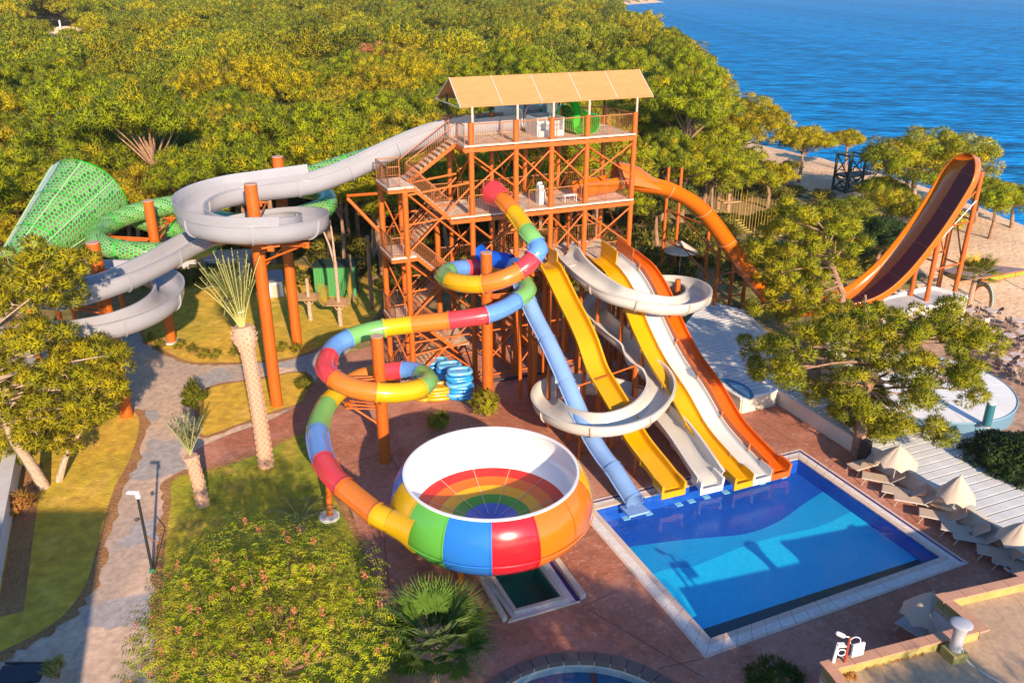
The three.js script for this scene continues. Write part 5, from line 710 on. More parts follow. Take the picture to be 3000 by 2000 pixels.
{ // the big spreading pine by the pool, and the pine standing behind it
  const zr = Zm(2000, 670, 2.34), r = RNG(91);
  const C = [[600, 790], [740, 840], [520, 800], [560, 960], [660, 960], [720, 1000], [850, 1060], [960, 1110], [1080, 1160], [1160, 1080], [1260, 1110], [1340, 1060], [1150, 920], [1280, 920], [1200, 800], [950, 780], [880, 700], [1050, 720], [1420, 900], [1530, 900], [1620, 960], [1560, 1040], [1620, 1110], [1670, 1160], [1360, 800], [1480, 720], [1600, 740], [1700, 690], [1800, 650], [1900, 690], [1980, 720], [2060, 790], [1880, 780], [1960, 900], [1990, 980], [1900, 1040], [1800, 1020], [1940, 1110], [1400, 1260], [1320, 1340], [1480, 1370], [1600, 1400], [1720, 1400], [1640, 1480], [1560, 1460], [1230, 1290], [1120, 1230], [1300, 640], [1180, 620], [1400, 600], [1560, 620], [1880, 580], [1240, 1200]];
  const base = P(...zr(1205, 1560)); clusterTree('pine_tree', 'large spreading pine by the loungers, its trunk rising from the deck behind the pool', base, V3(base.x + 0.05, 3.6, base.z - 0.3), C.map(([x, y]) => [atZ(...zr(x, y), base.z + (r() - 0.5) * 5.2 - 0.6), 0.62 + 0.22 * r()]), { seed: 21, r0: 0.34, r1: 0.24, crest: V3(-0.6, 4.6, -0.8), cols: [[0.376, 0.324, 0.009], [0.315, 0.298, 0.010], [0.245, 0.254, 0.012]], per: 7, blades: 220 });
  const D = [[560, 60], [700, 30], [830, 60], [960, 40], [1050, 90], [520, 180], [640, 160], [760, 170], [880, 190], [980, 230], [560, 290], [680, 300], [800, 300], [900, 340], [1080, 330], [1120, 180], [600, 410], [720, 420], [840, 440], [960, 480], [560, 520], [640, 560], [760, 560], [1060, 520], [1140, 560], [880, 560], [980, 600], [700, -60], [840, -90], [950, -80], [1080, -40], [780, -150], [1180, 60]];
  const b2 = P(...zr(1080, 900), -1.5); clusterTree('pine_tree', 'tall green pine standing behind the spreading one, in front of the orange drop', b2, V3(b2.x - 0.5, 3.2, b2.z), D.map(([x, y]) => [atZ(...zr(x, y), b2.z + (r() - 0.5) * 5 + 0.5), 0.66 + 0.2 * r()]), { seed: 23, crest: V3(-1.6, 4.0, -0.5), cols: [[0.350, 0.324, 0.009], [0.280, 0.289, 0.010], [0.411, 0.341, 0.009]], per: 7, blades: 210, bw: 0.06 });
}
{ // umbrella pine on the beach, with bare bent trunk
  const r = RNG(92), zt = Zm(2400, 400, 4.68), b = P(2680, 668, -1.4);
  const C = [[760, 250], [900, 330], [850, 200], [1000, 280], [1100, 180], [1200, 300], [1250, 120], [1350, 60], [1400, 220], [1500, 120], [1600, 60], [1700, 150], [1650, 280], [1800, 200], [1850, 100], [1550, 380], [1450, 450], [1750, 420], [1900, 330], [2000, 250], [2200, 200], [2280, 300], [1100, 400], [1300, 400], [1150, 500], [2250, 450], [1650, 500]];
  clusterTree('pine_tree', 'pine on the beach with a bare bent trunk, left of the steep orange wall', b, atZ(...zt(1300, 640), b.z), C.map(([x, y]) => [atZ(...zt(x, y), b.z + (r() - 0.5) * 6), 1.15 + 0.35 * r()]), { seed: 25, r0: 0.3, r1: 0.24, crest: V3(0.6, 2.4, 0), per: 9, blades: 210, bw: 0.075, bark: M.barkPale });
  const dry = []; for (let i = 0; i < 26; i++) { const a = P(2640 + r() * 60, 640 + r() * 40, -0.9), e = a.clone().add(V3(-1.5 - 4 * r(), 0.3 + r() * 0.9, (r() - 0.5) * 3)); dry.push(...limb(a, e, 0.06, 0.012, r, 0.1, 3)); for (let k = 0; k < 3; k++) { const q = a.clone().lerp(e, 0.4 + 0.5 * r()); dry.push(barG(q, q.clone().add(V3(-0.8 * r(), 0.3 * r(), (r() - 0.5) * 1.2)), 0.02, 4, 0.006)); } }
  single('fallen_branch', merge(dry), M.barkPale, 'tangle of bare dead branches lying under the beach pine', 'dead branches');
}
{ // pines at the left edge
  const r = RNG(93), zm = Zm(0, 670, 2.34), b = P(132, 1428);
  const C = [[60, 250], [190, 200], [310, 230], [430, 240], [530, 210], [50, 400], [190, 400], [320, 390], [430, 440], [90, 520], [-40, 330], [-60, 480], [330, 330], [150, 640], [220, 720], [340, 760], [30, 830], [130, 780], [220, 960], [460, 790], [560, 830], [680, 800], [720, 870], [600, 960], [450, 1000], [340, 900], [60, 1050], [770, 1000], [660, 1090], [560, 1140], [740, 1090], [700, 1200], [100, 1190], [220, 1230], [80, 1340], [240, 1390], [380, 1300], [140, 1490], [320, 1450], [440, 1440], [40, 1530], [590, 1280], [480, 1200], [-60, 1100], [-80, 1300], [-60, 900], [320, 1090]];
  clusterTree('pine_tree', 'pine at the left edge spreading over the end of the grey slide and the path', b, V3(b.x - 0.6, 2.6, b.z + 0.4), C.map(([x, y]) => [atZ(...zm(x, y), -34.8 + (r() - 0.5) * 3.4), 0.62 + 0.22 * r()]), { seed: 27, r0: 0.3, r1: 0.22, crest: V3(-1.2, 4.6, -0.6), cols: [[0.394, 0.341, 0.011], [0.333, 0.306, 0.011], [0.438, 0.350, 0.011]], per: 7, blades: 220, bw: 0.055, bark: M.barkPale });
  const q = P(172, 1408); single('tree_stump', merge([...limb(V3(q.x, 0, q.z), V3(q.x + 0.5, 1.3, q.z - 0.3), 0.2, 0.14, r, 0.1, 3), ...limb(V3(q.x + 0.5, 1.3, q.z - 0.3), V3(q.x + 1.4, 2.6, q.z - 1.2), 0.13, 0.03, r, 0.1, 3)]), M.barkPale, 'pale bare trunk beside the pine on the left lawn', 'trunk');
}
{ // pepper tree in the foreground
  const r = RNG(94), c = V3(-7.5, 0, -20.2), L = new Leaves(), B = new Leaves(), wood = [], cols = [[0.38, 0.43, 0.010], [0.46, 0.47, 0.012], [0.28, 0.34, 0.016], [0.48, 0.41, 0.03], [0.34, 0.32, 0.04]];
  wood.push(...limb(V3(0, 0, 0), V3(0.2, 2.2, -0.2), 0.32, 0.22, r)); const lobes = []; for (let i = 0; i < 46; i++) { const a = i * 2.4, q = Math.sqrt((i + 0.5) / 46) * 3.3, y = 1.9 + 3.6 * Math.sqrt(Math.max(0, 1 - (q / 3.9) ** 2)) * (0.55 + 0.72 * r()); const d = V3(Math.cos(a) * q, y, Math.sin(a) * q); lobes.push(d); wood.push(...limb(V3(0.2, 2.1, -0.2), d, 0.08, 0.02, r, 0.1, 3)); }
  for (let i = 0; i < 4600; i++) {
    const l = lobes[i % 46], d = sph(r), s = l.clone().add(V3(d.x * 0.82, d.y * 0.7 + 0.15, d.z * 0.82)); let dir = V3(d.x, 0.35 + 0.5 * r(), d.z).normalize(), p = s.clone(); const k = pick(cols, r), n0 = V3(d.x, Math.abs(d.y) + 0.5, d.z).normalize();
    for (let j = 0; j < 5; j++) { const q = p.clone().addScaledVector(dir, 0.095), sd = V3().crossVectors(dir, YA).normalize(), v = 0.8 + 0.4 * r(); for (const e of [-1, 1]) L.needle(p, sd.clone().multiplyScalar(e).add(V3(0, -0.35, 0)).addScaledVector(dir, 0.6).normalize(), 0.125, 0.032, n0, mulc(k, v), r); p = q; dir.y -= 0.26; dir.normalize(); }
  }
  for (let i = 0; i < 95; i++) { const l = lobes[Math.floor(r() * 46)], d = sph(r), s = l.clone().add(V3(d.x * 1.0, Math.abs(d.y) * 0.8 + 0.2, d.z * 1.0 + 0.2)); for (let j = 0; j < 26; j++) B.needle(s.clone().add(V3((r() - 0.5) * 0.14, -0.28 * r(), (r() - 0.5) * 0.14)), sph(r), 0.05, 0.05, V3(0, 0.8, 0.6), mulc([0.62, 0.20, 0.12], 0.7 + 0.6 * r()), r); }
  const o = thing('pepper_tree', 'feathery green pepper tree with pinkish berry clusters in the left foreground', 'tree', c); part(o, 'trunk', merge(wood), M.bark); part(o, 'crown', L.geo(), M.leaf); part(o, 'berries', B.geo(), M.leaf, 'pinkish red hanging berries');
}
// palms
function frond(L, a, dir, len, droop, k, r, { leafL = 0.32, fold = 0.5, w = 0.03, n = 26, stem = 0.02 } = {}) {
  let p = a.clone(), d = dir.clone().normalize(); const out = []; for (let i = 0; i < n; i++) { const t = i / n, q = p.clone().addScaledVector(d, len / n); if (i % 3 === 0) out.push([p.clone(), t]); const s = V3().crossVectors(d, YA).normalize(), u = V3().crossVectors(s, d); if (t > 0.16) for (const e of [-1, 1]) { const ld = s.clone().multiplyScalar(e * (1 - fold * 0.6)).addScaledVector(d, 0.75).addScaledVector(u, fold * 0.8).normalize(); L.blade(p, ld, leafL * (0.55 + 0.7 * Math.sin(Math.PI * Math.min(1, t * 1.1))), w, V3(ld.x * 0.3, 0.9, ld.z * 0.3).normalize(), mulc(k, 0.8 + 0.4 * r()), r); } p = q; d.y -= droop / n; d.normalize(); }
  const ss = [...out.map((x) => x[0]), p]; return ss.slice(1).map((q, i) => barG(ss[i], q, stem * (1 - i / ss.length * 0.7), 5));
}
const HT = (b, x, y) => { const d = sight(x, y), k = Math.hypot(b.x, b.z) / Math.hypot(d.x, d.z); return EYE + d.y * k; };
function palmTrunk(h, r0, r1, sd, lx = 0, lz = 0, knob = 0) { // ringed trunk with stubs of cut leaf bases
  const r = RNG(sd), g = [], n = Math.round(h / 0.16); const at = (t) => V3(lx * t * t, h * t, lz * t * t); for (let i = 0; i < n; i++) { const t = i / n, a = at(t), b = at((i + 1) / n), R = lerp(r0, r1, t) + knob * Math.exp(-(((t - 0.93) / 0.07) ** 2)); g.push(barG(a, b, R * 1.06, 12, R * 0.95)); for (let k = 0; k < 9; k++) { const e = (k + (i % 2) * 0.5) / 9 * 6.2832; g.push(barG(a.clone().add(V3(Math.cos(e) * R * 0.9, 0, Math.sin(e) * R * 0.9)), a.clone().add(V3(Math.cos(e) * (R * 1.12 + knob * 0.12), 0.13, Math.sin(e) * (R * 1.12 + knob * 0.12))), 0.05, 4, 0.02)); } } return [merge(g), at(1)];
}
{
  const b = P(780, 1366), h = HT(b, 728, 960), o = thing('date_palm', 'tall date palm with knobbly trunk and fronds tied upright, beside the tallest pillar', 'palm tree', b), r = RNG(95);
  const [tr, top] = palmTrunk(h, 0.33, 0.27, 3, -0.35, -0.2, 0.26); part(o, 'trunk', tr, M.palmBark ||= std(white, 0.95, { map: dirtT([0.52, 0.30, 0.20], 0.45, 0.8, 341) }));
  const L = new Leaves(), st = []; for (let i = 0; i < 46; i++) { const a = i * 2.4, e = 0.08 + 0.24 * (i / 46), d = V3(Math.cos(a) * e - 0.05 - (i % 5 === 0 ? 0.2 : 0), 1, Math.sin(a) * e); st.push(...frond(L, top.clone().add(V3(Math.cos(a) * 0.08, -0.1, Math.sin(a) * 0.08)), d, 2.4 + r() * 1.4, i % 3 ? 0.25 : 0.8, pick([[0.34, 0.33, 0.07], [0.40, 0.36, 0.10], [0.27, 0.29, 0.05]], r), r, { leafL: 0.3, fold: 1.2, w: 0.05, n: 32, stem: 0.026 })); }
  for (let i = 0; i < 4; i++) st.push(...frond(L, top.clone().add(V3(-0.1, 0.9, 0)), V3(-0.6 + 0.2 * i, 1, (i - 1.5) * 0.4), 2.2, 2.2, [0.36, 0.24, 0.14], r, { leafL: 0.22, fold: 0.8 }));
  part(o, 'fronds', L.geo(), M.leaf); part(o, 'frond_stems', merge(st), std(col(0.46, 0.42, 0.14), 0.8)); const tie = new THREE.TorusGeometry(0.2, 0.035, 6, 16); tie.rotateX(Math.PI / 2); tie.translate(top.x, top.y + 0.75, top.z); part(o, 'tie_rope', tie, M.whitePaint);
}
{
  const b = P(594, 1480), h = HT(b, 570, 1335), o = thing('date_palm', 'short palm with banded trunk and bunched pale fronds beside the path fork', 'palm tree', b), r = RNG(96);
  const [tr, top] = palmTrunk(h, 0.27, 0.24, 5, -0.2, 0, 0.07); part(o, 'trunk', tr, M.palmBark); const L = new Leaves(), st = [];
  for (let i = 0; i < 22; i++) { const a = i * 2.4, e = 0.12 + 0.34 * (i / 22); st.push(...frond(L, top, V3(Math.cos(a) * e, 1, Math.sin(a) * e), 1.7 + r() * 0.5, 0.45, pick([[0.50, 0.48, 0.28], [0.42, 0.42, 0.18]], r), r, { leafL: 0.34, fold: 0.8, w: 0.04, n: 22 })); }
  part(o, 'fronds', L.geo(), M.leaf); part(o, 'frond_stems', merge(st), std(col(0.4, 0.38, 0.16), 0.8));
}
{
  const b = P(884, 1560), o = thing('date_palm', 'young palm with spread feathery fronds on the greener lawn', 'palm tree', b), r = RNG(97), L = new Leaves(), st = [];
  part(o, 'trunk', palmTrunk(0.5, 0.1, 0.12, 7)[0], M.palmBark); for (let i = 0; i < 13; i++) { const a = i * 2.4 + 0.6, e = 0.5 + 0.6 * (i / 13); st.push(...frond(L, V3(0, 0.45, 0), V3(Math.cos(a) * e, 0.9, Math.sin(a) * e), 1.5 + r() * 0.4, 1.3, [0.30, 0.27, 0.11], r, { leafL: 0.3, fold: 0.2, w: 0.028, n: 24 })); }
  part(o, 'fronds', L.geo(), M.leaf); part(o, 'frond_stems', merge(st), std(col(0.4, 0.33, 0.14), 0.8));
}
function fanPalm(b, h, label, n, R, sd, k0, name = 'fan_palm') {
  const o = thing(name, label, 'palm tree', b), r = RNG(sd), L = new Leaves(), st = []; part(o, 'trunk', palmTrunk(h, 0.17, 0.15, sd)[0], M.palmBark || M.bark);
  for (let i = 0; i < n; i++) { const a = i * 2.4, up = lerp(1.5, -0.25, i / n), d = V3(Math.cos(a), up, Math.sin(a)).normalize(), p = V3(0, h, 0), q = p.clone().addScaledVector(d, R * (0.55 + 0.2 * r())).add(V3(0, -0.1 * i / n, 0)); st.push(barG(p, q, 0.02, 5, 0.014)); const s = V3().crossVectors(d, YA).normalize(), u = V3().crossVectors(s, d), k = mulc(pick(k0, r), 0.8 + 0.4 * r());
    for (let j = 0; j < 34; j++) { const t = lerp(-1.95, 1.95, j / 33), bd = d.clone().multiplyScalar(Math.cos(t)).addScaledVector(s, Math.sin(t)).addScaledVector(u, 0.12 - 0.1 * Math.abs(t)).normalize(); const len = R * (0.62 - 0.09 * Math.abs(t)) * (0.92 + 0.16 * r()), e = q.clone().addScaledVector(bd, len * 0.68); L.blade(q, bd, len * 0.72, 0.05 * R, u.clone().addScaledVector(bd, 0.2).normalize(), k, r); const b2 = bd.clone().add(V3(0, -0.25, 0)).normalize(); L.needle(e, b2, len * 0.42, 0.024 * R, u, mulc(k, 1.25), r); } }
  part(o, 'fronds', L.geo(), M.leaf); part(o, 'frond_stems', merge(st), std(col(0.16, 0.2, 0.05), 0.8)); return o;
}
{ const q = P(1272, 1905, 2.0); fanPalm(V3(q.x, 0, q.z), 2.3, 'bushy fan palm at the front edge of the deck, left of the paddling pool', 40, 1.75, 98, [[0.096, 0.175, 0.024], [0.140, 0.228, 0.024], [0.175, 0.245, 0.033]]); }
{ const q = P(2838, 905, -1.5); fanPalm(V3(q.x, -1.6, q.z), 3.0, 'palm with drooping fronds beside the steep orange wall and the sign kiosk', 26, 1.5, 99, [[0.350, 0.298, 0.017], [0.210, 0.228, 0.017], [0.595, 0.385, 0.055]]); }
// bushes and clumps
function bush(label, b, R, H, sd, cols, n = 60, name = 'bush', up = 0.9) { const r = RNG(sd), L = new Leaves(), st = []; for (let i = 0; i < n; i++) { const a = r() * 6.28, q = Math.sqrt(r()) * R, e = V3(Math.cos(a) * q, H * (0.25 + 0.75 * (1 - (q / R) ** 2 * 0.6) * r()), Math.sin(a) * q); st.push(barG(V3(0, 0, 0), e, 0.012, 4, 0.006)); const k = mulc(pick(cols, r), 0.75 + 0.5 * r()); for (let j = 0; j < 26; j++) L.blade(e.clone().addScaledVector(sph(r), 0.12), sph(r).multiplyScalar(0.8).add(V3(e.x * 0.4, up, e.z * 0.4)).normalize(), 0.16 + 0.14 * r(), 0.04, V3(e.x, 1.2, e.z).normalize(), k, r); } const o = thing(name, label, 'bush', b); part(o, 'stems', merge(st), M.bark); part(o, 'foliage', L.geo(), M.leaf); return o; }
bush('upright yellow-green conifer bush at the foot of the upper rainbow loop pillar', P(1418, 1222), 0.75, 1.7, 601, [[0.350, 0.333, 0.017], [0.455, 0.385, 0.022]], 90);
bush('small round bush on the deck just behind the bowl slide', P(1285, 1254), 0.55, 0.85, 602, [[0.350, 0.333, 0.022], [0.490, 0.438, 0.033]], 55);
bush('dark green shrub beside the path where it forks', P(575, 1205), 0.6, 1.9, 603, [[0.263, 0.263, 0.013], [0.175, 0.193, 0.013]], 90);
bush('spiky dry shrub at the left edge beside the wall', P(70, 1500), 0.7, 1.1, 604, [[0.595, 0.245, 0.066], [0.490, 0.280, 0.055]], 40);
bush('little yucca with a bare stem in the paving at the lower left', P(172, 1985, 0), 0.3, 0.9, 605, [[0.665, 0.578, 0.132], [0.525, 0.420, 0.099]], 16);
bush('shrub on the corner of the small wedge lawn', P(893, 1140), 0.4, 0.7, 606, [[0.280, 0.263, 0.022]], 30);
bush('dark leafy shrub at the very bottom of the picture beside the flat roof', P(2270, 2025), 0.9, 0.9, 608, [[0.088, 0.149, 0.022]], 90);
{ const r = RNG(607); let proto; for (const [x, y] of [[437, 1002], [472, 1020], [525, 1022], [565, 1037], [598, 1050], [632, 1052], [690, 1048], [825, 1030], [870, 1032]]) { const q = P(x, y); if (!proto) proto = bush('small sparse shrub planted along the lower edge of the upper lawn', q, 0.28, 0.55, 609, [[0.298, 0.280, 0.022], [0.420, 0.350, 0.033]], 12, 'seedling_shrub'), proto.userData.group = 'shrubs along the upper lawn'; else copyOf(proto, [q.x, 0.02, q.z], r() * 6); } }
{ const q = P(2950, 1370, 0.5), o = pineParts(620, { R: 2.1, H: 3.6, base: 0.5, puffs: 230, blades: 120, pr: 0.4, bw: 0.07, limbs: 22, cols: [[0.052, 0.096, 0.024], [0.079, 0.131, 0.024]] }); tree('evergreen_tree', 'round dark green tree at the right edge above the slatted roof', V3(q.x, -1.6, q.z), o, {}); }
// undergrowth between the trunks: olive scrub
{ const r = RNG(701), L = new Leaves(); for (let i = 0; i < 30; i++) puff(L, V3((r() - 0.5) * 1.6, 0.25 + r() * 0.6, (r() - 0.5) * 1.6), 0.45, 50, 0.1, mulc(pick([[0.228, 0.210, 0.022], [0.333, 0.263, 0.033], [0.175, 0.175, 0.022]], r), 0.8 + 0.4 * r()), r); const list = []; for (let i = 0; i < 2600; i++) { const x = -95 + r() * 130, z = -58 - r() * 85; if (coastX(z) - x > 20 && (x < 6 ? z < -62 : z < -66) && !(x > 6 && z < -82 && r() < 0.6)) list.push([x, z, r(), r()]); } const im = shadowed(new THREE.InstancedMesh(L.geo(), M.leaf, list.length)), m4 = new THREE.Matrix4(); list.forEach(([x, z, a, b], i) => { const s = 0.5 + 0.9 * b; m4.makeRotationY(a * 6.28).scale(V3(s, s, s)).setPosition(x, terrain(x, z) - 0.05, z); im.setMatrixAt(i, m4); }); im.name = 'undergrowth'; im.userData = { kind: 'stuff', label: 'low olive-green scrub between the trunks', category: 'scrub' }; scene.add(im); }
// ---------------------------------------------------------------- buildings, walls and roofs on the right
const zr = Zm(2000, 670, 2.34), zq = Zm(2000, 1330, 2.34), zk = Zm(2600, 720, 5.85), LOW = -1.6;
const toAB = (p) => [alongA(p.x, p.z), alongB(p.x, p.z)];
function slats(root, outline, y, pitch, width, mat, alongU = true, off = V3()) {   // boards laid side by side over an outline
  const ab = outline.map(toAB), k = alongU ? 1 : 0, lo = Math.min(...ab.map((q) => q[k])), hi = Math.max(...ab.map((q) => q[k]));
  for (let s = lo + pitch * 0.5; s < hi; s += pitch) { const xs = []; for (let i = 0; i < ab.length; i++) { const a = ab[i], b = ab[(i + 1) % ab.length]; if ((a[k] > s) !== (b[k] > s)) xs.push(a[1 - k] + (b[1 - k] - a[1 - k]) * (s - a[k]) / (b[k] - a[k])); } xs.sort((a, b) => a - b); for (let i = 0; i + 1 < xs.length; i += 2) { const p = alongU ? L2(xs[i], s, y) : L2(s, xs[i], y), q = alongU ? L2(xs[i + 1], s, y) : L2(s, xs[i + 1], y); part(root, 'slat', beamG(p.sub(off), q.sub(off), width, 0.05), mat); } }
}
M.slat = std(white, 0.7, { map: dirtT([0.62, 0.60, 0.60], 0.2, 3, 401) }); M.slatWarm = std(white, 0.8, { map: dirtT([0.58, 0.44, 0.33], 0.2, 3, 403) });
{
  const out = [[410, 1160], [640, 1108], [610, 900], [575, 720], [430, 565], [205, 505], [110, 560], [0, 690], [145, 990]].map((q) => P(...zr(...q), 0.95)), o = thing('changing_room', 'low cream building with a white slatted roof and painted blue wave, beside the orange lane slide', 'building', out[0].clone().setY(0)), off = o.position.clone();
  out.forEach((p, i) => { const q = out[(i + 1) % out.length]; part(o, 'wall', beamG(V3(p.x, 0.42, p.z).sub(off), V3(q.x, 0.42, q.z).sub(off), 0.16, 0.9), M.plaster); part(o, 'roof_edge', beamG(V3(p.x, 0.92, p.z).sub(off), V3(q.x, 0.92, q.z).sub(off), 0.22, 0.1), M.whitePaint); });
  part(o, 'roof_underlay', (() => { const g = polyG(out, 0.86); g.translate(-off.x, 0, -off.z); return g; })(), std(col(0.25, 0.24, 0.25), 0.9)); slats(o, out, 0.935, 0.42, 0.345, M.slat, true, off);
  // painted wave, laid as thin boards
  const e0 = P(...zr(395, 1092), 0.97).sub(off), ux = U.clone(), vx = W.clone().multiplyScalar(-1); const sh = (l, y) => { const s = new THREE.Shape(); s.moveTo(l[0][1], l[0][0]); s.splineThru(l.slice(1).map((q) => new THREE.Vector2(q[1], q[0]))); s.closePath(); const g = new THREE.ExtrudeGeometry(s, { depth: 0.01, bevelEnabled: false, curveSegments: 20 }); const m = new THREE.Matrix4().makeBasis(ux, vx, V3(0, -1, 0)); g.applyMatrix4(m); g.translate(e0.x, y, e0.z); return g; };
  const em = part(o, 'wave_emblem', sh([[-1.5, -0.35], [-1.2, 0.1], [-0.6, 0.42], [0.1, 0.45], [0.7, 0.3], [1.2, 0.0], [1.35, -0.35], [0.6, -0.42], [-0.5, -0.4]], 0.985), std(col(0.015, 0.16, 0.30), 0.6));
  part(em, 'wave_crest', sh([[-0.9, -0.2], [-0.5, 0.15], [0.0, 0.28], [0.5, 0.2], [0.9, -0.02], [1.15, -0.32], [0.2, -0.36], [-0.4, -0.3]], 1.0), std(col(0.16, 0.42, 0.58), 0.6)); for (let i = 0; i < 4; i++) part(em, 'wave_line', sh([[-0.4 + i * 0.22, -0.3], [-0.2 + i * 0.3, 0.12 - i * 0.06], [0.15 + i * 0.27, 0.05 - i * 0.07], [0.2 + i * 0.27, 0.0 - i * 0.07], [-0.1 + i * 0.26, 0.02 - i * 0.08], [-0.3 + i * 0.22, -0.3]], 1.014), std(col(0.6, 0.7, 0.74), 0.6));
}
{
  const o = thing('retaining_wall', 'long low cream wall along the deck behind the loungers', 'wall', L2(14.4, 6)), off = o.position.clone();
  part(o, 'wall', beamG(L2(14.42, -7.6, -0.4).sub(off), L2(14.42, 26, -0.4).sub(off), 0.16, 2.5), M.plaster); for (let k = 0; k < 17; k++) part(o, 'coping', beamG(L2(14.42, -7.6 + k * 1.98, 0.88).sub(off), L2(14.42, -5.65 + k * 1.98, 0.88).sub(off), 0.24, 0.06), M.plaster);
  part(o, 'side_wall', beamG(L2(10.4, -7.6, 0.42).sub(off), L2(14.42, -7.6, 0.42).sub(off), 0.16, 0.9), M.plaster);
}
{
  const o = thing('pergola_roof', 'narrow warm-toned slatted roof along the far end of the retaining wall', 'roof', L2(15.4, -3)), off = o.position.clone(); slats(o, [L2(14.6, -7.4), L2(16.3, -7.4), L2(16.2, 0.2), L2(14.6, 0.2)], 0.8, 0.62, 0.5, M.slatWarm, true, off); for (const a of [14.7, 16.1]) part(o, 'beam', beamG(L2(a, -7.4, 0.7).sub(off), L2(a, 0.2, 0.7).sub(off), 0.1, 0.14), M.slatWarm); for (let b = -7.2; b < 0.5; b += 0.62) part(o, 'batten', beamG(L2(14.6, b, 0.84).sub(off), L2(16.3, b, 0.84).sub(off), 0.07, 0.06), M.slat);
  for (const [a, b] of [[16.1, -7.2], [16.1, -3.6], [16.1, 0]]) part(o, 'post', barG(L2(a, b, LOW).sub(off), L2(a, b, 0.7).sub(off), 0.06, 8), M.whitePaint);
}
{
  const o = thing('slatted_roof', 'wide white slatted roof beyond the retaining wall beside the loungers', 'roof', L2(18, 6)), off = o.position.clone(), out = [L2(14.62, 0.6), L2(17.2, 0.6), L2(23, 3.5), L2(23, 14.5), L2(14.62, 14.5)]; slats(o, out, 0.72, 0.52, 0.44, M.slat, true, off); part(o, 'underlay', (() => { const g = polyG(out, 0.64); g.translate(-off.x, 0, -off.z); return g; })(), std(col(0.2, 0.2, 0.22), 0.9)); for (const a of [14.8, 18, 22]) part(o, 'beam', beamG(L2(a, 3.6, 0.55).sub(off), L2(a, 14.3, 0.55).sub(off), 0.12, 0.16), M.whitePaint); for (const [a, b] of [[22, 4], [22, 9], [22, 14], [18, 14]]) part(o, 'post', barG(L2(a, b, LOW).sub(off), L2(a, b, 0.5).sub(off), 0.07, 8), M.whitePaint);
}
const stageC = P(2715, 1128, -0.75);
{
  const o = thing('round_stage', 'round white-floored stage with a blue edge, behind the spreading pine', 'stage', V3(stageC.x, LOW, stageC.z)); const R = 4.9; const disc = new THREE.CylinderGeometry(R, R, 0.85, 72); disc.translate(0, 0.42, 0); part(o, 'platform', disc, std(col(0.10, 0.19, 0.27), 0.6));
  for (let k = 0; k < 8; k++) { const s = new THREE.Shape(); s.moveTo(0, 0); s.absarc(0, 0, R - 0.06, k / 8 * 6.2832 + 0.003, (k + 1) / 8 * 6.2832 - 0.003); s.lineTo(0, 0); const g = new THREE.ExtrudeGeometry(s, { depth: 0.02, bevelEnabled: false, curveSegments: 16 }); g.rotateX(-Math.PI / 2); g.translate(0, 0.85, 0); part(o, 'floor_panel', g, M.whitePaint); }
  const ring = new THREE.TorusGeometry(R, 0.05, 8, 72); ring.rotateX(Math.PI / 2); ring.translate(0, 0.86, 0); part(o, 'rim', ring, std(col(0.16, 0.30, 0.40), 0.5));
  // white curved back wall towards the slatted roof
  const pos = []; for (let k = 0; k <= 24; k++) { const a = lerp(2.1, 3.9, k / 24); pos.push(V3(Math.cos(a) * 6.0, 0, -Math.sin(a) * 6.0)); } part(o, 'curved_wall', sweepF(frames(pos), [[-0.1, 0], [0.1, 0], [0.1, 2.3], [-0.1, 2.3]]), M.plaster);
}
{ const b = P(2890, 1248, -0.72), o = thing('light_column', 'dark teal glass column with a pale cap standing on the edge of the round stage', 'lamp column', b), g = new THREE.CylinderGeometry(0.24, 0.24, 1.35, 20); g.translate(0, 0.7, 0); part(o, 'glass', g, gel(col(0.03, 0.14, 0.18), 0.1)); const c = new THREE.CylinderGeometry(0.26, 0.2, 0.16, 20); c.translate(0, 1.44, 0); part(o, 'cap', c, M.whitePaint); const f = new THREE.CylinderGeometry(0.28, 0.28, 0.06, 20); f.translate(0, 0.04, 0); part(o, 'foot', f, M.alu); }
struct('terrace', polyG([L2(14.52, -7.5), L2(16.5, -9), V3(23, 0, -60), V3(46, 0, -60), V3(46, 0, -34), L2(24, 26), L2(14.52, 26)], LOW + 0.02), std(white, 0.85, { map: colorTex(512, 6, (u, v) => { const k = v * 24, f = k - Math.floor(k), g = vnoise(u, Math.floor(k) / 24, 24, 411); return mulc([0.40, 0.235, 0.155], (0.7 + 0.5 * g) * (f < 0.08 ? 0.5 : 1)); }) }), 'boarded lower terrace with the cafe tables');
struct('plaza', polyG(pts([[2860, 885], [2905, 898], [3160, 985], [3300, 760], [3050, 700], [2790, 770], [2830, 840]], LOW), LOW + 0.035), M.sand, 'sunlit sandy plaza at the right edge');
{ // flat-roofed pump house under the orange wall
  const h = 0.6, out = [[-60, 1180], [430, 1095], [1280, 935], [1370, 905], [760, 735], [180, 860], [-100, 930]].map((q) => P(...zk(...q), h)), o = thing('pump_house', 'cream flat-roofed building under the steep orange wall', 'building', V3(out[1].x, LOW, out[1].z)), off = o.position.clone();
  const g = slabG(out, h - 0.18, h); g.translate(-off.x, -off.y, -off.z); part(o, 'roof', g, std(white, 0.85, { map: dirtT([0.48, 0.43, 0.42], 0.3, 4, 421) }));
  out.forEach((p, i) => { const q = out[(i + 1) % out.length]; part(o, 'wall', beamG(V3(p.x, (h + LOW) / 2 - 0.1, p.z).sub(off), V3(q.x, (h + LOW) / 2 - 0.1, q.z).sub(off), 0.16, h - LOW - 0.2), M.plaster); part(o, 'parapet', beamG(V3(p.x, h + 0.06, p.z).sub(off), V3(q.x, h + 0.06, q.z).sub(off), 0.2, i > 2 && i < 5 ? 0.34 : 0.1), M.whitePaint); });
}
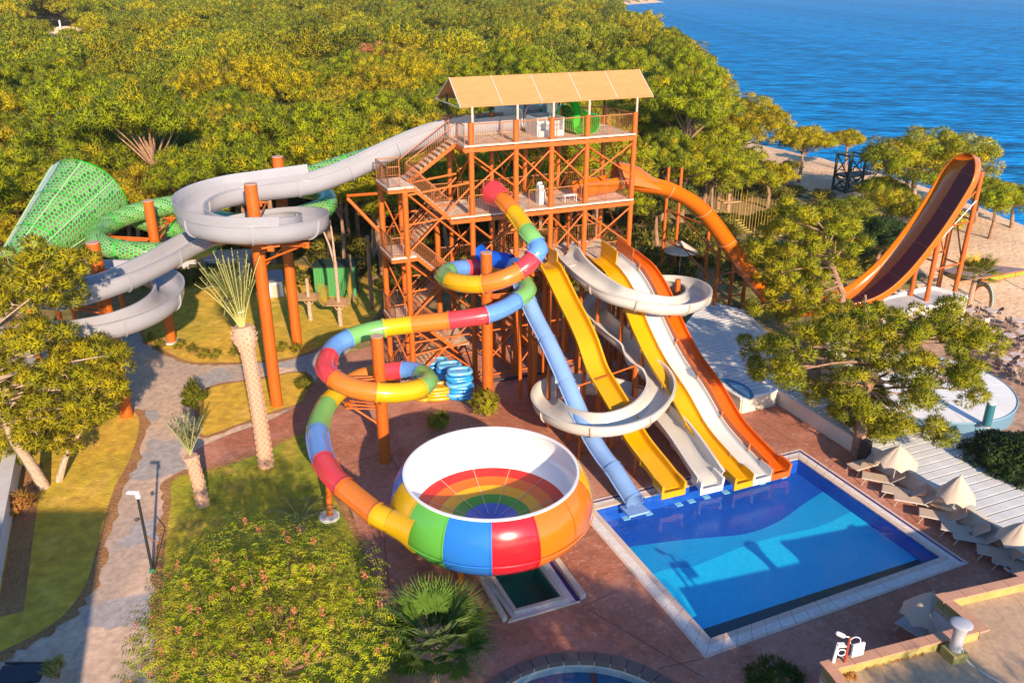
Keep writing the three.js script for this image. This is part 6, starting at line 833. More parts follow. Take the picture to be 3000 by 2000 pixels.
{ // sign kiosk
  const b0 = P(2868, 858, LOW), hT = HT(b0, 2866, 812), hB = HT(b0, 2868, 828), e = P(3016, 789, hT), o = thing('sign_kiosk', 'kiosk with a purple-grey roof and a long orange sign in green letters', 'kiosk', b0), off = o.position.clone(), dir = V3(e.x - b0.x, 0, e.z - b0.z), L = dir.length(); dir.normalize(); const back = V3(dir.z, 0, -dir.x), at = (s, d, y) => b0.clone().addScaledVector(dir, s).addScaledVector(back, d).setY(y).sub(off);
  const quad = (a, b2, c, d) => { const g = rawG([...a.toArray(), ...b2.toArray(), ...c.toArray(), ...d.toArray()], [0, 1, 2, 0, 2, 3], [0, 0, 1, 0, 1, 1, 0, 1]); return g; };
  const cv = document.createElement('canvas'); cv.width = 1024; cv.height = 96; const x = cv.getContext('2d'); x.fillStyle = '#c4642a'; x.fillRect(0, 0, 1024, 96); x.fillStyle = '#3fc414'; x.strokeStyle = '#2a7a0c'; x.lineWidth = 3; x.font = 'bold 78px sans-serif'; x.textBaseline = 'middle'; x.save(); x.scale(880 / x.measureText('ADVENTURE PARK').width, 1); x.fillText('ADVENTURE PARK', 90, 50); x.strokeText('ADVENTURE PARK', 90, 50); x.restore(); const tx = new THREE.CanvasTexture(cv); tx.colorSpace = THREE.SRGBColorSpace;
  part(o, 'sign_board', beamG(at(0, -0.02, (hT + hB) / 2), at(L, -0.02, (hT + hB) / 2), 0.06, hT - hB), std(col(0.48, 0.15, 0.03), 0.7)); part(o, 'sign_face', quad(at(0.02, -0.062, hB + 0.02), at(L - 0.02, -0.062, hB + 0.02), at(L - 0.02, -0.062, hT - 0.02), at(0.02, -0.062, hT - 0.02)), std(white, 0.7, { map: tx }), 'orange sign reading ADVENTURE PARK in green capitals');
  const ww = L * 0.48; part(o, 'front_wall', beamG(at(0.1, 0.1, (hB + LOW) / 2), at(ww, 0.1, (hB + LOW) / 2), 0.1, hB - LOW), std(col(0.10, 0.08, 0.09), 0.7)); part(o, 'side_wall', beamG(at(0.1, 0.15, (hB + LOW) / 2), at(0.1, 2.6, (hB + LOW) / 2), 0.1, hB - LOW), M.dark); part(o, 'counter', beamG(at(0.1, -0.02, hB - 0.14), at(ww, -0.02, hB - 0.14), 0.2, 0.1), std(col(0.45, 0.15, 0.04), 0.7));
  part(o, 'roof', slabG([at(-1.3, 0, 0), at(L, 0, 0), at(L * 0.55, 2.7, 0), at(-1.3, 2.7, 0)].map((p) => p), hT - LOW - 0.05, hT - LOW + 0.03), std(white, 0.9, { map: dirtT([0.26, 0.16, 0.17], 0.3, 2, 431) })); for (const s of [L * 0.75, L - 0.2]) part(o, 'post', barG(at(s, 0, LOW), at(s, 0, hB), 0.05, 8), M.steelDark); part(o, 'post', barG(at(-1.2, 2.5, LOW), at(-1.2, 2.5, hT - 0.1), 0.06, 8), M.dark);
}
{ // rainbow arch
  const a = P(...zk(1735, 1095), LOW), b = P(...zk(1465, 960), LOW), c = a.clone().add(b).multiplyScalar(0.5), R = a.distanceTo(b) / 2, o = thing('rainbow_arch', 'small arch striped in faded rainbow colours beside the sign kiosk', 'arch', c), d = a.clone().sub(b).setY(0).normalize(); const tones = [[0.50, 0.12, 0.06], [0.56, 0.34, 0.06], [0.42, 0.44, 0.16], [0.22, 0.36, 0.40]];
  tones.forEach((t, i) => { const rr = R - 0.02 - i * -0.09, p = []; for (let k = 0; k <= 20; k++) { const e = k / 20 * Math.PI; p.push(d.clone().multiplyScalar(Math.cos(e) * rr).add(V3(0, 0.6 + Math.sin(e) * rr * 1.15, 0))); } p.unshift(V3(p[0].x, 0, p[0].z)); p.push(V3(p[p.length - 1].x, 0, p[p.length - 1].z)); part(o, 'arch_band', tubeF(frames(p), 0.05, 8), std(col(...t), 0.6)); });
}
// cafe tables and chairs on the terrace
{
  const r = RNG(811), brown = std(col(0.30, 0.215, 0.18), 0.7), top = std(col(0.56, 0.43, 0.38), 0.6);
  const chair = (label, q, turn, group) => { const o = thing('cafe_chair', label, 'chair', q, turn, group); const s = new THREE.CylinderGeometry(0.23, 0.22, 0.04, 16); s.translate(0, 0.45, 0); part(o, 'seat', s, brown); const bk = []; for (let k = 0; k <= 10; k++) { const a = lerp(-0.2, Math.PI + 0.2, k / 10); bk.push(V3(Math.cos(a) * 0.26, 0.62 + 0.2 * Math.sin(a) ** 2, -Math.sin(a) * 0.24)); } part(o, 'backrest', sweepF(frames(bk), [[-0.015, -0.15], [0.015, -0.15], [0.015, 0.1], [-0.015, 0.1]]), brown); for (const [x, z] of [[0.18, 0.18], [-0.18, 0.18], [0.2, -0.2], [-0.2, -0.2]]) part(o, 'leg', barG(V3(x * 1.1, 0, z * 1.1), V3(x * 0.9, 0.62, z * 0.9), 0.017, 6), brown); return o; };
  const table = (label, q, group) => { const o = thing('cafe_table', label, 'table', q, 0, group); const t = new THREE.CylinderGeometry(0.42, 0.42, 0.035, 28); t.translate(0, 0.74, 0); part(o, 'table_top', t, top); part(o, 'column', barG(V3(0, 0.03, 0), V3(0, 0.73, 0), 0.035, 10), M.alu); for (let k = 0; k < 3; k++) { const a = k * 2.094; part(o, 'foot', barG(V3(0, 0.12, 0), V3(Math.cos(a) * 0.32, 0.02, Math.sin(a) * 0.32), 0.02, 6), M.alu); } return o; };
  const TP = [[2900, 935], [2978, 965], [2952, 1010], [2990, 1000], [2893, 1040], [2972, 1068], [2938, 1078], [2995, 1098], [3020, 1040], [3015, 1130], [2835, 935], [2870, 985]]; let t0, c0; const gt = 'round cafe tables on the terrace', gc = 'brown chairs round the cafe tables';
  for (const [x, y] of TP) { const q = P(x, y, LOW + 0.02); if (!t0) t0 = table('round pale cafe table on the boarded terrace at the right edge', q, gt); else copyOf(t0, q, r() * 2); const n = 3, a0 = r() * 6; for (let k = 0; k < n; k++) { const a = a0 + k * 2.094 + (r() - 0.5) * 0.6, e = q.clone().add(V3(Math.sin(a) * 0.72, 0, Math.cos(a) * 0.72)); if (!c0) c0 = chair('brown round-backed chair at a cafe table on the terrace', e, a + Math.PI, gc); else copyOf(c0, e, a + Math.PI); } }
  { const q = P(2888, 990, LOW + 0.02); const hc = thing('high_chair', 'tall pale wooden lifeguard-style chair beside the first cafe table', 'chair', q, 0.3); const pl = std(col(0.58, 0.45, 0.36), 0.7); for (const [x, z] of [[0.24, 0.2], [-0.24, 0.2], [0.2, -0.2], [-0.2, -0.2]]) part(hc, 'leg', barG(V3(x, 0, z), V3(x * 0.9, z < 0 ? 1.5 : 0.95, z * 0.9), 0.025, 6), pl); part(hc, 'seat', boxG(0.46, 0.04, 0.42, 0, 0.8, 0), pl); part(hc, 'backrest', boxG(0.42, 0.3, 0.03, 0, 1.3, -0.18), pl); part(hc, 'rung', boxG(0.44, 0.03, 0.03, 0, 0.4, 0.2), pl); }
  // stacked stools by the pump house wall
  let s0; for (const [x, y] of [[2722, 935], [2737, 922], [2751, 918], [2768, 910]]) { const q = P(x, y, LOW + 0.02); if (!s0) { s0 = thing('bar_stool', 'dark bar stool with a round seat lined up at the pump house wall', 'stool', q, 0, 'bar stools at the pump house wall'); const t = new THREE.CylinderGeometry(0.2, 0.2, 0.06, 16); t.translate(0, 0.78, 0); part(s0, 'seat', t, M.dark); part(s0, 'column', barG(V3(0, 0, 0), V3(0, 0.76, 0), 0.03, 8), M.alu); const f = new THREE.CylinderGeometry(0.2, 0.22, 0.03, 16); f.translate(0, 0.02, 0); part(s0, 'foot', f, M.alu); } else copyOf(s0, q); }
}
// ---------------------------------------------------------------- loungers, umbrellas, side tables
{
  const z4 = Zm(2200, 1250, 4.68), z3 = Zm(2450, 1450, 4.68), yaw = Math.atan2(U.x, U.z);   // local +z points to the head end
  const make = (label, q, mat, group) => {
    const o = thing('sun_lounger', label, 'sun lounger', q, yaw, group), w = 0.32; const bd = sweepF([V3(0, 0.36, 0.0), V3(0, 0.37, 0.6), V3(0, 0.37, 1.2)].map((p) => ({ p, t: V3(0, 0, 1), s: V3(1, 0, 0), u: YA })), [[-w, -0.02], [w, -0.02], [w, 0.02], [-w, 0.02]]); part(o, 'seat_sling', bd, mat);
    const A = V3(0, 0.37, 1.22), B = V3(0, 0.86, 1.78), d = B.clone().sub(A).normalize(), u = V3(0, d.z, -d.y); part(o, 'backrest', sweepF([A, B].map((p) => ({ p, t: d, s: V3(1, 0, 0), u })), [[-w, -0.02], [w, -0.02], [w, 0.02], [-w, 0.02]]), mat);
    for (const s of [-1, 1]) { const x = s * (w + 0.02); part(o, 'side_rail', merge([barG(V3(x, 0.35, -0.02), V3(x, 0.36, 1.25), 0.024, 8), barG(V3(x, 0.36, 1.25), V3(x, 0.3, 1.5), 0.022, 8)]), M.alu); part(o, 'leg', barG(V3(x, 0.35, 0.18), V3(x, 0, 0.02), 0.022, 8), M.alu); part(o, 'leg', barG(V3(x, 0.32, 1.35), V3(x, 0, 1.55), 0.022, 8), M.alu); part(o, 'back_rail', barG(A.clone().setX(x), B.clone().setX(x), 0.02, 8), M.alu); }
    part(o, 'cross_bar', barG(V3(-w, 0.345, 0), V3(w, 0.345, 0), 0.022, 8), M.alu); return o;
  };
  const ord = ['first', 'second', 'third', 'fourth', 'fifth', 'sixth', 'seventh', 'eighth', 'ninth', 'tenth'], S = [z4(1375, 640), z4(1515, 745), z4(1790, 925), z4(1950, 1035), z3(1125, 320), z3(1425, 505), z3(1590, 625), z3(1920, 830), z3(2125, 960), z3(2390, 1120)]; let p0;
  S.forEach((s, i) => { const q = P(...s, 0.03), label = 'beige sling lounger beside the pool, ' + ord[i] + ' of the row counted from the spreading pine'; if (!p0) p0 = make(label, q, M.fabric, 'beige loungers in a row beside the pool'); else copyOf(p0, q, yaw + (i % 3 - 1) * 0.05, label); });
  const bl = make('blue-grey lounger standing alone in the shade below the flat roof corner', P(2635, 1835, 0.03), std(white, 0.9, { map: dirtT([0.42, 0.42, 0.44], 0.1, 1, 441) })); bl.rotation.y = 0.62;
}
{
  const r = RNG(821); const umb = (label, q, R, H, drop, tw) => { const o = thing('beach_umbrella', label, 'umbrella', q), n = 8, apex = V3(0, H, 0); part(o, 'pole', barG(V3(0, 0, 0), V3(0, H, 0), 0.025, 8), M.alu); const bs = new THREE.CylinderGeometry(0.24, 0.28, 0.08, 20); bs.translate(0, 0.04, 0); part(o, 'base', bs, M.whitePaint);
    for (let k = 0; k < n; k++) { const a = k / n * 6.2832 + tw, b = (k + 1) / n * 6.2832 + tw, pos = [], uv = [], idx = [], K = 6, J = 5; for (let j = 0; j <= J; j++) for (let i = 0; i <= K; i++) { const t = j / J, e = lerp(a, b, i / K), m = i / K, sag = 0.9 - 0.1 * Math.sin(m * Math.PI) * t, rr = R * t * sag / 0.9, y = H - drop * Math.pow(t, 1.15) + 0.12 * t * Math.sin(m * Math.PI); pos.push(Math.cos(e) * rr, y, Math.sin(e) * rr); uv.push(m, t * R); } for (let j = 0; j < J; j++) for (let i = 0; i < K; i++) { const v = j * (K + 1) + i; idx.push(v, v + 1, v + K + 1, v + 1, v + K + 2, v + K + 1); } part(o, 'canopy_panel', rawG(pos, idx, uv), M.umbrella); part(o, 'rib', barG(apex, V3(Math.cos(a) * R * 0.99, H - drop, Math.sin(a) * R * 0.99), 0.012, 5), M.alu); }
    const f = new THREE.SphereGeometry(0.05, 10, 8); f.translate(0, H + 0.03, 0); part(o, 'finial', f, M.fabric); return o; };
  const up = (x, y, h) => { const p = P(x, y, h); return V3(p.x, 0.03, p.z); };
  umb('beige umbrella hanging half closed under the spreading pine, beside the second lounger', up(2637, 1308, 2.25), 1.0, 2.25, 0.85, 0.2); umb('beige conical umbrella standing between the fifth and sixth loungers', up(2816, 1395, 2.3), 0.85, 2.3, 1.1, 0.1); umb('beige umbrella cut by the right edge of the picture', up(3002, 1532, 2.25), 0.9, 2.25, 0.9, 0.3); umb('pale umbrella in the shade against the corner of the flat-roofed building', up(2735, 1737, 2.25), 0.95, 2.25, 1.05, 0.2);
  const tab = (label, q) => { const o = thing('side_table', label, 'side table', q); const t = new THREE.CylinderGeometry(0.26, 0.26, 0.03, 24); t.translate(0, 0.5, 0); part(o, 'table_top', t, M.whitePaint); const l = new THREE.CylinderGeometry(0.05, 0.05, 0.48, 10); l.translate(0, 0.25, 0); part(o, 'column', l, M.whitePaint); const f = new THREE.CylinderGeometry(0.2, 0.22, 0.04, 20); f.translate(0, 0.02, 0); part(o, 'foot', f, M.whitePaint); return o; };
  const t0 = tab('round white side table between the second and third loungers', up(2630, 1378, 0.5)); copyOf(t0, up(2797, 1482, 0.5), 0, 'round white side table between the fifth and sixth loungers'); copyOf(t0, up(2997, 1632, 0.5), 0, 'round white side table at the right edge beside the tenth lounger'); copyOf(t0, up(2724, 1832, 0.5), 0, 'round white side table in the shade beside the lone lounger'); void r;
}
{ const q = P(2528, 1356, 0.03), o = thing('loudspeaker', 'tall black loudspeaker standing beside the trunk of the spreading pine', 'speaker', q, 0.5); part(o, 'cabinet', boxG(0.42, 1.15, 0.4, 0, 0.68, 0), M.black); for (const [y, r] of [[0.5, 0.15], [0.92, 0.1]]) { const g = new THREE.TorusGeometry(r, 0.02, 8, 20); g.translate(0, y, 0.205); part(o, 'cone', g, M.dark); } for (const s of [-1, 1]) part(o, 'stand_leg', barG(V3(s * 0.05, 0.25, 0.18), V3(s * 0.22, 0, 0.36), 0.015, 6), M.alu); part(o, 'base', boxG(0.36, 0.1, 0.34, 0, 0.05, 0), M.black); }
// ---------------------------------------------------------------- flat-roofed building in the right foreground
{
  const h = 2.6, rf = 2.24, o = thing('flat_roof_building', 'flat-roofed building in the right foreground with salmon parapet tiles and olive parapet walls', 'building', P(2600, 1990, h).setY(0)), off = o.position.clone();
  const A = P(...zq(960, 1435), h), B = P(...zq(1990, 1172), h), C = P(...zq(1748, 972), h), D = P(...zq(2340, 838), h), E2 = D.clone().add(D.clone().sub(C).setY(0).normalize().multiplyScalar(9)), G = P(...zq(1085, 1600), h), lf = G.clone().sub(A).setY(0).normalize(), F2 = E2.clone().addScaledVector(lf, 14), G2 = A.clone().addScaledVector(lf, 12), out = [A, B, C, D, E2, F2, G2];
  const lo = (g) => { g.translate(-off.x, 0, -off.z); return g; }; part(o, 'roof', lo(slabG(out, rf - 0.2, rf)), M.membrane);
  const wallM = std(white, 0.85, { map: dirtT([0.50, 0.47, 0.46], 0.15, 4, 451) }), r = RNG(831);
  out.forEach((p, i) => { const q = out[(i + 1) % out.length], L = Math.hypot(q.x - p.x, q.z - p.z), d = q.clone().sub(p).setY(0).normalize(), inn = V3(d.z, 0, -d.x).multiplyScalar(-1); const mid = p.clone().add(q).multiplyScalar(0.5); if (inPoly(mid.x + inn.x * 0.3, mid.z + inn.z * 0.3, out) === false) inn.multiplyScalar(-1);
    part(o, 'wall', lo(beamG(V3(p.x, rf / 2 - 0.12, p.z).addScaledVector(inn, 0.1), V3(q.x, rf / 2 - 0.12, q.z).addScaledVector(inn, 0.1), 0.2, rf - 0.2)), wallM); part(o, 'parapet', lo(beamG(V3(p.x, rf + 0.16, p.z).addScaledVector(inn, 0.17), V3(q.x, rf + 0.16, q.z).addScaledVector(inn, 0.17), 0.26, 0.34)), M.oliveWall); const n = Math.max(1, Math.round(L / 0.95)); for (let k = 0; k < n; k++) part(o, 'parapet_tile', lo(beamG(p.clone().setY(h).addScaledVector(d, L * k / n + 0.008).addScaledVector(inn, 0.15), p.clone().setY(h).addScaledVector(d, L * (k + 1) / n - 0.008).addScaledVector(inn, 0.15), 0.36 + 0.01 * r(), 0.05)), M.salmon); });
  out.forEach((p, i) => { const a1 = out[(i + out.length - 1) % out.length].clone().sub(p).setY(0).normalize(), a2 = out[(i + 1) % out.length].clone().sub(p).setY(0).normalize(), m = p.clone().addScaledVector(a1, 0.15).addScaledVector(a2, 0.15), s = inPoly(m.x, m.z, out) ? 1 : -1; part(o, 'parapet_tile', lo(boxG(0.42, 0.056, 0.42, p.x + (a1.x + a2.x) * 0.15 * s, h + 0.003, p.z + (a1.z + a2.z) * 0.15 * s, Math.atan2(-a2.z, a2.x))), M.salmon); });
  // windows on the shaded pool side
  for (const t of [0.25, 0.62]) { const q = A.clone().lerp(B, t), d = B.clone().sub(A).setY(0).normalize(), out2 = V3(d.z, 0, -d.x); const w = part(o, 'window', lo(beamG(q.clone().setY(1.5).addScaledVector(d, -0.6).addScaledVector(out2, 0.02), q.clone().setY(1.5).addScaledVector(d, 0.6).addScaledVector(out2, 0.02), 0.06, 1.2)), gel(col(0.03, 0.04, 0.05), 0.1)); void w; }
  { const q = B.clone().lerp(C, 0.5), d = C.clone().sub(B).setY(0).normalize(), n = V3(-d.z, 0, d.x); for (const s of [-0.55, 0, 0.55]) part(o, 'door_frame', lo(beamG(q.clone().setY(0.03).addScaledVector(d, s).addScaledVector(n, -0.02), q.clone().setY(2.2).addScaledVector(d, s).addScaledVector(n, -0.02), 0.08, 0.08)), M.whitePaint); }
  // dry leaves swept against the parapet
  const leaf = [], R2 = RNG(833); const drift = (p, q, n, w) => { for (let k = 0; k < n; k++) { const c = p.clone().lerp(q, R2()).add(V3((R2() - 0.5) * w, 0.015 + R2() * 0.05, (R2() - 0.5) * w)), a = sph(R2).multiplyScalar(0.075), b = sph(R2).multiplyScalar(0.06); const e = [c.clone().add(a), c.clone().add(b), c.clone().sub(a)]; leaf.push(rawG(e.flatMap((v) => v.toArray()), [0, 1, 2], [0, 0, 1, 0, 1, 1])); } };
  drift(P(...zq(1230, 1465), rf), P(...zq(1640, 1360), rf), 520, 0.2); drift(P(...zq(1110, 1490), rf), P(...zq(1160, 1530), rf), 260, 0.35); drift(P(...zq(1870, 1030), rf), P(...zq(2330, 905), rf), 300, 0.16); drift(P(...zq(1900, 1280), rf), P(...zq(2010, 1255), rf), 120, 0.14); const ls = single('dry_leaves', merge(leaf), std(col(0.40, 0.17, 0.035), 0.9), 'drift of dry orange leaves along the roof parapet', 'leaves'); ls.userData.kind = 'stuff';
}
{ const rf = 2.24, q = P(...zq(1855, 1395), rf), o = thing('roof_vent', 'pale metal mushroom-capped vent pipe on an olive block on the flat roof', 'roof vent', q); part(o, 'block', boxG(0.55, 0.34, 0.55, 0, 0.17, 0, 0.3), M.oliveWall); const pipeM = std(col(0.48, 0.46, 0.50), 0.5, { metalness: 0.3 }); const p = new THREE.CylinderGeometry(0.17, 0.18, 0.95, 20); p.translate(0, 0.82, 0); part(o, 'pipe', p, pipeM); const b = new THREE.CylinderGeometry(0.25, 0.2, 0.3, 20); b.translate(0, 1.2, 0); part(o, 'collar', b, pipeM); const c = new THREE.SphereGeometry(0.36, 24, 8, 0, 6.2832, 0, 1.2); c.scale(1, 0.35, 1); c.translate(0, 1.32, 0); part(o, 'cap', c, pipeM); const cable = dense([V3(0.15, 0.5, 0.1), V3(0.35, 0.05, 0.2), V3(0.9, 0.02, 1.0), V3(1.9, 0.02, 1.9)], 0.2); part(o, 'cable', tubeF(frames(cable), 0.014, 6), M.whitePaint); }
{ const rf = 2.24, q = P(...zq(1098, 1490), rf), h = HT(q, ...zq(1145, 1255)), o = thing('antenna_mast', 'rust red mast with white camera, antenna bars and a square panel at the roof corner', 'mast', q), H = h - rf; part(o, 'mast', barG(V3(0, 0, 0), V3(0.02, H, 0), 0.045, 10), std(col(0.30, 0.045, 0.03), 0.6)); part(o, 'panel', boxG(0.42, 0.46, 0.06, 0.3, 0.95, 0.08, 0.3), M.whitePaint); part(o, 'panel_frame', (() => { const g = new THREE.TorusGeometry(0.16, 0.015, 6, 20); g.translate(0.2, 1.22, 0.02); return g; })(), M.whitePaint); const cg = new THREE.CapsuleGeometry(0.07, 0.2, 4, 12); cg.rotateZ(1.1); cg.translate(-0.28, H + 0.1, 0); part(o, 'camera', cg, M.whitePaint); part(o, 'arm', merge([barG(V3(0, H, 0), V3(-0.2, H + 0.06, 0), 0.02, 6), barG(V3(0, H - 0.35, 0), V3(-0.35, H - 0.4, 0), 0.025, 6)]), M.whitePaint); part(o, 'side_antenna', merge([barG(V3(-0.36, H - 1.15, 0), V3(-0.3, H - 0.3, 0), 0.055, 8), boxG(0.22, 0.08, 0.14, -0.2, H - 0.3, 0)]), M.whitePaint); part(o, 'bracket', (() => { const g = new THREE.TorusGeometry(0.12, 0.02, 6, 16); g.translate(-0.14, H - 0.6, 0); return g; })(), M.whitePaint); }
// ---------------------------------------------------------------- left side: lamp, wall, hut, rope course
{ const q = P(446, 1674), o = thing('lamp_post', 'black lamp post with a white lamp head and a small spotlight, beside the straight path', 'lamp post', q); part(o, 'pole', barG(V3(), V3(0, 3.7, 0), 0.06, 12, 0.05), M.black); part(o, 'lamp_head', merge([boxG(0.36, 0.07, 0.16, -0.2, 3.74, 0), boxG(0.12, 0.16, 0.12, 0.02, 3.7, 0), boxG(0.16, 0.1, 0.1, 0.06, 3.58, 0.06)]), M.whitePaint); const s = new THREE.CylinderGeometry(0.09, 0.06, 0.14, 14); s.rotateX(1.2); s.translate(-0.16, 2.55, 0.05); part(o, 'spotlight', s, M.dark); part(o, 'bracket', barG(V3(0, 2.5, 0), V3(-0.14, 2.52, 0), 0.015, 6), M.black); part(o, 'strut', barG(V3(0, 1.75, 0), V3(0.42, 1.3, -0.1), 0.025, 6), M.steelDark); part(o, 'strut', barG(V3(0.42, 1.3, -0.1), V3(0.1, 0.1, 0), 0.02, 6), M.black); const f = new THREE.CylinderGeometry(0.1, 0.12, 0.14, 14); f.translate(0, 0.08, 0); part(o, 'foot', f, std(col(0.03, 0.2, 0.1), 0.6)); }
{ const a = P(62, 1360), b = P(-10, 1760), o = thing('garden_wall', 'low white rendered wall along the left edge of the left lawn', 'wall', a), c = b.clone().sub(a), mk = (y, w, h) => beamG(V3(-0.25, y, 0), c.clone().setY(y).add(V3(-0.25, 0, 0)), w, h); part(o, 'wall', mk(0.5, 0.5, 1.1), M.whitePaint); part(o, 'coping', mk(1.08, 0.6, 0.07), M.concrete); single('soil_strip', (() => { const g = beamG(P(95, 1360, 0.02), P(28, 1800, 0.02), 0.9, 0.02); return g; })(), M.soil, 'bare earth strip along the foot of the garden wall', 'soil').userData.kind = 'stuff'; }
{ const q = P(165, 1965), o = thing('planter_box', 'dark sunken tray in the paving at the lower left corner', 'tray', P(60, 1975)); part(o, 'tray', boxG(1.5, 0.06, 0.9, 0, 0.03, 0, 0.15), std(col(0.03, 0.035, 0.06), 0.8)); part(o, 'frame', merge([boxG(1.6, 0.08, 0.06, 0, 0.04, 0.48, 0), boxG(1.6, 0.08, 0.06, 0, 0.04, -0.48, 0)]), M.dark); void q; }
{ const q = P(800, 862), o = thing('garden_hut', 'small white hut with a grey gabled roof on the upper lawn behind the tall pillars', 'hut', [q.x, 0, q.z], 0.3); part(o, 'wall', boxG(1.5, 1.3, 1.5, 0, 0.65, 0), M.whitePaint); for (const s of [-1, 1]) { const g = boxG(1.75, 0.06, 1.1, 0, 0, 0); g.rotateX(s * 0.6); g.translate(0, 1.58, s * 0.45); part(o, 'roof', g, std(col(0.20, 0.19, 0.22), 0.8)); } part(o, 'door', boxG(0.6, 1.0, 0.04, 0.2, 0.5, 0.765), M.fabric); }
{ const q = P(585, 835), o = thing('long_shed', 'long low white shed with dark windows half hidden behind the grey slide', 'shed', [q.x, 0, q.z - 2.5], 0.1); part(o, 'wall', boxG(6.5, 1.6, 2.2, 0, 0.8, 0), std(col(0.36, 0.34, 0.36), 0.9)); part(o, 'roof', boxG(6.9, 0.1, 2.6, 0, 1.66, 0), M.concrete); for (const x of [-2.3, -0.8, 0.7, 2.2]) part(o, 'window', boxG(0.9, 0.6, 0.04, x, 1.0, 1.115), M.dark); }
{ // rope course on the upper lawn
  const z5b = Zm(840, 750, 7.84), o = thing('rope_course', 'climbing course of two wooden tree platforms joined by a rope bridge, upper lawn', 'climbing frame', P(960, 945)), off = o.position.clone(), lo = (p) => p.clone().sub(off), hP = 1.75; const b1 = P(...z5b(545, 1470)), b2 = P(...z5b(1235, 1600)), b3 = P(...z5b(1525, 1030)), r = RNG(841);
  for (const [b, hh] of [[b1, 3.1], [b2, 4.6]]) { part(o, 'trunk_post', barG(lo(b), lo(b.clone().setY(hh)), 0.16, 12, 0.11), M.barkPale); const n = 8; for (let k = 0; k < n; k++) { const t = (k - (n - 1) / 2) * 0.19; part(o, 'platform_plank', boxG(1.45, 0.05, 0.175, b.x - off.x, hP, b.z - off.z + t), M.wood); } for (const s of [-1, 1]) part(o, 'brace', barG(lo(b.clone().setY(1.0)), lo(b.clone().add(V3(s * 0.6, 0, 0)).setY(hP)), 0.04, 6), M.wood); }
  const g1 = limb(lo(b2.clone().setY(4.0)), lo(b2.clone().add(V3(-1.0, 7.2, -0.6))), 0.1, 0.05, r, 0.1, 4), g2 = limb(lo(b2.clone().setY(4.2)), lo(b2.clone().add(V3(-0.2, 7.4, -0.4))), 0.1, 0.05, r, 0.1, 4); part(o, 'bare_limb', merge([...g1, ...g2]), M.barkPale);
  const bridge = (p, q, n) => { for (let k = 0; k < n; k++) { const t = (k + 0.5) / n, c = lo(p.clone().lerp(q, t)).setY(hP - 0.35 * Math.sin(t * Math.PI)); part(o, 'bridge_plank', boxG(0.12, 0.04, 0.6, c.x, c.y, c.z, 0.2), M.wood); part(o, 'rope', merge([barG(c.clone().add(V3(0, 0, 0.3)), c.clone().add(V3(0.02, 1.0 + 0.35 * Math.sin(t * Math.PI), 0.3)), 0.012, 4), barG(c.clone().add(V3(0, 0, -0.3)), c.clone().add(V3(0.02, 1.0 + 0.35 * Math.sin(t * Math.PI), -0.3)), 0.012, 4)]), M.ropeYellow); } for (const s of [-0.3, 0.3]) part(o, 'cable', barG(lo(p.clone().setY(hP + 1)).add(V3(0, 0, s)), lo(q.clone().setY(hP + 1)).add(V3(0, 0, s)), 0.014, 5), M.ropeYellow); };
  bridge(b1.clone().add(V3(0.7, 0, 0)), b2.clone().add(V3(-0.7, 0, 0)), 11); bridge(b2.clone().add(V3(0.7, 0, 0)), b3, 9); part(o, 'trunk_post', barG(lo(b3), lo(b3.clone().setY(3.6)), 0.08, 10), M.barkPale); part(o, 'trunk_post', barG(lo(P(1090, 905)), lo(P(1090, 905).setY(5.5)), 0.17, 10, 0.12), M.bark);
  const s = thing('green_screen', 'bright green slatted cabin behind the rope platforms', 'cabin', (() => { const q = P(985, 868); return [q.x, 0, q.z]; })(), 0.05), gm = std(col(0.05, 0.24, 0.06), 0.8); for (let k = 0; k < 15; k++) part(s, 'board', boxG(0.19, 2.3, 0.05, -1.45 + k * 0.205, 1.15, 0), gm); part(s, 'cabin_body', boxG(3.0, 2.2, 1.6, 0, 1.1, -0.85), std(col(0.02, 0.07, 0.05), 0.9)); part(s, 'roof', boxG(3.3, 0.08, 2.0, 0, 2.34, -0.85), M.darkGreen);
}
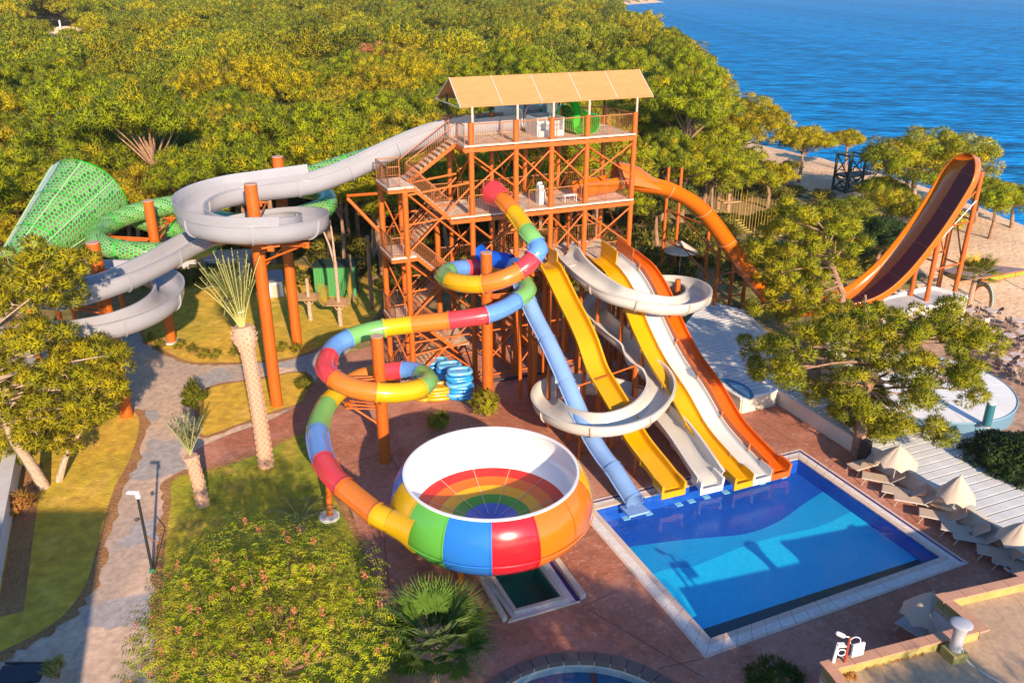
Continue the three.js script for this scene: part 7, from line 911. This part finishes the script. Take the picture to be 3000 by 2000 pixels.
// inflatable rafts and rings on the deck
{
  const zs = Zm(1100, 850, 4.68), raft = () => { const p = []; for (let k = 0; k <= 28; k++) { const a = k / 28 * 6.2832; p.push(V3(Math.sign(Math.cos(a)) * Math.pow(Math.abs(Math.cos(a)), 0.6) * 0.62, 0, Math.sign(Math.sin(a)) * Math.pow(Math.abs(Math.sin(a)), 0.6) * 0.4)); } return p; };
  const make = (name, label, q, y, mat, cat) => { const o = thing(name, label, cat, [q.x, 0.03 + y, q.z]); part(o, 'tube', tubeF(frames(raft()), 0.115, 12), mat); const pl = new THREE.SphereGeometry(1, 16, 8); pl.scale(0.5, 0.055, 0.33); part(o, 'bottom', pl, mat); return o; };
  const r = RNG(851), ord = ['lowest', 'second', 'third', 'fourth', 'fifth', 'sixth', 'seventh', 'eighth', 'ninth', 'topmost']; const stack = (x, y, n, where, m1, m2, tint) => { const q = P(...zs(x, y)); for (let k = 0; k < n; k++) { const nm = k === n - 1 ? 'topmost' : ord[k]; const o = make('inflatable_raft', tint + ' inflatable raft, ' + nm + ' in the ' + where, V3(q.x + (r() - 0.5) * 0.18, 0, q.z + (r() - 0.5) * 0.18), 0.12 + k * 0.215, k % 3 === 1 ? m2 : m1, 'inflatable raft'); o.rotation.y = 0.25 + (r() - 0.5) * 0.35; o.userData.group = 'inflatable rafts stacked on the deck'; } };
  stack(1160, 1480, 8, 'front blue stack', M.inflateBlue, M.inflatePale, 'blue'); stack(1010, 1290, 6, 'middle blue stack', M.inflatePale, M.inflateBlue, 'blue'); stack(850, 1180, 5, 'rear blue stack', M.inflateBlue, M.inflatePale, 'blue'); stack(870, 1490, 4, 'yellow stack in front', M.inflateYellow, M.inflateYellow, 'yellow');
  const ry = make('inflatable_raft', 'single yellow raft lying left of the yellow stack', P(...zs(700, 1470)), 0.12, M.inflateYellow, 'inflatable raft'); ry.rotation.y = 1;
}
{ const zp = Zm(1000, 670, 2.34); const p = [zp(1040, 1040), zp(1180, 1020), zp(1300, 1000), zp(1450, 975)].map((q) => P(...q, 0.14)); single('hose', tubeF(frames(dense(p, 0.3)), 0.09, 8), M.black, 'thick black hose lying on the deck under the slides', 'hose'); }
// things standing on the tower decks
{ const wp = (n, l, c, q, g, m = M.whitePaint) => { const o = thing(n, l, c, q, turnU); g.forEach(([nm, geo]) => part(o, nm, geo, m)); return o; };
  wp('notice_board', 'white notice board on the top deck between the grey and green slide entries', 'board', T(6.2, 3.0, H3), [['panel', boxG(0.7, 1.3, 0.05, 0, 1.15, 0)], ['leg', boxG(0.06, 0.6, 0.06, -0.3, 0.3, 0)], ['leg', boxG(0.06, 0.6, 0.06, 0.3, 0.3, 0)]]);
  wp('white_stool', 'white plastic stool beside the notice board on the top deck', 'stool', T(6.35, 2.3, H3), [['seat', boxG(0.4, 0.04, 0.36, 0, 0.48, 0)], ...[[1, 1], [1, -1], [-1, 1], [-1, -1]].map(([x, z]) => ['leg', boxG(0.04, 0.48, 0.04, x * 0.17, 0.24, z * 0.15)])]);
  wp('white_cabinet', 'white cabinet standing on the middle deck by the centre post', 'cabinet', T(4.5, 0.9, H2), [['body', boxG(0.3, 1.1, 0.4, 0, 0.55, 0)], ['door', boxG(0.26, 1.0, 0.02, 0, 0.55, 0.212)]]);
  wp('white_chair', 'white plastic chair just right of the cabinet on the middle deck', 'chair', T(5.2, 2.2, H2), [['seat', boxG(0.42, 0.04, 0.42, 0, 0.45, 0)], ['backrest', boxG(0.42, 0.45, 0.04, 0, 0.68, -0.2)], ...[[1, 1], [1, -1], [-1, 1], [-1, -1]].map(([x, z]) => ['leg', boxG(0.04, 0.45, 0.04, x * 0.18, 0.22, z * 0.18)])]);
  const b = wp('white_bench', 'low white bench on the middle deck left of the orange entry', 'bench', T(6.3, 0.7, H2), [['seat', boxG(0.9, 0.05, 0.34, 0, 0.4, 0)], ...[[1, 1], [1, -1], [-1, 1], [-1, -1]].map(([x, z]) => ['leg', boxG(0.05, 0.4, 0.05, x * 0.38, 0.2, z * 0.13)])]); void b; }
// dark lookout tower and rope bridge by the shore
{
  const zt = Zm(2400, 400, 4.68), L0 = -1.5, a = P(...zt(160, 900), L0), b = P(...zt(545, 925), L0), f = P(...zt(335, 955), L0), bk = a.clone().add(b).sub(f), H = HT(a, ...zt(235, 232)), o = thing('lookout_tower', 'dark green steel lookout tower with a side platform by the shore', 'lookout tower', a), off = a.clone(), lo = (p, y) => p.clone().setY(y).sub(off);
  const hp = HT(f, ...zt(395, 560)), post = [a, f, b, bk]; for (const p of post) part(o, 'post', barG(lo(p, L0 - 0.3), lo(p, H), 0.16, 8), M.darkGreen); for (let i = 0; i < 4; i++) { const p = post[i], q = post[(i + 1) % 4]; for (const y of [H, hp, (hp + L0) / 2]) part(o, 'beam', barG(lo(p, y), lo(q, y), 0.1, 6), M.darkGreen); part(o, 'brace', barG(lo(p, H), lo(q, hp), 0.07, 6), M.darkGreen); part(o, 'brace', barG(lo(p, hp), lo(q, (hp + L0) / 2), 0.07, 6), M.darkGreen); part(o, 'brace', barG(lo(q, hp), lo(p, (hp + L0) / 2), 0.07, 6), M.darkGreen); part(o, 'brace', barG(lo(p, (hp + L0) / 2), lo(q, L0), 0.07, 6), M.darkGreen); }
  const e = b.clone().sub(f).multiplyScalar(0.9), pl = [f, b.clone().add(e), bk.clone().add(e), a]; const g = slabG(pl, hp - 0.04, hp + 0.05); g.translate(-off.x, -off.y, -off.z); part(o, 'platform', g, std(col(0.30, 0.17, 0.12), 0.85)); for (const [p, q] of [[b.clone().add(e), bk.clone().add(e)], [bk, bk.clone().add(e)], [b, b.clone().add(e)]]) { const rl = [barG(lo(p, hp + 1.1), lo(q, hp + 1.1), 0.035, 6), barG(lo(p, hp + 0.55), lo(q, hp + 0.55), 0.025, 6)]; for (let k = 0; k <= 4; k++) { const c = p.clone().lerp(q, k / 4); rl.push(barG(lo(c, hp), lo(c, hp + 1.1), 0.03, 6)); } part(o, 'railing', merge(rl), M.darkGreen); } part(o, 'brace', barG(lo(b, hp - 1.3), lo(b.clone().add(e), hp), 0.06, 6), M.darkGreen);
}
{
  const z8 = Zm(1800, 450, 4.68), o = thing('rope_bridge', 'hanging plank bridge with yellow ropes behind the orange drop', 'rope bridge', P(2200, 690, 0)), off = o.position.clone(); const hb = 1.8, p0 = P(...z8(1650, 915), hb), p1 = P(...z8(1960, 1030), hb), pp = P(...z8(1545, 905), 0.2), pe = p1.clone().add(p1.clone().sub(p0).multiplyScalar(0.8)), dir = pe.clone().sub(p0), sd = V3(-dir.z, 0, dir.x).normalize().multiplyScalar(0.5), lo = (p) => p.clone().sub(off);
  for (let k = 0; k < 16; k++) { const t = k / 15, c = p0.clone().lerp(pe, t); c.y = hb - 0.7 * Math.sin(t * 3.14); part(o, 'plank', beamG(lo(c.clone().add(sd)), lo(c.clone().sub(sd)), 0.22, 0.05), std(col(0.5, 0.34, 0.07), 0.8)); for (const s of [1, -1]) if (k % (s > 0 ? 1 : 2) === 0) part(o, 'rope', barG(lo(c.clone().addScaledVector(sd, s)), lo(c.clone().addScaledVector(sd, s).setY(hb + 3.1 - 0.5 * Math.sin(t * 3.14))), 0.02, 5), M.ropeYellow); }
  part(o, 'post', barG(lo(pp.clone().setY(-0.5)), lo(pp.clone().setY(HT(pp, ...z8(1560, 540)))), 0.22, 10), std(col(0.45, 0.22, 0.12), 0.8)); part(o, 'platform', boxG(1.9, 0.1, 1.4, pp.x - off.x, hb + 0.3 - off.y, pp.z - off.z, 0.3), M.wood); for (let k = 0; k < 8; k++) { const q = P(...z8(1255 + k * 38, 760), hb); part(o, 'rope', barG(lo(q), lo(q.clone().setY(hb + 2.9)), 0.022, 5), M.ropeYellow); } const q0 = P(...z8(1240, 770), hb), q1 = P(...z8(1530, 790), hb); part(o, 'cable', barG(lo(q0.clone().setY(hb + 2.6)), lo(q1.clone().setY(hb + 3.0)), 0.02, 5), M.ropeYellow); for (let k = 0; k < 7; k++) { const c = q0.clone().lerp(q1, k / 6); part(o, 'plank', boxG(0.22, 0.05, 1.0, c.x - off.x, hb - off.y, c.z - off.z, 0.3), std(col(0.5, 0.34, 0.07), 0.8)); }
  const far = [[2420, 700], [2350, 640], [2365, 628], [2230, 620]]; void far;
}
{ const posts = [[2965, 832, 26], [2996, 868, 60], [2343, 585, 18], [2356, 583, 18]]; let p0; posts.forEach(([x, y, hh], i) => { const q = P(x, y, LOW), h = HT(q, x, y - hh) - LOW; const lb = ['short brown post standing on the sandy plaza', 'tall thin brown post at the right edge of the plaza', 'left of the two dark posts on the beach sand', 'right of the two dark posts on the beach sand'][i]; p0 = thing('fence_post', lb, 'post', q); part(p0, 'post', barG(V3(0, -0.2, 0), V3(0.05, h, 0), 0.05, 8), M.steelDark); part(p0, 'cap', barG(V3(0.05, h, 0), V3(0.05, h + 0.03, 0), 0.055, 8), M.dark); }); }
{ const q = P(3000, 640, 0); void q; const g0 = P(2075, 840, 0.3); const u = thing('beach_umbrella', 'far beige umbrella standing behind the legs of the orange drop', 'umbrella', P(1990, 800, -0.06)); const c = new THREE.ConeGeometry(1.4, 0.9, 8, 3, true); c.translate(0, 2.3, 0); part(u, 'canopy', c, M.umbrella); part(u, 'pole', barG(V3(), V3(0, 2.7, 0), 0.03, 8), M.alu); void g0; }
// ---------------------------------------------------------------- what stands behind the viewer and shades the foreground
{ const c = P(310, 1495), k = 12 / (SUN.y / Math.hypot(SUN.x, SUN.z)), d = V3(SUN.x, 0, SUN.z).normalize(), q = c.clone().addScaledVector(d, k), o = thing('hotel_block', 'plain cream hotel wing behind the viewer shading the left lawn', 'building', [q.x - 11, 0, q.z + 7]); part(o, 'wall', boxG(22, 12, 14, 0, 6, 0), M.plaster); part(o, 'roof_edge', boxG(22.2, 0.3, 14.2, 0, 11.86, 0), M.whitePaint); }
{ const r = RNG(861), v = [0, 4, 7].map((i) => pineParts(5000 + i, { R: 3.6, H: 9.6, base: 3.0, puffs: 150, blades: 70 })); [[4.2, -9.2, 0.9], [8.0, -6.2, 1.0], [11.5, -3.2, 1.08], [0.2, -7.5, 0.85], [15.0, 1.0, 1.15], [19, -4, 1.0], [24, -2, 1.0], [2.0, 7, 1.5], [9, 10, 1.5], [22, 8, 1.4]].forEach(([x, z, s], i) => tree('pine_tree', 'pine behind the viewer, out of the picture, shading the pool deck', V3(x, 0, z), v[i % 3], { turn: r() * 6, scale: s, group: 'pines behind the viewer' })); }
renderer.render(scene, camera);
